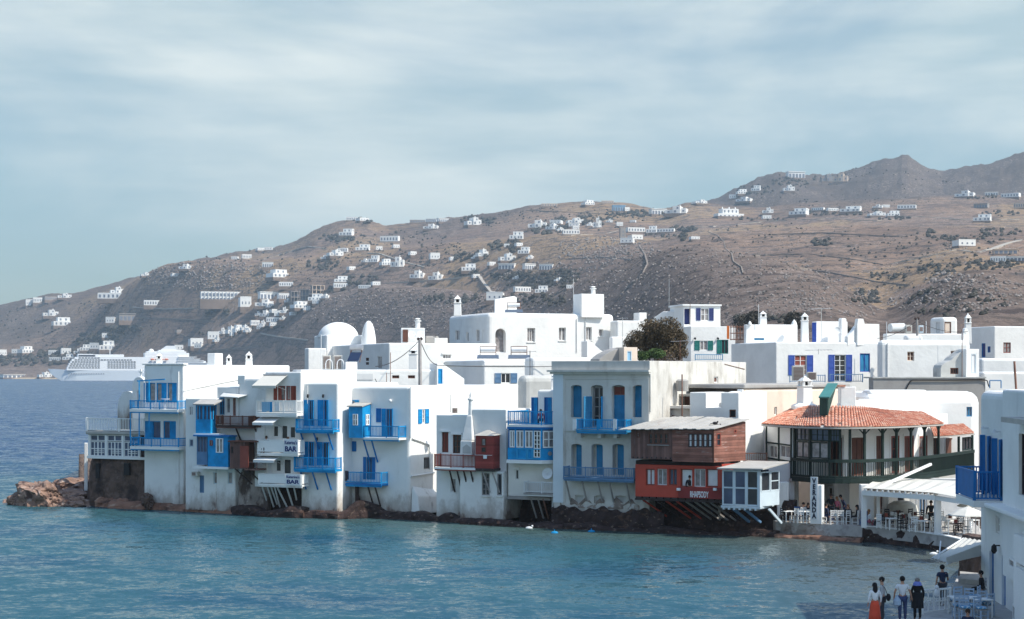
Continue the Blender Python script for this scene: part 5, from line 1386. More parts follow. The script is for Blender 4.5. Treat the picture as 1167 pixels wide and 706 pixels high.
for a, b in ((588.5, 600), (600.5, 606.5), (606.8, 616.5)):
    u0_, u1_ = F8.uz(a, 515, 1.0)[0], F8.uz(b, 515, 1.0)[0]
    pn.fbox(F8, u0_, u1_, Zp(523.5, 125.5), Zp(522.5, 125.5), .91, .97).fbox(F8, u0_, u1_, Zp(512.5, 125.5), Zp(511.5, 125.5), .91, .97).fbox(F8, u0_, u0_ + .07, Zp(522.4, 125.5), Zp(512.6, 125.5), .91, .97).fbox(F8, u1_ - .07, u1_, Zp(522.4, 125.5), Zp(512.6, 125.5), .91, .97)
mk('panel_rail', pn, mat('light_blue_paint', (.03, .36, .66), .6), bay)
u = Sb.L * .55
mk('porthole', MB().tube(Sb.w(u, (z0 + zs_) / 2 + .05, .0), Sb.w(u, (z0 + zs_) / 2 + .05, .05), .15, 10), M_greywood, bay)
# roof terrace rail over the bay
zr = zt + .16
mk('terrace_floor', MB().prism([F8.w(ua, 0, -.6).xy, F8.w(ua, 0, .95).xy, F8.w(ub_ + .02, 0, .95).xy, F8.w(ub_ + .8, 0, .003).xy, F8.w(ub_ + .8, 0, -.6).xy], zr + .003, zr + .14), M_white2, h.root)
mb = MB()
rail_panel(mb, F8.w(ua + .05, 0, .9), F8.w(ub_, 0, .9), zr + .14, Zp(469.5, 125.6), .16)
rail_panel(mb, F8.w(ub_, 0, .9), F8.w(ub_ + .75, 0, -.02), zr + .14, Zp(469.5, 125.6), .16)
rail_panel(mb, F8.w(ua + .05, 0, -2.3), F8.w(ua + .05, 0, .9), zr + .14, Zp(469.5, 125.6), .2)
mk('terrace_railing', mb, M_blue, h.root)
balcony(h, F8, 596.5, 632, 549.5, 563, .7, M_canvasg, M_greywood, .14, (617,), slab=.12)
mk('floor_joists', MB().fbox(F8, .1, F8.L - .2, zf - .22, zf - .005, .1, .3).fbox(F8, .1, F8.L - .2, zf - .24, zf - .006, -1.2, -1.0), M_greywood, h.root)
for (a, b, mm_) in ((605, 609.5, M_greywood), (613, 617.5, M_greywood), (619, 623, M_rust)):
    mk('prop', MB().bar(F8.w(F8.uz(a, 566, .3)[0], zf - .1, .3), F8.w(F8.uz(b, 590, -.3)[0], .5, -.6), .10), mm_, h.root)
mk('prop', MB().bar(F8.w(F8.L - .1, .3, .1), F8.w(F8.L - .1, zf, .1), .14), M_canvasg, h.root)
chimney(h, Fr8.w(.9, 0, -1.2), .55, Zp(446, 130), Zp(432, 130), Zp(425, 130))
h.done()
u, z = F8.uz(626.5, 540)
d_ = thing('satellite_dish', F8.w(u, z, .3), 'white satellite dish on the shabby wall beneath the blue bay', 'satellite dish')
mk('dish', MB().lathe((0, 0, 0), [(.01, 0), (.2, .03), (.42, .13), (.40, .14), (.18, .045), (.01, .02)], 14), M_cloth_w, d_, smooth=False)
d_.children[0].location = (0, 0, 0); d_.rotation_euler = (R(75), 0, R(-25))
for v in d_.children[0].data.vertices: v.co += Vector(d_.location)
mk('dish_arm', MB().tube(Vector(d_.location) + Vector((0, 0, 0)), Vector(d_.location) + Vector((0, -.1, .4)), .015, 5), M_metal, d_)

# ---- old stucco house with blue shutters
F9 = FY(631, 740, 121.5)
h = House('neoclassical_house', F9.w(3.5, .4, -6), 'old grey stucco house with a cornice, arched blue shuttered windows and two blue balconies')
zt = Zp(411.5, 122.5); Fz = lambda r: Zp(r, 123)
h.box(F9, 20, 1.2, zt, M_old, .03)
S9 = F9.side(20)
for (a, b) in ((654.5, 663), (677.5, 687), (701, 712), (725, 735)):
    door = a in (677.5, 701)
    u0, ztp = F9.uz(a - 4, 439); u1, zbt = F9.uz(b, 476 if not door else 487)
    h.cut(F9, u0, u1, zbt, ztp, .5, arch='flat')
    uo = u0 + .02
    if a == 677.5:
        fo = glazing(h.root, F9, uo, u1 - .02, zbt, ztp - .12, -.47, M_greywood, M_glass, 2, 4, .1, .05, 'door')
        shutter(fo, Fr(F9.w(u0 - .1, 0, .35), F9.w(u0 + .1, 0, .0)), -.35, .35, zbt, Fz(452), 0, M_blue3)
        shutter(fo, Fr(F9.w(u1, 0, .0), F9.w(u1 + .05, 0, .3)), 0, .32, zbt, Fz(452), 0, M_blue)
    elif a == 701:
        fo = glazing(h.root, F9, uo, u1 - .02, Fz(450.5), ztp - .12, -.47, M_oldwood, M_redwood, 2, 2, .06, .04, 'transom')
        shutter(h.root, F9, uo, (uo + u1) / 2, zbt, Fz(450.5), -.46, M_blue3); shutter(h.root, F9, (uo + u1) / 2 + .01, u1 - .02, zbt, Fz(450.5), -.46, M_blue3)
    else:
        shutter(h.root, F9, uo, (uo + u1) / 2, zbt, ztp - .08, -.47, M_blue3); shutter(h.root, F9, (uo + u1) / 2 + .01, u1 - .02, zbt, ztp - .08, -.47, M_blue3)
for (a, b) in ((656, 663), (679, 687), (703, 711)):
    u0, ztp = F9.uz(a - 5, 506); u1, zbt = F9.uz(b, 542)
    h.cut(F9, u0, u1, zbt, ztp, .55, arch='flat')
    shutter(h.root, F9, u0 + .2, u1 - .02, zbt, ztp - .1, -.5, M_blue3)
for (a, b) in ((655, 665), (677, 689), (701, 714)):
    opening(h, F9, a, 564.5, b, 574, M_old, M_grey, 1, 1, .2, arch='flat' if a > 660 else False)
mk('cornice', MB().fbox(F9, -.35, F9.L + .12, Fz(424), Fz(422), .003, .42).fbox(F9, -.2, F9.L + .08, Fz(426.5), Fz(424.05), .003, .22), M_old, h.root)
mk('parapet', MB().fbox(F9, -.12, F9.L + .06, Fz(421.9), Fz(411.8) , .003, .10), M_grey, h.root)
uq = F9.uz(642, 440)[0]
mk('corner_strip', MB().fbox(F9, -.02, uq, Fz(575), Fz(426.6), .003, .055), M_pale if False else mat('pale_blue_wash', (.62, .68, .72), .9, .05, .6, .3, 4), h.root)
mk('string_course', MB().fbox(F9, uq + .002, F9.L, Fz(432.5), Fz(431.5), .003, .05).fbox(F9, uq + .002, F9.L, Fz(492), Fz(491), .003, .06), M_old, h.root)
for a, b in ((uq + .003, uq + .14), (F9.L - .55, F9.L - .02)): mk('corner_pilaster', MB().fbox(F9, a, b, Fz(574), Fz(432.6), .003, .05), M_old, h.root)
balcony(h, F9, 656.5, 714, 478.5, 491, .95, M_blue, M_blue3, .12, (703,), slab=.14, label='bright blue upper balcony')
for p in (664, 687, 705):
    u, z = F9.uz(p, 493)
    mk('corbel', MB().fprism(F9.side(1) if False else F9, [(u - .12, Fz(499)), (u + .12, Fz(499)), (u + .14, Fz(493.2)), (u - .14, Fz(493.2))], .003, .6), M_old, h.root)
balcony(h, F9, 641.5, 722.5, 532.5, 546.5, 1.0, M_bluegrey, M_bluegrey, .12, (667, 687.5, 713), slab=.14, br=(643.5, 662, 680, 693, 712), brm=M_greywood, brd=1.55)
opening(h, S9, 814, 429.5, 818.5, 436.5, M_white2, M_brown, 1, 1, .15)
mk('wall_cable', MB().path([S9.w(15, Zp(415, 132), .03), S9.w(19.6, Zp(421, 138), .03)], .025, 4), M_rust, h.root)
mk('wall_tank', MB().lathe(S9.w(4.8, Zp(446, 126), .55), [(.45, 0), (.45, .75), (.3, .85)], 12), M_conc, h.root)
mk('down_pipe', MB().tube(S9.w(.05, Zp(470, 122), .06), S9.w(.05, zt - .6, .06), .05, 6), M_old, h.root)
rocky('stone_footing', [F9.w(-.3, 0, -.8).xy, F9.w(-.1, 0, .25).xy, F9.w(F9.L * .6, 0, .30).xy, F9.w(F9.L + 1.2, 0, .30).xy], -.4, lambda t: Zp(580.5 + 2 * math.sin(t * 21) + 1.5 * math.sin(t * 57), 123), .12, M_rock, 21, h.root, .12, .2)
rocky('bare_stone_patch', [F9.w(.5, 0, .02).xy, F9.w(F9.L * .9, 0, .02).xy], Zp(580, 123), lambda t: Zp(571 + 4 * math.sin(t * 33), 123), .1, mat('exposed_masonry', (.26, .21, .18), .95, .3, 1.5, 1, 3, (((.55, .54, .52), 1.5, .52, .62, (1, 1, 1)),), bd=.08), 23, h.root, .10, .28)
h.done()
for i, (p, m_, lab) in enumerate(((654.5, M_cloth_w, 'white cloth at the left end of the upper blue balcony'), (682, M_blue, 'blue towel hung in the middle of the upper blue balcony'), (700.5, M_cloth_w, 'white cloth hung right of the blue towel'))):
    u, z = F9.uz(p, 484, 1.0)
    tag(mk('cloth', MB().fbox(F9, u - .14, u, z - .42, z + .38, .965, .985).fbox(F9, u + .003, u + .14, z - .3, z + .36, .97, .992), m_), lab, 'cloth', 'cloths on the old blue balcony')
# ---- red house on stilts with the wooden storey above
Fu = FY(718, 813, 117.3)
h = House('stilt_house', Fu.w(3, 3, -2), 'red stilt house under a weathered plank storey with white letters on its front', 'restaurant')
zb2, ze, zr = Zp(526.5, 118.3), Zp(490.5, 118.3), Zp(468, 122)
um = Fu.uz(766, 510)[0]
Su = Fr(Fu.w(Fu.L, 0, 0), Fu.w(Fu.L + 1.0, 0, -3.6))
h.wall(MB().fbox(Fu, 0, um, zb2 + .12, ze + .02, -3.2, -.15), M_oldwoodv, .01, 'plank_wall', segs=1)
P1 = Fu.w(Fu.L, 0, 0); P2 = Su.w(Su.L, 0, 0); P3 = Fu.w(um + .01, 0, -3.5); P4 = Fu.w(um + .01, 0, 0)
zt_ = ze + .02
h.wall(MB().hexa([Vector((q.x, q.y, zb2)) for q in (P4, P1, P2, P3)] + [Vector((P4.x, P4.y, zt_)), Vector((P1.x, P1.y, zt_)), Vector((P2.x, P2.y, zt_ + .52)), Vector((P3.x, P3.y, zt_ + .52))]), M_oldwood, .01, 'plank_wall', segs=1)
Fm = Fu.off(-.15)
for i in range(4):
    a = 739 + i * 5.9
    opening(h, Fm, a, 494, a + 5.2, 506.5, M_brown, M_glass, 1, 2, .07, k=0)
opening(h, Fm, 725.5, 492, 729, 499, M_brown, M_glassr, 1, 2, .05, k=0)
mk('window_shelf', MB().fbox(Fm, Fm.uz(738, 500)[0], Fm.uz(763, 500)[0], Zp(508.5, 118.5), Zp(507.5, 118.5), .003, .1), M_greywood, h.root)
for i in range(5):
    a = 784.5 + i * 5.6
    opening(h, Fu, a, 494.3, a + 4.9, 510, M_darkwood, M_cloth_w, 1, 2, .06, k=1)
opening(h, Su, 816.5, 494, 821.5, 508.5, M_redwood, M_glass, 1, 2, .06, k=1, hood=None)
opening(h, Su, 836.5, 489.5, 839.5, 494, M_redwood, M_black, 1, 1, .06, k=1)
mk('corner_board', MB().fbox(Fu, Fu.L - .06, Fu.L + .05, zb2 - .03, zt_, -.03, .03), M_brown, h.root)
# vented lower edge of the left part
mb = MB()
for i in range(9):
    u = um * (i + .5) / 9
    mb.fbox(Fm, u - .05, u + .05, Zp(523.5, 118.5), Zp(522, 118.5), .002, .012)
mk('vent_holes', mb, M_black, h.root)
# roof: two sloping sheets
def sheet(nm, q, m, rows=9):
    a, b, c, d = [Vector(v) for v in q]                # eave left, eave right, top right, top left
    mb = MB(); n = max(2, int((b - a).length / .30))
    for i in range(n):
        s0, s1 = i / n, (i + 1) / n
        o_ = Vector((0, 0, .03 * (i % 2) + .012 * math.sin(i * 5.1)))
        p = [a.lerp(b, s0), a.lerp(b, s1), d.lerp(c, s1), d.lerp(c, s0)]
        mb.hexa([v + o_ for v in p] + [v + o_ + Vector((0, 0, .045)) for v in p])
    return mk(nm, mb, m, h.root)
sheet('roof_sheet', (Fu.w(-.75, ze - .05, .25), Fu.w(um + .05, ze + .03, .2), Fu.w(um + 1.0, ze + .80, -3.4), Fu.w(um - 2.0, ze + .72, -3.2)), M_sheet)
sheet('roof_sheet', (Fu.w(um - .05, ze + .06, .25), Fu.w(Fu.L + .12, ze + .05, .22), Fu.w(Fu.L + 1.25, ze + .62, -3.7), Fu.w(um + 1.2, ze + .80, -3.5)), M_sheet)
# lower red room
Fl = FY(724, 823, 117.6)
zl0, zl1 = Zp(568, 118.6), Zp(531, 118.6)
k = h.wall(MB().fbox(Fl, 0, Fl.L, zl0, zl1, -4.2, 0), M_redwall, .01, 'red_wall', segs=1)
mk('wall_band', MB().fbox(Fl, -.05, Fl.L + .05, zl1 + .002, zb2 - .02, -3.5, -.2), M_darkwood, h.root)
for (a, b, gm, nm) in ((735.8, 746, M_cloth_w, 'window'), (748.5, 760, M_glassr, 'window'), (762, 771.5, M_glassb, 'window'), (775.5, 789, M_cloth_w, 'door'), (790.5, 804, M_glassr, 'window'), (804.8, 818, M_cloth_w, 'door')):
    opening(h, Fl, a, 534.5, b, 553.5 if a < 772 else 555.5, M_redwood if gm is not M_glassr else M_canvasg, gm, 1 if nm == 'door' else 2, 1, .22, k=k, name=nm)
mk('side_fascia', MB().fbox(Fr(Fl.w(Fl.L, 0, 0), Fl.w(Fl.L + .8, 0, -2.6)), 0, 2.2, Zp(536, 117), zl1 + .15, -.1, .0), M_redwall, h.root)
up = Fl.uz(774, 560)[0]
mk('front_parapet', MB().fbox(Fl, up, Fl.L + .04, zl0, Zp(555.8, 118), .003, .16), mat('dark_red_panel', (.235, .034, .030), .75, .1, 1, .2, 6), h.root)
mb = MB()
for i in range(12): mb.fbox(Fl, Fl.L * (i + .1) / 12, Fl.L * (i + .9) / 12, zl0 - .12, zl0 - .003, -3.8, .06)
mb.fbox(Fl, -.02, Fl.L + .02, zl0 - .25, zl0 - .122, -.25, .02)
mk('floor_joists', mb, M_darkwood, h.root)
for p, mm_ in ((732, M_redwall), (747, M_darkwood), (758, M_redwall), (770, M_redwall), (781, M_greywood), (791, M_greywood), (800, M_greywood), (809, M_greywood), (816, M_darkwood)):
    u = Fl.uz(p, 570)[0]
    mk('prop', MB().bar(Fl.w(u, zl0 - .25, -.15), Fl.w(u + .9, .9, -2.6), .11), mm_, h.root)
for p in (775, 816.5):
    u, z = Fl.uz(p, 557.5)
    mk('flood_lamp', MB().fbox(Fl, u - .12, u + .12, z - .1, z + .08, .17, .36), M_cloth_w, h.root, bev=.02)
h.done()
sg = thing('letter_sign', Fl.w(Fl.uz(797, 562)[0], Zp(566, 118), .2), 'row of white capital letters fixed to the dark red parapet', 'sign')
ua, z0_ = Fl.uz(786.5, 567, .18); ub_, z1_ = Fl.uz(807.5, 560.5, .18)
lettering(sg, 'RHAPSODY', Fl, (ua + ub_) / 2, (z0_ + z1_) / 2, .172, ub_ - ua, z1_ - z0_, M_cloth_w, .02)
for p, q in ((819, 487.5), (816, 484.5)):
    u, z = Fu.uz(p, q)
    pt = P(p - 1, q - 2, 118.6)
    tag(mk('pigeon', MB().sphere(pt, .12, 8, 6, 1.5, .8, .9).sphere(pt + Vector((.17, 0, .09)), .06, 6, 5).hexa([pt + Vector(v) for v in ((-.15, -.05, -.02), (-.15, .05, -.02), (-.34, .05, -.06), (-.34, -.05, -.06), (-.15, -.05, .03), (-.15, .05, .03), (-.34, .05, -.03), (-.34, -.05, -.03))]), M_black), 'dark pigeon on the sheet roof, ' + ('nearer the right corner' if p > 817 else 'further up the slope'), 'bird', 'pigeons on the sheet roof')

# rock face under the stilt house
Fk = Fr(Fl.w(-1.4, 0, -2.3), Fl.w(Fl.L + 3.2, 0, -2.9))
rocky('waterside_rock', [Fk.w(0, 0, 0).xy, Fk.w(Fk.L * .5, 0, .2).xy, Fk.w(Fk.L + .8, 0, 0).xy], -.5, lambda t: Zp(569, 121), 1.2, M_rock, 31, None, .22, .25, kind='structure')

# plaster wall and terrace behind the plank storey
Fw = FY(786, 842, 121.2)
h = House('plaster_house', Fw.w(2, 1, -3), 'plain bluish plaster house rising behind the plank storey with an open rooftop gap')
zt = Zp(447.5, 121.8); zl = Zp(480, 121)
h.box(Fw, 6, zl - 3, zt, M_white, .06)
h.cut(Fw, *[F_ for F_ in (Fw.uz(804.5, 460)[0], Fw.uz(822, 460)[0])], Zp(465, 121.8), zt + 1, 12)
opening(h, Fw, 831, 467, 838.5, 476, M_brown, M_black, 1, 1, .15)
h.box(Fr(Fw.w(-6.2, 0, -1.6), Fw.w(-.05, 0, -1.6)), 2.5, zl - 2.5, Zp(466, 124), M_grey, .06)
opening(h, Fr(Fw.w(-6.2, 0, -1.6), Fw.w(-.05, 0, -1.6)), 763.5, 473.5, 768.5, 478.5, M_rust, M_brown, 1, 1, .1)
mk('roof_slab', MB().fbox(Fr(Fw.w(-3.8, 0, -1.4), Fw.w(-.05, 0, -1.4)), 0, 3.6, Zp(466, 124), Zp(463, 124), -2.6, .1), M_stain, h.root)
mk('lean_to_roof', MB().fbox(Fw, -4.2, .3, Zp(452, 126), Zp(449.5, 126), -6.4, -3.0), M_sheet, h.root)
mk('lean_to_wall', MB().fbox(Fw, -4.0, -.4, Zp(464, 126), Zp(452.2, 126), -6.2, -4.2), M_rust, h.root)
mk('pipe', MB().tube(Fw.w(-.55, zl, .05), Fw.w(-.55, Zp(427, 121), .05), .05, 6), M_rust, h.root)
mk('rooftop_vault', MB().fbox(Fw, 1.75, 2.7, Zp(465, 123), Zp(446.5, 123), -5, -2.5), M_white2, h.root, bev=.3, segs=3)
h.done()

# pinkish house with concrete slab roof
hz_ = House('pink_house', P(900, 500, 126), 'pinkish rendered house with a grey slab roof and one tiny window')
C14 = G2(848, 124.8)
zt = Zp(443, 125)
FL, FRr = block(hz_, C14, 50, 840, 968, 1.0, zt, M_pink, .25)
opening(hz_, FRr, 882.5, 464, 885.5, 473.5, M_white2, M_brown, 1, 1, .15)
mk('slab', MB().prism([(q.x, q.y) for q in (FL.w(-5, 0, .1), FL.w(FL.L + .1, 0, .1), FRr.w(FRr.L, 0, .1), FRr.w(FRr.L, 0, -9))], zt + .003, zt + .30), M_conc, hz_.root, bev=.08)
mk('pilaster', MB().fbox(FL, FL.L - .5, FL.L - .02, 3, zt - .05, .003, .14), M_white, hz_.root, bev=.04)
hz_.done()
mbx = MB(); a_ = P(842, 524.5, 121.0); b_ = P(874, 524.5, 121.0)
rail_panel(mbx, a_, b_, a_.z - .12, a_.z + .45, .14, .03, .05, .05)
tag(mk('terrace_railing', mbx, M_rust), 'low rusty railing between the porch roof and the veranda house', 'railing')
tag(mk('terrace_wall', MB().prism([(a_.x - 1.5, a_.y - .6), (b_.x + 1.8, b_.y - .6), (b_.x + 1.8, b_.y + .6), (a_.x - 1.5, a_.y + .6)], 1.0, a_.z - .13), M_white), 'short white terrace wall behind the pale blue porch', 'wall')

# pale blue glazed porch on struts
Fp = FY(822.5, 865, 115.6)
h = House('glazed_porch', Fp.w(1.2, 2, -1.5), 'pale blue glazed porch on struts between the red house and the veranda', 'porch')
zp0, zp1 = Zp(577, 116.2), Zp(536, 116.2)
mk('floor', MB().fbox(Fp, -.05, Fp.L + .1, zp0 - .14, zp0, -2.8, .04), M_pale, h.root)
us = [Fp.uz(p, 555)[0] for p in (823, 836.5, 850.5, 864.5)]
for a, b in zip(us, us[1:]):
    glazing(h.root, Fp, a, b, zp0 + .02, zp1, -.06, M_pale, M_glassb if b < us[-1] else M_glass, 1, 2, .10, .10)
Sp = Fr(Fp.w(Fp.L, 0, 0), Fp.w(Fp.L + .6, 0, -2.4))
mk('side_panel', MB().fbox(Sp, .02, Sp.L, zp0, zp0 + .95, -.06, 0), M_pale, h.root)
glazing(h.root, Sp, .25, 1.35, zp0 + .96, zp1 - .1, -.05, M_pale, M_glass, 1, 1, .08, .06)
glazing(h.root, Sp, 1.40, Sp.L, zp0 + .96, zp1 - .1, -.05, M_pale, M_glass, 1, 2, .08, .06)
mk('corner_post', MB().fbox(Fp, Fp.L - .08, Fp.L + .08, zp0 + .003, zp1 + .02, -.12, .03), M_pale, h.root)
mk('inner_room', MB().fbox(Fp, .1, Fp.L - .2, zp0 + .02, zp1 - .05, -2.6, -1.9), M_glassb, h.root)
ra = [Fp.w(-.25, zp1 + .03, .25), Fp.w(Fp.L + .35, zp1 + .06, .25), Fp.w(Fp.L + 1.2, zp1 + .42, -2.6), Fp.w(.9, zp1 + .42, -2.6)]
mk('porch_roof', MB().hexa(ra + [q + Vector((0, 0, .09)) for q in ra]), M_sheet, h.root)
mb = MB()
for i in range(7): mb.fbox(Fp, Fp.L * (i + .2) / 7, Fp.L * (i + .55) / 7, zp0 - .26, zp0 - .143, -2.5, .05)
mk('floor_joists', mb, M_pale, h.root)
for p in (835, 848, 872):
    u = Fp.uz(p, 580)[0]
    mk('strut', MB().bar(Fp.w(u, zp0 - .2, -.1 if p < 870 else -.8), Fp.w(u + .55, 1.0, -1.7), .15), M_bluegrey if p < 870 else M_pale, h.root)
h.done()

# ================================================================ the veranda house
M_white = mat('town_limewash', (.77, .765, .745), .9, .05, .5, .35, 3.0, (((.58, .575, .56), .5, .56, .80, (1, 1, .35)),), bd=.04, lump=2.5)
M_white2 = mat('town_fresh_limewash', (.80, .795, .775), .9, .035, .4, .3, 3.0, (((.62, .61, .59), .8, .62, .82, (1, 1, .3)),), bd=.04, lump=2.0)
def arc(pts, n=5):
    q = []
    for i in range(len(pts) - 1):
        p0 = pts[max(0, i - 1)]; p1 = pts[i]; p2 = pts[i + 1]; p3 = pts[min(len(pts) - 1, i + 2)]
        for k in range(n):
            t = k / n
            q.append(.5 * ((2 * p1) + (p2 - p0) * t + (2 * p0 - 5 * p1 + 4 * p2 - p3) * t * t + (3 * p1 - p0 - 3 * p2 + p3) * t ** 3))
    q.append(pts[-1]); return q
def inset(pts, d):
    out = []
    for i, p in enumerate(pts):
        t = (pts[min(i + 1, len(pts) - 1)] - pts[max(i - 1, 0)]).normalized()
        out.append(p + Vector((-t.y, t.x)) * d)           # away from the camera side
    return out
front = arc([G2(902, 120.0), G2(930, 117.8), G2(960, 117.0), G2(1000, 117.8), G2(1045, 121.0), G2(1080, 126.0), G2(1110, 132.0)], 4)
h = House('veranda_house', Vector((P(980, 545, 121).x, 121, 1.0)), 'veranda house with terracotta tiled roof and a long dark green bowed balcony', 'house')
zf, zrl, zev = 3.95, 5.15, 7.30
back = inset(front, 2.0); back2 = inset(front, 6.5)
k = len(front)
# balcony floor and its dark green edge
mk('balcony_floor', MB().prism([tuple(p) for p in inset(front, .05)] + [tuple(p) for p in reversed(back)], zf - .10, zf), M_greywood, h.root)
mb = MB(); mr = MB(); mt = MB(); ml = MB()
for a, b in zip(front, front[1:]):
    F = Fr(a, b)
    mb.fbox(F, 0, F.L, zf - .34, zf - .02, -.10, .04)
    rail_panel(mr, Vector((a.x, a.y, 0)), Vector((b.x, b.y, 0)), zf, zrl, .16, .055, .03, .03)
    mt.fbox(F, -.01, F.L + .01, zrl - .16, zrl + .06, -.09, .06); ml.fbox(F, 0, F.L, zf, zf + .12, -.06, .045)
mk('edge_beam', mb, M_green, h.root)
rl = mk('balcony_railing', mr, M_green, h.root)
mk('handrail', mt, M_green, rl); mk('bottom_rail', ml, M_green, rl)
# rear wall
wall_pts = [tuple(p) for p in back] + [tuple(p) for p in reversed(back2)]
kw = h.wall(MB().prism(wall_pts, zf - .2, zev + .6), M_white2, .02, 'rear_wall')
kb = h.wall(MB().prism([tuple(p) for p in inset(front, 3.6)][:17] + [tuple(p) for p in reversed(inset(front, 6.4))][-17:], 1.0, zf - .21), M_white, .03, 'lower_wall')
Fx = Fr(G2(866, 124.3), G2(906, 121.7))
h.wall(MB().fbox(Fx, 0, Fx.L, 1.0, zf - .45, -.4, 0), M_white, .02, 'lower_wall')
def polyu(pts, px, n=0):
    """frame of the wall piece that column px falls on"""
    kx = (px - CX) / FF
    for a, b in zip(pts, pts[1:]):
        fa, fb = a.x - kx * a.y, b.x - kx * b.y
        if fa * fb <= 0: return Fr(a, b)
    return Fr(pts[-2], pts[-1])
for (a, b, t, bb, fm, gm) in ((947.5, 960, 499, 523, M_brown, M_black), (970, 983, 499, 523, M_brown, M_brown), (998, 1006, 497, 524, M_brown, M_brown), (1015, 1024, 497, 524, M_redwood, M_glass), (1030, 1040.5, 497, 524, M_redwood, M_brown), (1047, 1056, 497, 524, M_redwood, M_glassr), (1063, 1068, 498, 523, M_brown, M_black), (1077, 1092, 499, 522, M_brown, M_brown)):
    m_ = (a + b) / 2; F = polyu(back, m_)
    uc = F.uz(m_, 510)[0]; w = F.uz(b, 510)[0] - F.uz(a, 510)[0]
    u0, u1 = uc - w / 2, uc + w / 2
    z1_ = F.uz(m_, t)[1]; z0_ = zf + .05
    glazing(h.root, F, u0, u1, z0_, z1_, .012, fm, gm, 2, 3 if gm in (M_glass, M_glassr) else 1, .12, .05, 'door')
    mk('door_surround', MB().fbox(F, u0 - .16, u0 - .003, z0_, z1_ + .16, .004, .05).fbox(F, u1 + .003, u1 + .16, z0_, z1_ + .16, .004, .05).fbox(F, u0 - .003, u1 + .003, z1_ + .003, z1_ + .16, .004, .05), M_white2, h.root)
# green posts with brackets
for p in (904.5, 922, 945, 957.5, 969, 986, 1007, 1023, 1039.5, 1055, 1071):
    F = polyu(front, p); u = F.uz(p, 500)[0]
    mb = MB().fbox(F, u - .075, u + .075, zf, zev - .02, -.16, -.02)
    if p > 980:
        for s_ in (-1, 1): mb.bar(F.w(u + .06 * s_, zev - .40, -.09), F.w(u + .42 * s_, zev - .06, -.09), .07)
    mk('post', mb, M_green, h.root)
# enclosed left end: dark glazed screen and white panels
for i, (a, b) in enumerate(((906, 921), (923, 944), (946, 957))):
    F = polyu(front, (a + b) / 2); u0, u1 = F.uz(a, 500)[0], F.uz(b, 500)[0]
    glazing(h.root, F, u0, u1, Zp(503, 118), zev - .05, -.14, M_green, M_glassb, 3, 2, .08, .05, 'screen')
    if i < 2: glazing(h.root, F, u0 + .05, u1 - .05, zrl + .1, Zp(504, 118), -.14, M_green, M_glassr, 2, 1, .06, .05, 'screen')
FE = Fr(G2(873, 126.0), G2(902, 120.0))
h.wall(MB().fbox(FE, 0, FE.L, zf - .15, zev, -2.2, -.03), M_white2, .02, 'end_wall')
for a, b in ((876.5, 885.5), (888.5, 900.5)):
    opening(h, FE.off(-.03), a, 507, b, 523, M_white2, M_glassr, 2, 1, .12, k=len(h.walls) - 1)
mb = MB()
for t in (0.02, .52, .99): mb.fbox(FE, FE.L * t - .08, FE.L * t + .08, zf - .2, zev, -.025, .06)
for p in (506, 524): mb.fbox(FE, 0, FE.L, Zp(p + .8, 123), Zp(p - .8, 123), -.022, .04)
mk('green_framing', mb, M_green, h.root)
mk('end_corbel', MB().fbox(FE, -.1, FE.L + .1, zf - .42, zf - .16, -2.0, .06), M_sheet, h.root, bev=.06)
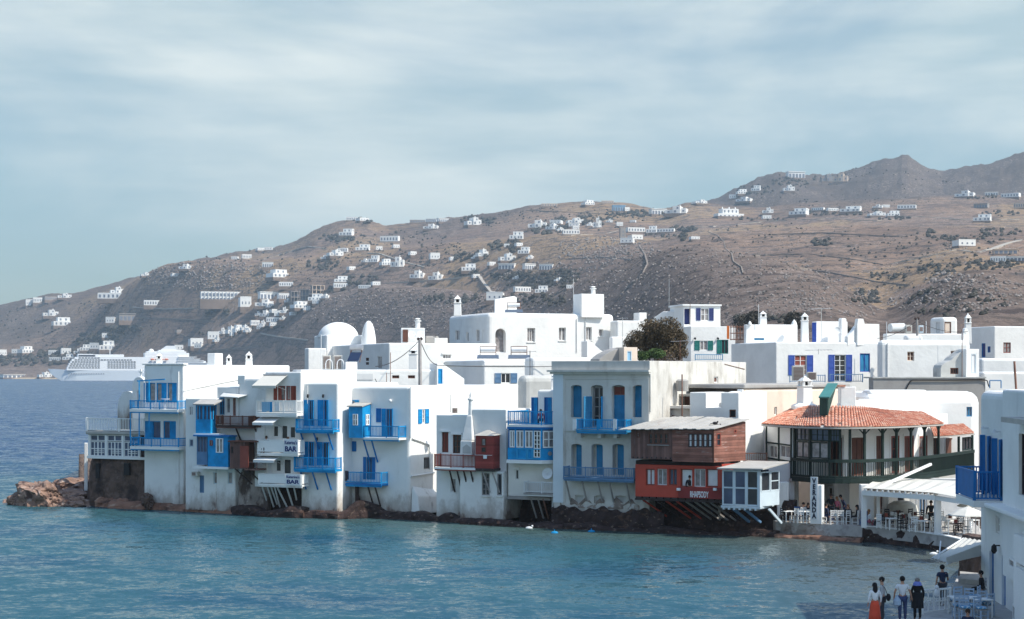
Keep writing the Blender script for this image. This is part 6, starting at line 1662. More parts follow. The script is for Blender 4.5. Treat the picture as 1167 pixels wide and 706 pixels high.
# tiled roof: rows of curved tiles laid on the slope
eave = arc([G2(867.5, 123.2), G2(903, 118.6), G2(930, 116.9), G2(960, 116.2), G2(1000, 117.0), G2(1040, 119.6), G2(1076, 123.6)], 12)
ridge = [Xy for Xy in arc([G2(905, 127.5), G2(916, 125.5), G2(930, 124.5), G2(960, 123.8), G2(990, 124.4), G2(1015, 125.2), G2(1052, 127.2)], 12)]
zrg = [8.45, 8.6, 8.6, 8.55, 8.35, 8.2, 8.1]
def tiled(name, eave, ridge, ze, zr_at, m, parent):
    L = [0.0]
    for a, b in zip(eave, eave[1:]): L.append(L[-1] + (b - a).length)
    def at(pts, t):
        s_ = t * L[-1]; i = 0
        while i < len(L) - 2 and L[i + 1] < s_: i += 1
        return pts[i].lerp(pts[i + 1], (s_ - L[i]) / (L[i + 1] - L[i]))
    n = int(L[-1] / .23); rows = 11; rnd = random.Random(4)
    mb = MB()
    base = []
    for i in range(n + 1):
        t = i / n; e = at(eave, t); r = at(ridge, t)
        base.append((Vector((e.x, e.y, ze)), Vector((r.x, r.y, zr_at(t)))))
    # underlay
    vs = []; fs = []
    for e, r in base: vs += [e + Vector((0, 0, -.10)), r + Vector((0, 0, -.10)), e + Vector((0, 0, -.02)), r + Vector((0, 0, -.02))]
    for i in range(n):
        o = i * 4
        fs += [(o, o + 4, o + 5, o + 1), (o + 2, o + 3, o + 7, o + 6), (o, o + 2, o + 6, o + 4), (o + 1, o + 5, o + 7, o + 3)]
    mk('roof_boarding', MB().add(vs, fs), M_sheet, parent)
    for i in range(n):
        (e0, r0), (e1, r1) = base[i], base[i + 1]
        for j in range(rows):
            if rnd.random() < .012: continue
            s0, s1 = j / rows, (j + 1.15) / rows
            a0, b0 = e0.lerp(r0, s0), e1.lerp(r1, s0); a1, b1 = e0.lerp(r0, s1), e1.lerp(r1, s1)
            jit = Vector((0, 0, rnd.uniform(-.008, .012))); sh_ = rnd.uniform(-.02, .02)
            vs = []
            for (p, q, lift, tap) in ((a0, b0, .035, 1.0), (a1, b1, .012, .84)):
                mid = (p + q) / 2; hv_ = (q - p) * .47 * tap
                for ang in (0, 45, 90, 135, 180):
                    vs.append(mid + hv_ * (-math.cos(R(ang))) * 1.0 + Vector((0, 0, .085 * math.sin(R(ang)) + lift)) + jit + (r0 - e0).normalized() * sh_)
            mb.add(vs, [(c, c + 1, c + 6, c + 5) for c in range(4)] + [(0, 1, 2, 3, 4)])
    return mk(name, mb, m, parent)
def ztab(t):
    s_ = t * (len(zrg) - 1); i = min(len(zrg) - 2, int(s_)); return zrg[i] + (zrg[i + 1] - zrg[i]) * (s_ - i)
def tilemat():
    m, t, b = newmat('terracotta_tiles')
    tcn = N_(t, 'ShaderNodeTexCoord'); src = tcn.outputs['Object']
    v = N_(t, 'ShaderNodeTexVoronoi'); v.inputs['Scale'].default_value = 3.6; t.links.new(src, v.inputs['Vector'])
    sp = N_(t, 'ShaderNodeSeparateColor'); t.links.new(v.outputs['Color'], sp.inputs[0])
    rp_ = N_(t, 'ShaderNodeValToRGB'); e = rp_.color_ramp.elements
    e[0].position = 0; e[0].color = (.40, .135, .08, 1); e[1].position = 1; e[1].color = (.62, .42, .32, 1)
    for p, c in ((.3, (.52, .20, .125, 1)), (.6, (.57, .25, .16, 1)), (.82, (.60, .33, .23, 1))):
        n = e.new(p); n.color = c
    t.links.new(sp.outputs[0], rp_.inputs[0])
    n = noise_node(t, src, .9, 5)
    c = mixc(t, ramp(t, n.outputs[0], .55, .8, 0, .5), rp_.outputs[0], (.22, .11, .08, 1))
    t.links.new(c, b.inputs['Base Color']); b.inputs['Roughness'].default_value = .9
    return m
M_tile = tilemat()
tiled('tiled_roof', eave, ridge, zev + .08, ztab, M_tile, h.root)
e2 = arc([G2(1064, 124.8), G2(1085, 126.5), G2(1111, 131.0)], 10); r2 = arc([G2(1060, 128.5), G2(1075, 130.0), G2(1098, 133.0)], 10)
tiled('tiled_roof', e2, r2, Zp(496.5, 127), lambda t: Zp(485.5, 130), M_tile, h.root)
mk('eave_board', MB().prism([tuple(p) for p in inset(eave, .1)] + [tuple(p) for p in reversed(inset(eave, 1.9))], zev - .06, zev - .03), M_greywood, h.root)
# far end of the balcony: dark screens
F = polyu(front, 1103)
glazing(h.root, F, F.uz(1098, 510)[0], F.uz(1109, 510)[0], zrl + .08, Zp(498, 131), -.1, M_green, M_glass, 3, 1, .1, .06, 'screen')
for p in (1094, 1109.5):
    F = polyu(front, p); u = F.uz(p, 500)[0]; mk('post', MB().fbox(F, u - .1, u + .1, zf, Zp(496, 130), -.16, -.02), M_green, h.root)
# green timber dormer, white chimneys and roof walls
D0 = Fr(G2(934, 120.2), G2(943.5, 119.6)); zd0, zd1 = Zp(473.5, 120), Zp(454, 120)
Dv = (P(959, 440, 127.5).xy - D0.B).normalized() * 5.2
q0, q1 = D0.A, D0.B
mk('dormer', MB().hexa([Vector((q0.x, q0.y, zd0)), Vector((q1.x, q1.y, zd0)), Vector((q1.x + Dv.x, q1.y + Dv.y, zd0 + 2.0)), Vector((q0.x + Dv.x, q0.y + Dv.y, zd0 + 2.0)), Vector((q0.x, q0.y, zd1)), Vector((q1.x, q1.y, zd1)), Vector((q1.x + Dv.x, q1.y + Dv.y, zd1 + .85)), Vector((q0.x + Dv.x, q0.y + Dv.y, zd1 + .85))]), mat('green_boards', (.016, .060, .050), .65, .15, 1.5, .4, 7, (), plank=('x', .14)), h.root)
U_ = D0.U * .12
mk('dormer_roof', MB().hexa([Vector((q0.x - U_.x, q0.y - U_.y - .15, zd1 + .0)), Vector((q1.x + U_.x, q1.y + U_.y - .15, zd1 + .0)), Vector((q1.x + Dv.x + U_.x, q1.y + Dv.y, zd1 + .89)), Vector((q0.x + Dv.x - U_.x, q0.y + Dv.y, zd1 + .89)), Vector((q0.x - U_.x, q0.y - U_.y - .15, zd1 + .1)), Vector((q1.x + U_.x, q1.y + U_.y - .15, zd1 + .1)), Vector((q1.x + Dv.x + U_.x, q1.y + Dv.y, zd1 + 1.0)), Vector((q0.x + Dv.x - U_.x, q0.y + Dv.y, zd1 + 1.0))]), mat('green_roof_sheet', (.05, .20, .18), .5, .1, 1, .1, 6), h.root)
c = G2(917, 125.8)
chimney(h, c, .78, 8.2, Zp(441, 125.8), Zp(428.5, 125.8), rot=R(25))
mk('chimney_base', MB().lathe((c.x, c.y, 8.1), [(1.25, 0), (1.2, .55), (.6, .75)], 4), M_white2, h.root, bev=.06)
c = G2(966, 125.6)
mk('chimney', MB().prism([(c.x - .6, c.y - .5), (c.x + .5, c.y - .5), (c.x + .5, c.y + .6), (c.x - .6, c.y + .6)], 8.4, Zp(441, 125.6)), M_white2, h.root, bev=.05)
mk('chimney_tiles', MB().prism([(c.x - .7, c.y - .55), (c.x - .25, c.y - .55), (c.x - .25, c.y + .6), (c.x - .7, c.y + .6)], Zp(440.8, 125.6), Zp(439, 125.6)), M_tile, h.root)
rw = arc([G2(958, 125.2), G2(985, 125.6), G2(1012, 126.8), G2(1052, 128.6)], 4)
for a, b, za in zip(rw, rw[1:], [8.7, 8.75, 8.8, 8.9, 9.0, 8.9, 8.7, 8.6, 8.55, 8.5, 8.5, 8.5]):
    F = Fr(a, b); mk('roof_wall', MB().fbox(F, -.05, F.L + .05, 7.5, za + .12, -.7, 0), M_white2, h.root, bev=.10, segs=3)
# ground floor pillars and ceiling beam
for (p, w, d_, Y) in ((891.5, .8, .6, 119.2), (987.5, .9, .7, 116.6)):
    c = G2(p, Y)
    mk('pillar', MB().prism([(c.x - w / 2, c.y - d_ / 2), (c.x + w / 2, c.y - d_ / 2), (c.x + w / 2, c.y + d_ / 2), (c.x - w / 2, c.y + d_ / 2)], 1.0, zf - .36), M_white2, h.root, bev=.05)
c = G2(930, 115.9)
Fv = Fr(G2(923, 116.1), G2(936.5, 115.7))
mk('pillar', MB().fbox(Fv, 0, Fv.L, 1.0, zf - .36, -.5, 0), M_white2, h.root, bev=.03)
F = polyu(inset(front, 3.6), 950)
glazing(h.root, F, *sorted([F.uz(p, 570)[0] for p in (944.5, 954.5)]), 1.05, Zp(555, 121), .012, M_canvasg, M_glass, 2, 1, .15, .06, 'door')
h.done()
sg = thing('vertical_sign', Fv.w(.35, 1.2, .03), 'tall narrow white sign with dark capital letters stacked on the pillar', 'sign')
ua, z1_ = Fv.uz(923.8, 543.5, .02); ub_, z0_ = Fv.uz(932, 593, .02)
mk('board', MB().fbox(Fv, ua, ub_, z0_, z1_, .003, .04), M_cloth_w, sg)
lettering(sg, 'V\nE\nR\nA\nN\nD\nA', Fv, (ua + ub_) / 2, (z0_ + z1_) / 2, .055, (ub_ - ua) * .62, (z1_ - z0_) * .93, M_ink, .05)

# ---------------------------------------------------------------- terraces, quay and sea walls (structure)
TZ = 1.0
edge = [G2(872, 121.5), G2(884, 118.2), G2(930, 116.0), G2(983, 114.2), G2(1000, 113.6), G2(1040, 110.8), G2(1075, 107.8), G2(1112, 103.0), G2(1150, 97)]
o = mk('cafe_terrace', MB().prism([tuple(p) for p in edge] + [tuple(G2(1220, 97)), tuple(G2(1180, 135)), tuple(G2(872, 128))], .3, TZ), M_pave); o['kind'] = 'structure'
mbk = MB()
for a, b in zip(edge[3:], edge[4:]): mbk.fbox(Fr(a, b), 0, Fr(a, b).L, TZ - .02, TZ + .05, -.3, .06)
o = mk('terrace_kerb', mbk, M_white2); o['kind'] = 'structure'
M_quayw = mat('stained_sea_wall', (.34, .30, .27), .95, .2, .8, .8, 3, (((.16, .11, .09), .8, .46, .62, (1, 1, 1.5)), ((.50, .47, .44), 1.2, .58, .7, (1, 1, 1))), bd=.08)
rocky('sea_wall', [tuple(p) for p in edge[1:4]], -.5, lambda t: TZ - .02, .5, M_quayw, 41, None, .13, .25, kind='structure')
rocky('sea_wall', [tuple(p) for p in edge[3:]], -.5, lambda t: TZ - .05, .4, M_rock, 42, None, .14, .3, kind='structure')
rocky('rock_shelf', [tuple(G2(882, 117.0)), tuple(G2(930, 115.3)), tuple(G2(980, 113.6))], -.4, lambda t: .22, .7, M_rockred, 43, None, .12, .25, kind='structure')
qe = [G2(960, 70.6), G2(1000, 71.2), G2(1047, 71.6), G2(1052, 76.5), G2(1078, 78.5), G2(1088, 84), G2(1096, 92), G2(1112, 99)]
o = mk('quay', MB().prism([tuple(p) for p in qe] + [tuple(G2(1260, 99)), tuple(G2(1400, 60)), tuple(G2(1300, 52)), tuple(G2(920, 52))], -.8, TZ), M_pave, bev=.04); o['kind'] = 'structure'

# shoreline rock under the houses, left to right
def shore(pts, top, m, seed, dep=1.2, amp=.3, nm='shore_rock'):
    rocky(nm, [tuple(G2(p, Y)) for p, Y in pts], -.6, top, dep, m, seed, None, amp, .3, kind='structure')
shore([(120, 142.3), (150, 141.2), (185, 140.2), (215, 138.6), (250, 136.8), (270, 136.0)], lambda t: .55, M_rockred, 51, 3.0, .14, 'rock_ledge')
shore([(98, 146.0), (108, 144.0), (120, 143.0), (150, 142.2)], lambda t: 1.0 - .4 * t, M_rockred, 52, 2.5, .4)
shore([(262, 136.4), (285, 134.6), (300, 133.6), (345, 132.4)], lambda t: .6 + .2 * math.sin(t * 9), M_rock, 53, 1.1, .2)
Fc = FY(296, 344, 133.2)
rocky('cave_rock', [Fc.w(-.3, 0, -1.2).xy, Fc.w(Fc.L + .2, 0, -1.4).xy], -.5, lambda t: Zp(557, 134), 1.4, M_rock, 58, None, .22, .3, kind='structure')
shore([(343, 132.6), (385, 131.6), (398, 131.8), (420, 132.6), (468, 130.6)], lambda t: .55 + .75 * math.exp(-((t - .55) / .10) ** 2), M_rock, 54, .9, .20)
shore([(466, 131.0), (497, 129.6), (530, 128.0)], lambda t: .5 + .2 * math.sin(t * 12), M_rock, 55, 1.1, .20)
shore([(524, 127.3), (545, 126.4), (580, 125.2)], lambda t: .4, M_rock, 56, .8, .18)
shore([(574, 125.2), (600, 124.4), (640, 123.2)], lambda t: .35, M_rock, 57, 1.4, .22)
Fc = Fr(F8.w(-.1, 0, -2.2), F8.w(F8.L + .4, 0, -2.0))
rocky('cave_rock', [Fc.w(0, 0, 0).xy, Fc.w(Fc.L, 0, 0).xy], -.5, lambda t: Zp(565, 127), 1.4, M_rock, 59, None, .3, .3, kind='structure')
shore([(636, 123.6), (690, 122.0), (745, 120.2), (790, 119.2), (850, 118.0), (884, 117.0)], lambda t: .3 + .15 * math.sin(t * 15), M_rock, 60, .8, .18)
# boulders at the point
rnd = random.Random(77)
def boulder(c, r, sx, sy, sz, seed, m):
    bm = bmesh.new(); bmesh.ops.create_icosphere(bm, subdivisions=5, radius=1)
    for v in bm.verts:
        d = v.co.copy()
        k = 1 + .42 * noise.fractal(d * 1.1 + Vector((seed, 0, 0)), 1, 2, 4) + .17 * (noise.ridged_multi_fractal(d * 1.7 + Vector((0, seed, 0)), .9, 2.2, 6, 1, 2) - .8) + .10 * round(2.2 * noise.noise(d * 1.6 + Vector((seed, seed, 1))))
        v.co = Vector((d.x * sx, d.y * sy, d.z * sz)) * r * k
        v.co.z = v.co.z if v.co.z < .5 * r * sz else .5 * r * sz + (v.co.z - .5 * r * sz) * .6
    me = bpy.data.meshes.new('boulder'); bm.to_mesh(me); bm.free(); me.materials.append(m)
    o = bpy.data.objects.new('boulder', me); COL.objects.link(o); o.location = c; o.rotation_euler = (0, R(-6), rnd.uniform(0, 3))
    return o
M_bould = mat('wave_washed_boulder', (.26, .165, .125), .9, .3, .8, 1, 2, (((.42, .33, .28), 1.0, .52, .66, (1, 1, 2)), ((.085, .05, .042), .9, .50, .62, (1, 1, 1.6))), bd=.10)
for (p, Y, z, r, sx, sy, sz, lab) in ((52, 146.2, .2, 2.1, 1.25, .9, .95, 'largest pale-topped boulder at the tip of the point'), (30, 146.8, .1, 1.25, .9, .9, .9, 'dark red boulder at the outer end of the point'), (72, 146.4, .1, 1.7, 1.3, .9, .75, 'brown boulder between the tip and the dark stone base'),
                                     (88, 145.5, .0, 1.2, 1.4, 1, .7, 'low boulder against the foot of the dark stone base'), (80, 150.5, .9, 1.5, 1.3, 1, .75, 'boulder set back beside the white post at the point'), (60, 150, .3, 1.2, 1.5, 1, .6, 'flat boulder behind the large pale-topped one'), (10, 147.4, -.35, 1.3, 3.2, .8, .35, 'flat reddish reef awash left of the point')):
    tag(boulder(Vector((Xp(p, Y), Y, z)), r, sx, sy, sz, p * .7, M_bould), lab, 'boulder', 'boulders at the point')
tag(boulder(Vector((Xp(168, 141.2), 141.2, .7)), .72, 1.3, .6, 1.0, 3.3, M_stone), 'grey boulder wedged at the corner of the dark stone base', 'boulder', 'boulders at the point')
tag(mk('gate_post', MB().prism([tuple(G2(96, 148.5)), tuple(G2(100, 148.5)), tuple(G2(100, 149)), tuple(G2(96, 149))], 1.0, Zp(505, 148.7)), M_white2, bev=.04), 'short white post left of the dark stone base', 'post')

# ================================================================ right-hand house above the quay
FR_ = Fr((21.45, 80.5), (20.1, 62.0))
h = House('quay_house', FR_.w(6, 1, -3), 'tall white house on the right edge with bright blue balcony and blue shuttered doors')
zt = Zp(445.5, 80)
h.wall(MB().fbox(FR_, 0, FR_.L, .9, zt, -9, 0), M_white, .35, 'wall', segs=4)
h.wall(MB().fbox(FR_, 6.6, FR_.L - .4, 2.5, Zp(444, 73), -8, .32), M_white, .12, 'wall')
for (a, b, t) in ((1123.5, 1129.5, 497), (1137.2, 1143, 501)):
    u0, z1_ = FR_.uz(a, t); u1, _ = FR_.uz(b, t)
    zb_ = Zp(563, 77)
    h.cut(FR_, u0, u1, zb_, z1_, .16, 0)
    fo = glazing(h.root, FR_, u0, u1, zb_, z1_, -.14, M_blue2, M_glassr, 2, 3, .08, .05, 'door')
    shutter(fo, Fr(FR_.w(u0 - .1, 0, .24), FR_.w(u0, 0, .02)), 0, .24, zb_, z1_ + .05, 0, M_blue2)
    shutter(fo, Fr(FR_.w(u1, 0, .02), FR_.w(u1 + .5, 0, .22)), 0, .54, zb_, z1_ + .05, 0, M_blue2)
    u, z = FR_.uz((a + b) / 2, t - 9)
    mk('wall_lamp', MB().tube(FR_.w(u, z, 0), FR_.w(u, z, .2), .03, 5).lathe(FR_.w(u, z - .06, .24), [(.13, 0), (.05, .12), (.02, .16)], 8), M_canvasg, h.root)
zbf = 5.3
ub0, ub1 = FR_.uz(1093, 560, 1.2)[0], FR_.uz(1115, 560, 1.2)[0]
ub0 = 1.0; ub1 = 5.2
zbf = Zp(566, 78); zbt = Zp(534.5, 78)
fl = mk('balcony', MB().fbox(FR_, ub0, ub1, zbf - .30, zbf, .003, 1.25), M_white2, h.root, bev=.02)
mb = MB()
rail_panel(mb, FR_.w(ub0 + .05, 0, 1.2), FR_.w(ub1 - .05, 0, 1.2), zbf, zbt, .1, .03, .1, .10, solid=True)
rail_panel(mb, FR_.w(ub0 + .05, 0, 1.2), FR_.w(ub0 + .05, 0, .05), zbf, zbt, .14, .045, .1, .10)
rail_panel(mb, FR_.w(ub1 - .05, 0, 1.2), FR_.w(ub1 - .05, 0, .05), zbf, zbt, .16, .05, .1, .10)
mk('railing', mb, M_blue2, fl)
k0 = 0
for (a, b, t, bb, gm) in ((1134.5, 1139, 588, 609, M_glassr), (1148.5, 1153, 594, 616, M_glassb)):
    opening(h, FR_, a, t, b, bb, M_white2, gm, 1, 2, .16, k=0)
opening(h, FR_, 1127.5, 628, 1132.5, 700, M_blue2, M_blue, 1, 1, .2, k=0, name='door')
opening(h, FR_, 1141.5, 633, 1146, 705, M_blue2, M_blue, 1, 1, .2, k=0, name='door')
mk('ledge', MB().fbox(FR_, 6.2, FR_.L, Zp(583, 72), Zp(578, 72), .003, 1.0), M_white2, h.root, bev=.05)
u, z = FR_.uz(1139.5, 626)
mk('wall_lantern', MB().tube(FR_.w(u, z + .15, 0), FR_.w(u, z + .15, .25), .03, 5).lathe(FR_.w(u, z - .2, .25), [(.05, 0), (.13, .12), (.11, .32), (.02, .42)], 8), M_black, h.root)
# protruding stair block toward the camera
Fq = Fr((20.55, 70.0), (19.6, 62.0))
k = h.wall(MB().fbox(Fq, 0, Fq.L, .9, 4.6, -4, .55), M_white2, .10, 'stair_block')
k2 = h.wall(MB().fbox(Fq, .9, Fq.L, 4.605, 5.9, -4, .3), M_white2, .10, 'stair_block')
Fq2 = Fq.off(.55)
opening(h, Fq2, 1146, 635, 1154, 651, M_white2, M_glassr, 1, 1, .2, k=k)
opening(h, Fq2, 1158, 640, 1167, 652, M_white2, M_glassr, 1, 1, .2, k=k)
opening(h, Fq2, 1150, 688, 1156, 712, M_white2, M_glassb, 1, 1, .2, k=k)
mk('lean_roof', MB().fbox(FR_, 10.2, FR_.L - .5, Zp(483, 68), Zp(477, 68), .325, 1.1), M_sheet, h.root)
opening(h, FR_.off(.32), 1161, 494, 1168, 566, M_darkwood, M_glass, 1, 2, .2, k=1)
mk('flue_pole', MB().tube((Xp(1159, 76), 76, zt - .5), (Xp(1156, 76), 76, Zp(412, 76)), .05, 6), M_rust, h.root)
mk('roof_railing', MB().path([(Xp(p, 78), 79, Zp(r_, 78)) for p, r_ in ((1135, 443), (1135, 434), (1148, 434), (1148, 443))], .03, 5), M_bluegrey, h.root)
h.done()
# ================================================================ the town behind the waterfront
def T(label, px, Y, phi, pL, pR, row, m=M_white, z0=2.0, bev=.18, name='town_house', L=None, Rr=None):
    h = House(name, P(px, HR, Y) - Vector((0, 0, CH - z0)), label)
    A, B = block(h, G2(px, Y), phi, pL, pR, z0, Zp(row, Y), m, bev, L=L, Rr=Rr)
    return h, A, B, Zp(row, Y)
# domed church
h, A, B, zt = T('white domed church with a low apse behind the long bluish house', 372, 190, 20, 358, 420, 382, bev=.12, name='church')
c = (A.B + B.B) / 2 + B.N * -2.2
c = G2(385.5, 194)
mk('dome', MB().lathe((c.x, c.y, zt - .25), [(2.22 * math.cos(R(a)) + .02, 1.75 * math.sin(R(a))) for a in range(0, 91, 6)], 40), M_white2, h.root, smooth=True)
mk('drum', MB().lathe((c.x, c.y, zt - .2), [(2.35, 0), (2.35, .22)], 32), M_white2, h.root)
c2 = G2(420, 190.5)
mk('apse', MB().lathe((c2.x, c2.y, zt - 2.2), [(.86, 0), (.84, .9), (.80, 1.6), (.72, 2.3), (.60, 2.9), (.42, 3.4), (.2, 3.68), (.02, 3.75)], 20), M_blotch, h.root, smooth=True)
block(h, G2(351, 188), 20, 347, 372, 2, Zp(397, 188), M_white, .12, name='side_block')
h.done()
# long bluish house in front of the church
h, A, B, zt = T('long house with bluish shaded front between the dome and the big white house', 443, 172, 22, 369, 566, 391, bev=.14)
opening(h, A, 430, 406, 435.5, 421, M_white2, M_glassr, 1, 1, .12)
opening(h, B, 504.5, 404, 514.5, 409.5, M_white2, M_glassr, 3, 1, .14, hood=M_white2)
opening(h, A, 417, 408, 420.5, 411.5, M_brown, M_black, 1, 1, .1)
opening(h, A, 417, 413, 420.5, 416, M_brown, M_black, 1, 1, .1)
Y = 171
mk('rooftop_box', MB().prism([tuple(G2(457, 178)), tuple(G2(484, 178)), tuple(G2(484, 180)), tuple(G2(457, 180))], zt, Zp(374, 178)), M_white2, h.root, bev=.06)
mk('box_door', MB().prism([tuple(G2(459, 177.9)), tuple(G2(465, 177.9)), tuple(G2(465, 177.99)), tuple(G2(459, 177.99))], Zp(390, 178), Zp(376, 178)), M_brown, h.root)
roundchimney(h, G2(476, 178.8), .25, Zp(375, 178), Zp(362.5, 178))
mk('roof_hood', MB().prism([tuple(G2(484, 180)), tuple(G2(500, 180)), tuple(G2(500, 182)), tuple(G2(484, 182))], zt, Zp(383, 180)), M_conc, h.root, bev=.2)
mk('clay_pots', MB().prism([tuple(G2(495, 176)), tuple(G2(510, 176)), tuple(G2(510, 177)), tuple(G2(495, 177))], zt, Zp(385.5, 176)), M_stain, h.root, bev=.05)
chimney(h, G2(471, 164), .75, 8, Zp(404, 164), Zp(396, 164))
h.done()
for (p, lab) in ((469, 'left'), (479, 'right')):
    d_ = thing('satellite_dish', P(p, 382, 177.4), f'white satellite dish on the rooftop box behind the utility pole, {lab} one of the pair', 'satellite dish')
    mk('dish', MB().lathe((0, 0, 0), [(.01, 0), (.2, .03), (.40, .12), (.38, .13), (.18, .045), (.01, .02)], 14), M_cloth_w, d_)
    for v in d_.children[0].data.vertices: v.co += Vector(d_.location)
    d_.rotation_euler = (R(75), 0, R(20))
# big white house with the arched doorway
h, A, B, zt = T('big white two-storey house with arched doorway and tall box on its roof', 556, 200, 22, 511, 700, 356.5, bev=.45)
for (a, b, t, bb) in ((519, 523.5, 377, 388), (531.5, 534, 379, 389.5), (542.5, 546.5, 376, 389.5)):
    opening(h, A, a, t, b, bb, M_white2, M_glassr, 2 if b - a > 3 else 1, 1, .18)
opening(h, A, 549.5, 376, 552.5, 389, M_white, M_white, 1, 1, .08, arch=True)
opening(h, B, 564.5, 374.5, 576.5, 402, M_white2, M_glassr, 1, 1, .6, arch=True, name='door')
for (a, b, t, bb, nx) in ((601, 610, 374, 390, 3), (637, 645, 373.5, 388.5, 2), (668, 674.5, 373, 388, 2), (682.5, 687.5, 375.5, 383.5, 1)):
    opening(h, B, a, t, b, bb, M_white2, M_glassr, nx, 1, .30, sill=M_white2)
chimney(h, G2(521.5, 203), .78, zt - .3, Zp(346, 203), Zp(336.5, 203))
Ft = Fr(G2(653, 208), G2(662, 204.5)); 
b3 = House.__new__(House); b3.root = h.root; b3.walls = []
block(b3, G2(662.5, 204), 20, 653, 688.5, zt - .4, Zp(335, 204), M_white2, .06, name='roof_box')
b3.done()
roundchimney(h, G2(676, 206), .26, Zp(336, 206), Zp(326.5, 206))
mk('solar_wall', MB().fprism(Fr(G2(564.5, 204), G2(594, 206)), [(0, zt - .2), (3.0, zt - .2), (3.0, Zp(339, 205)), (2.6, Zp(337.5, 205)), (0, Zp(342, 205))], -.25, 0), M_white2, h.root, bev=.03)
mk('roof_flank', MB().fprism(Fr(G2(688, 207), G2(702, 208.5)), [(0, zt - 1.6), (1.6, zt - 1.6), (1.2, zt - .6), (0, zt + .15)], -3, .0), M_white2, h.root, bev=.1)
mk('stair_hood', MB().fprism(Fr(G2(669, 199.5), G2(693, 201)), [(0, 9.5), (2.35, 9.5), (2.35, Zp(401, 200)), (1.9, Zp(399.5, 200)), (.55, Zp(389.5, 200)), (0, Zp(389.2, 200))], -1.2, 0), M_white2, h.root, bev=.05)
mk('pipe', MB().tube(B.w(B.uz(667, 370)[0], zt - 4.5, .06), B.w(B.uz(667, 370)[0], zt - .1, .06), .06, 5).tube(B.w(B.uz(657, 370)[0], zt - 4.5, .06), B.w(B.uz(657, 370)[0], zt - .6, .06), .05, 5), M_canvasg, h.root)
mk('door_railing', MB().path([P(p, r_, 203) for p, r_ in ((566, 391.5), (580, 391.5))], .04, 5).path([P(p, r_, 203) for p, r_ in ((566, 404), (566, 391))], .04, 5).path([P(p, r_, 203) for p, r_ in ((580, 404), (580, 391))], .04, 5), M_cloth_w, h.root)
h.done()
h, A, B, zt = T('lower white wing stepping down right of the big white house', 703, 203, 18, 695, 735, 365.5, bev=.2)
block(h, G2(697, 201), 18, 694, 712, 3, Zp(384, 201), M_white2, .15, name='side_block')
block(h, G2(728.5, 206), 18, 722, 737, zt - .2, Zp(356.5, 206), M_white2, .05, name='roof_box')
h.done()
# middle terraces
h, A, B, zt = T('white house with shaded left wing and slate blue shutters half hidden by roofs', 551, 163, 20, 497, 642, 410.5, bev=.18)
opening(h, B, 571, 425.5, 582, 437, M_white2, M_glass, 2, 1, .15, sh=M_bluegrey, side='LR', shw=.62)
mk('string_course', MB().fbox(B, .1, B.L, Zp(417, 165), Zp(416, 165), .003, .08).fbox(A, 0, A.L - .1, Zp(417, 165), Zp(416, 165), .003, .08), M_white2, h.root)
h.done()
Fh = Fr(G2(498, 152), G2(533, 153.5))
h = House('stair_hood', P(515, 437, 152), 'white wedge-shaped stair head with narrow blue door on a flat roof', 'stair head')
h.wall(MB().fprism(Fh, [(.62, 9.2), (2.7, 9.2), (2.7, Zp(432, 153)), (.62, Zp(415, 152)), ], -1.4, .0), M_white2, .05, 'wedge')
h.wall(MB().fbox(Fh, 0, .617, 9.2, Zp(414.5, 152), -1.4, .0), M_white2, .03, 'door_wall')
opening(h, Fh, 499.3, 420.5, 504.3, 437.5, M_blue, M_blue, 1, 1, .06)
h.done()
h, A, B, zt = T('long white roof terrace parapet under the water heater and dishes', 342, 150, 12, 333, 500, 421.5, bev=.15, name='terrace_wall')
for (a, b, t, bb) in ((369, 376, 430.5, 433), (447, 455, 428, 431.5), (465, 473, 428, 431.5)):
    opening(h, B, a, t, b, bb, M_brown, M_black, 3, 1, .15)
mk('drain_panel', MB().fbox(B, B.uz(404, 430)[0], B.uz(425, 430)[0], Zp(433, 152), Zp(426, 152), .003, .05), M_canvasg, h.root)
h.done()
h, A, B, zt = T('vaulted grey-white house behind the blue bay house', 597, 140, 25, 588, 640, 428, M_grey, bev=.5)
h.done()
h, A, B, zt = T('white parapet wall of a flat roof left of the grey stucco cornice', 606, 150, 15, 597, 690, 407.5, bev=.3, name='terrace_wall')
h.done()
Fh = Fr(G2(683, 140), G2(714, 141))
h = House('stair_hood', P(700, 412, 140), 'grey rounded stair head with a pale door on the stucco house roof', 'stair head')
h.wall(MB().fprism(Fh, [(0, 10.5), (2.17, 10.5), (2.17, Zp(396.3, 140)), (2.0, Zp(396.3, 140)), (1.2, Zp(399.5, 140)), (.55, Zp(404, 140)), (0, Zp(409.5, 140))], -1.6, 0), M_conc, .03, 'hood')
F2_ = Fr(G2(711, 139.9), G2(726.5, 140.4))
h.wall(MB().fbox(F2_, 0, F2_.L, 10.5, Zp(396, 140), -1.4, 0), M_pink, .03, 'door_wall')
opening(h, F2_, 714.5, 400, 720, 412, M_pale, M_cloth_b, 1, 1, .08)
h.done()
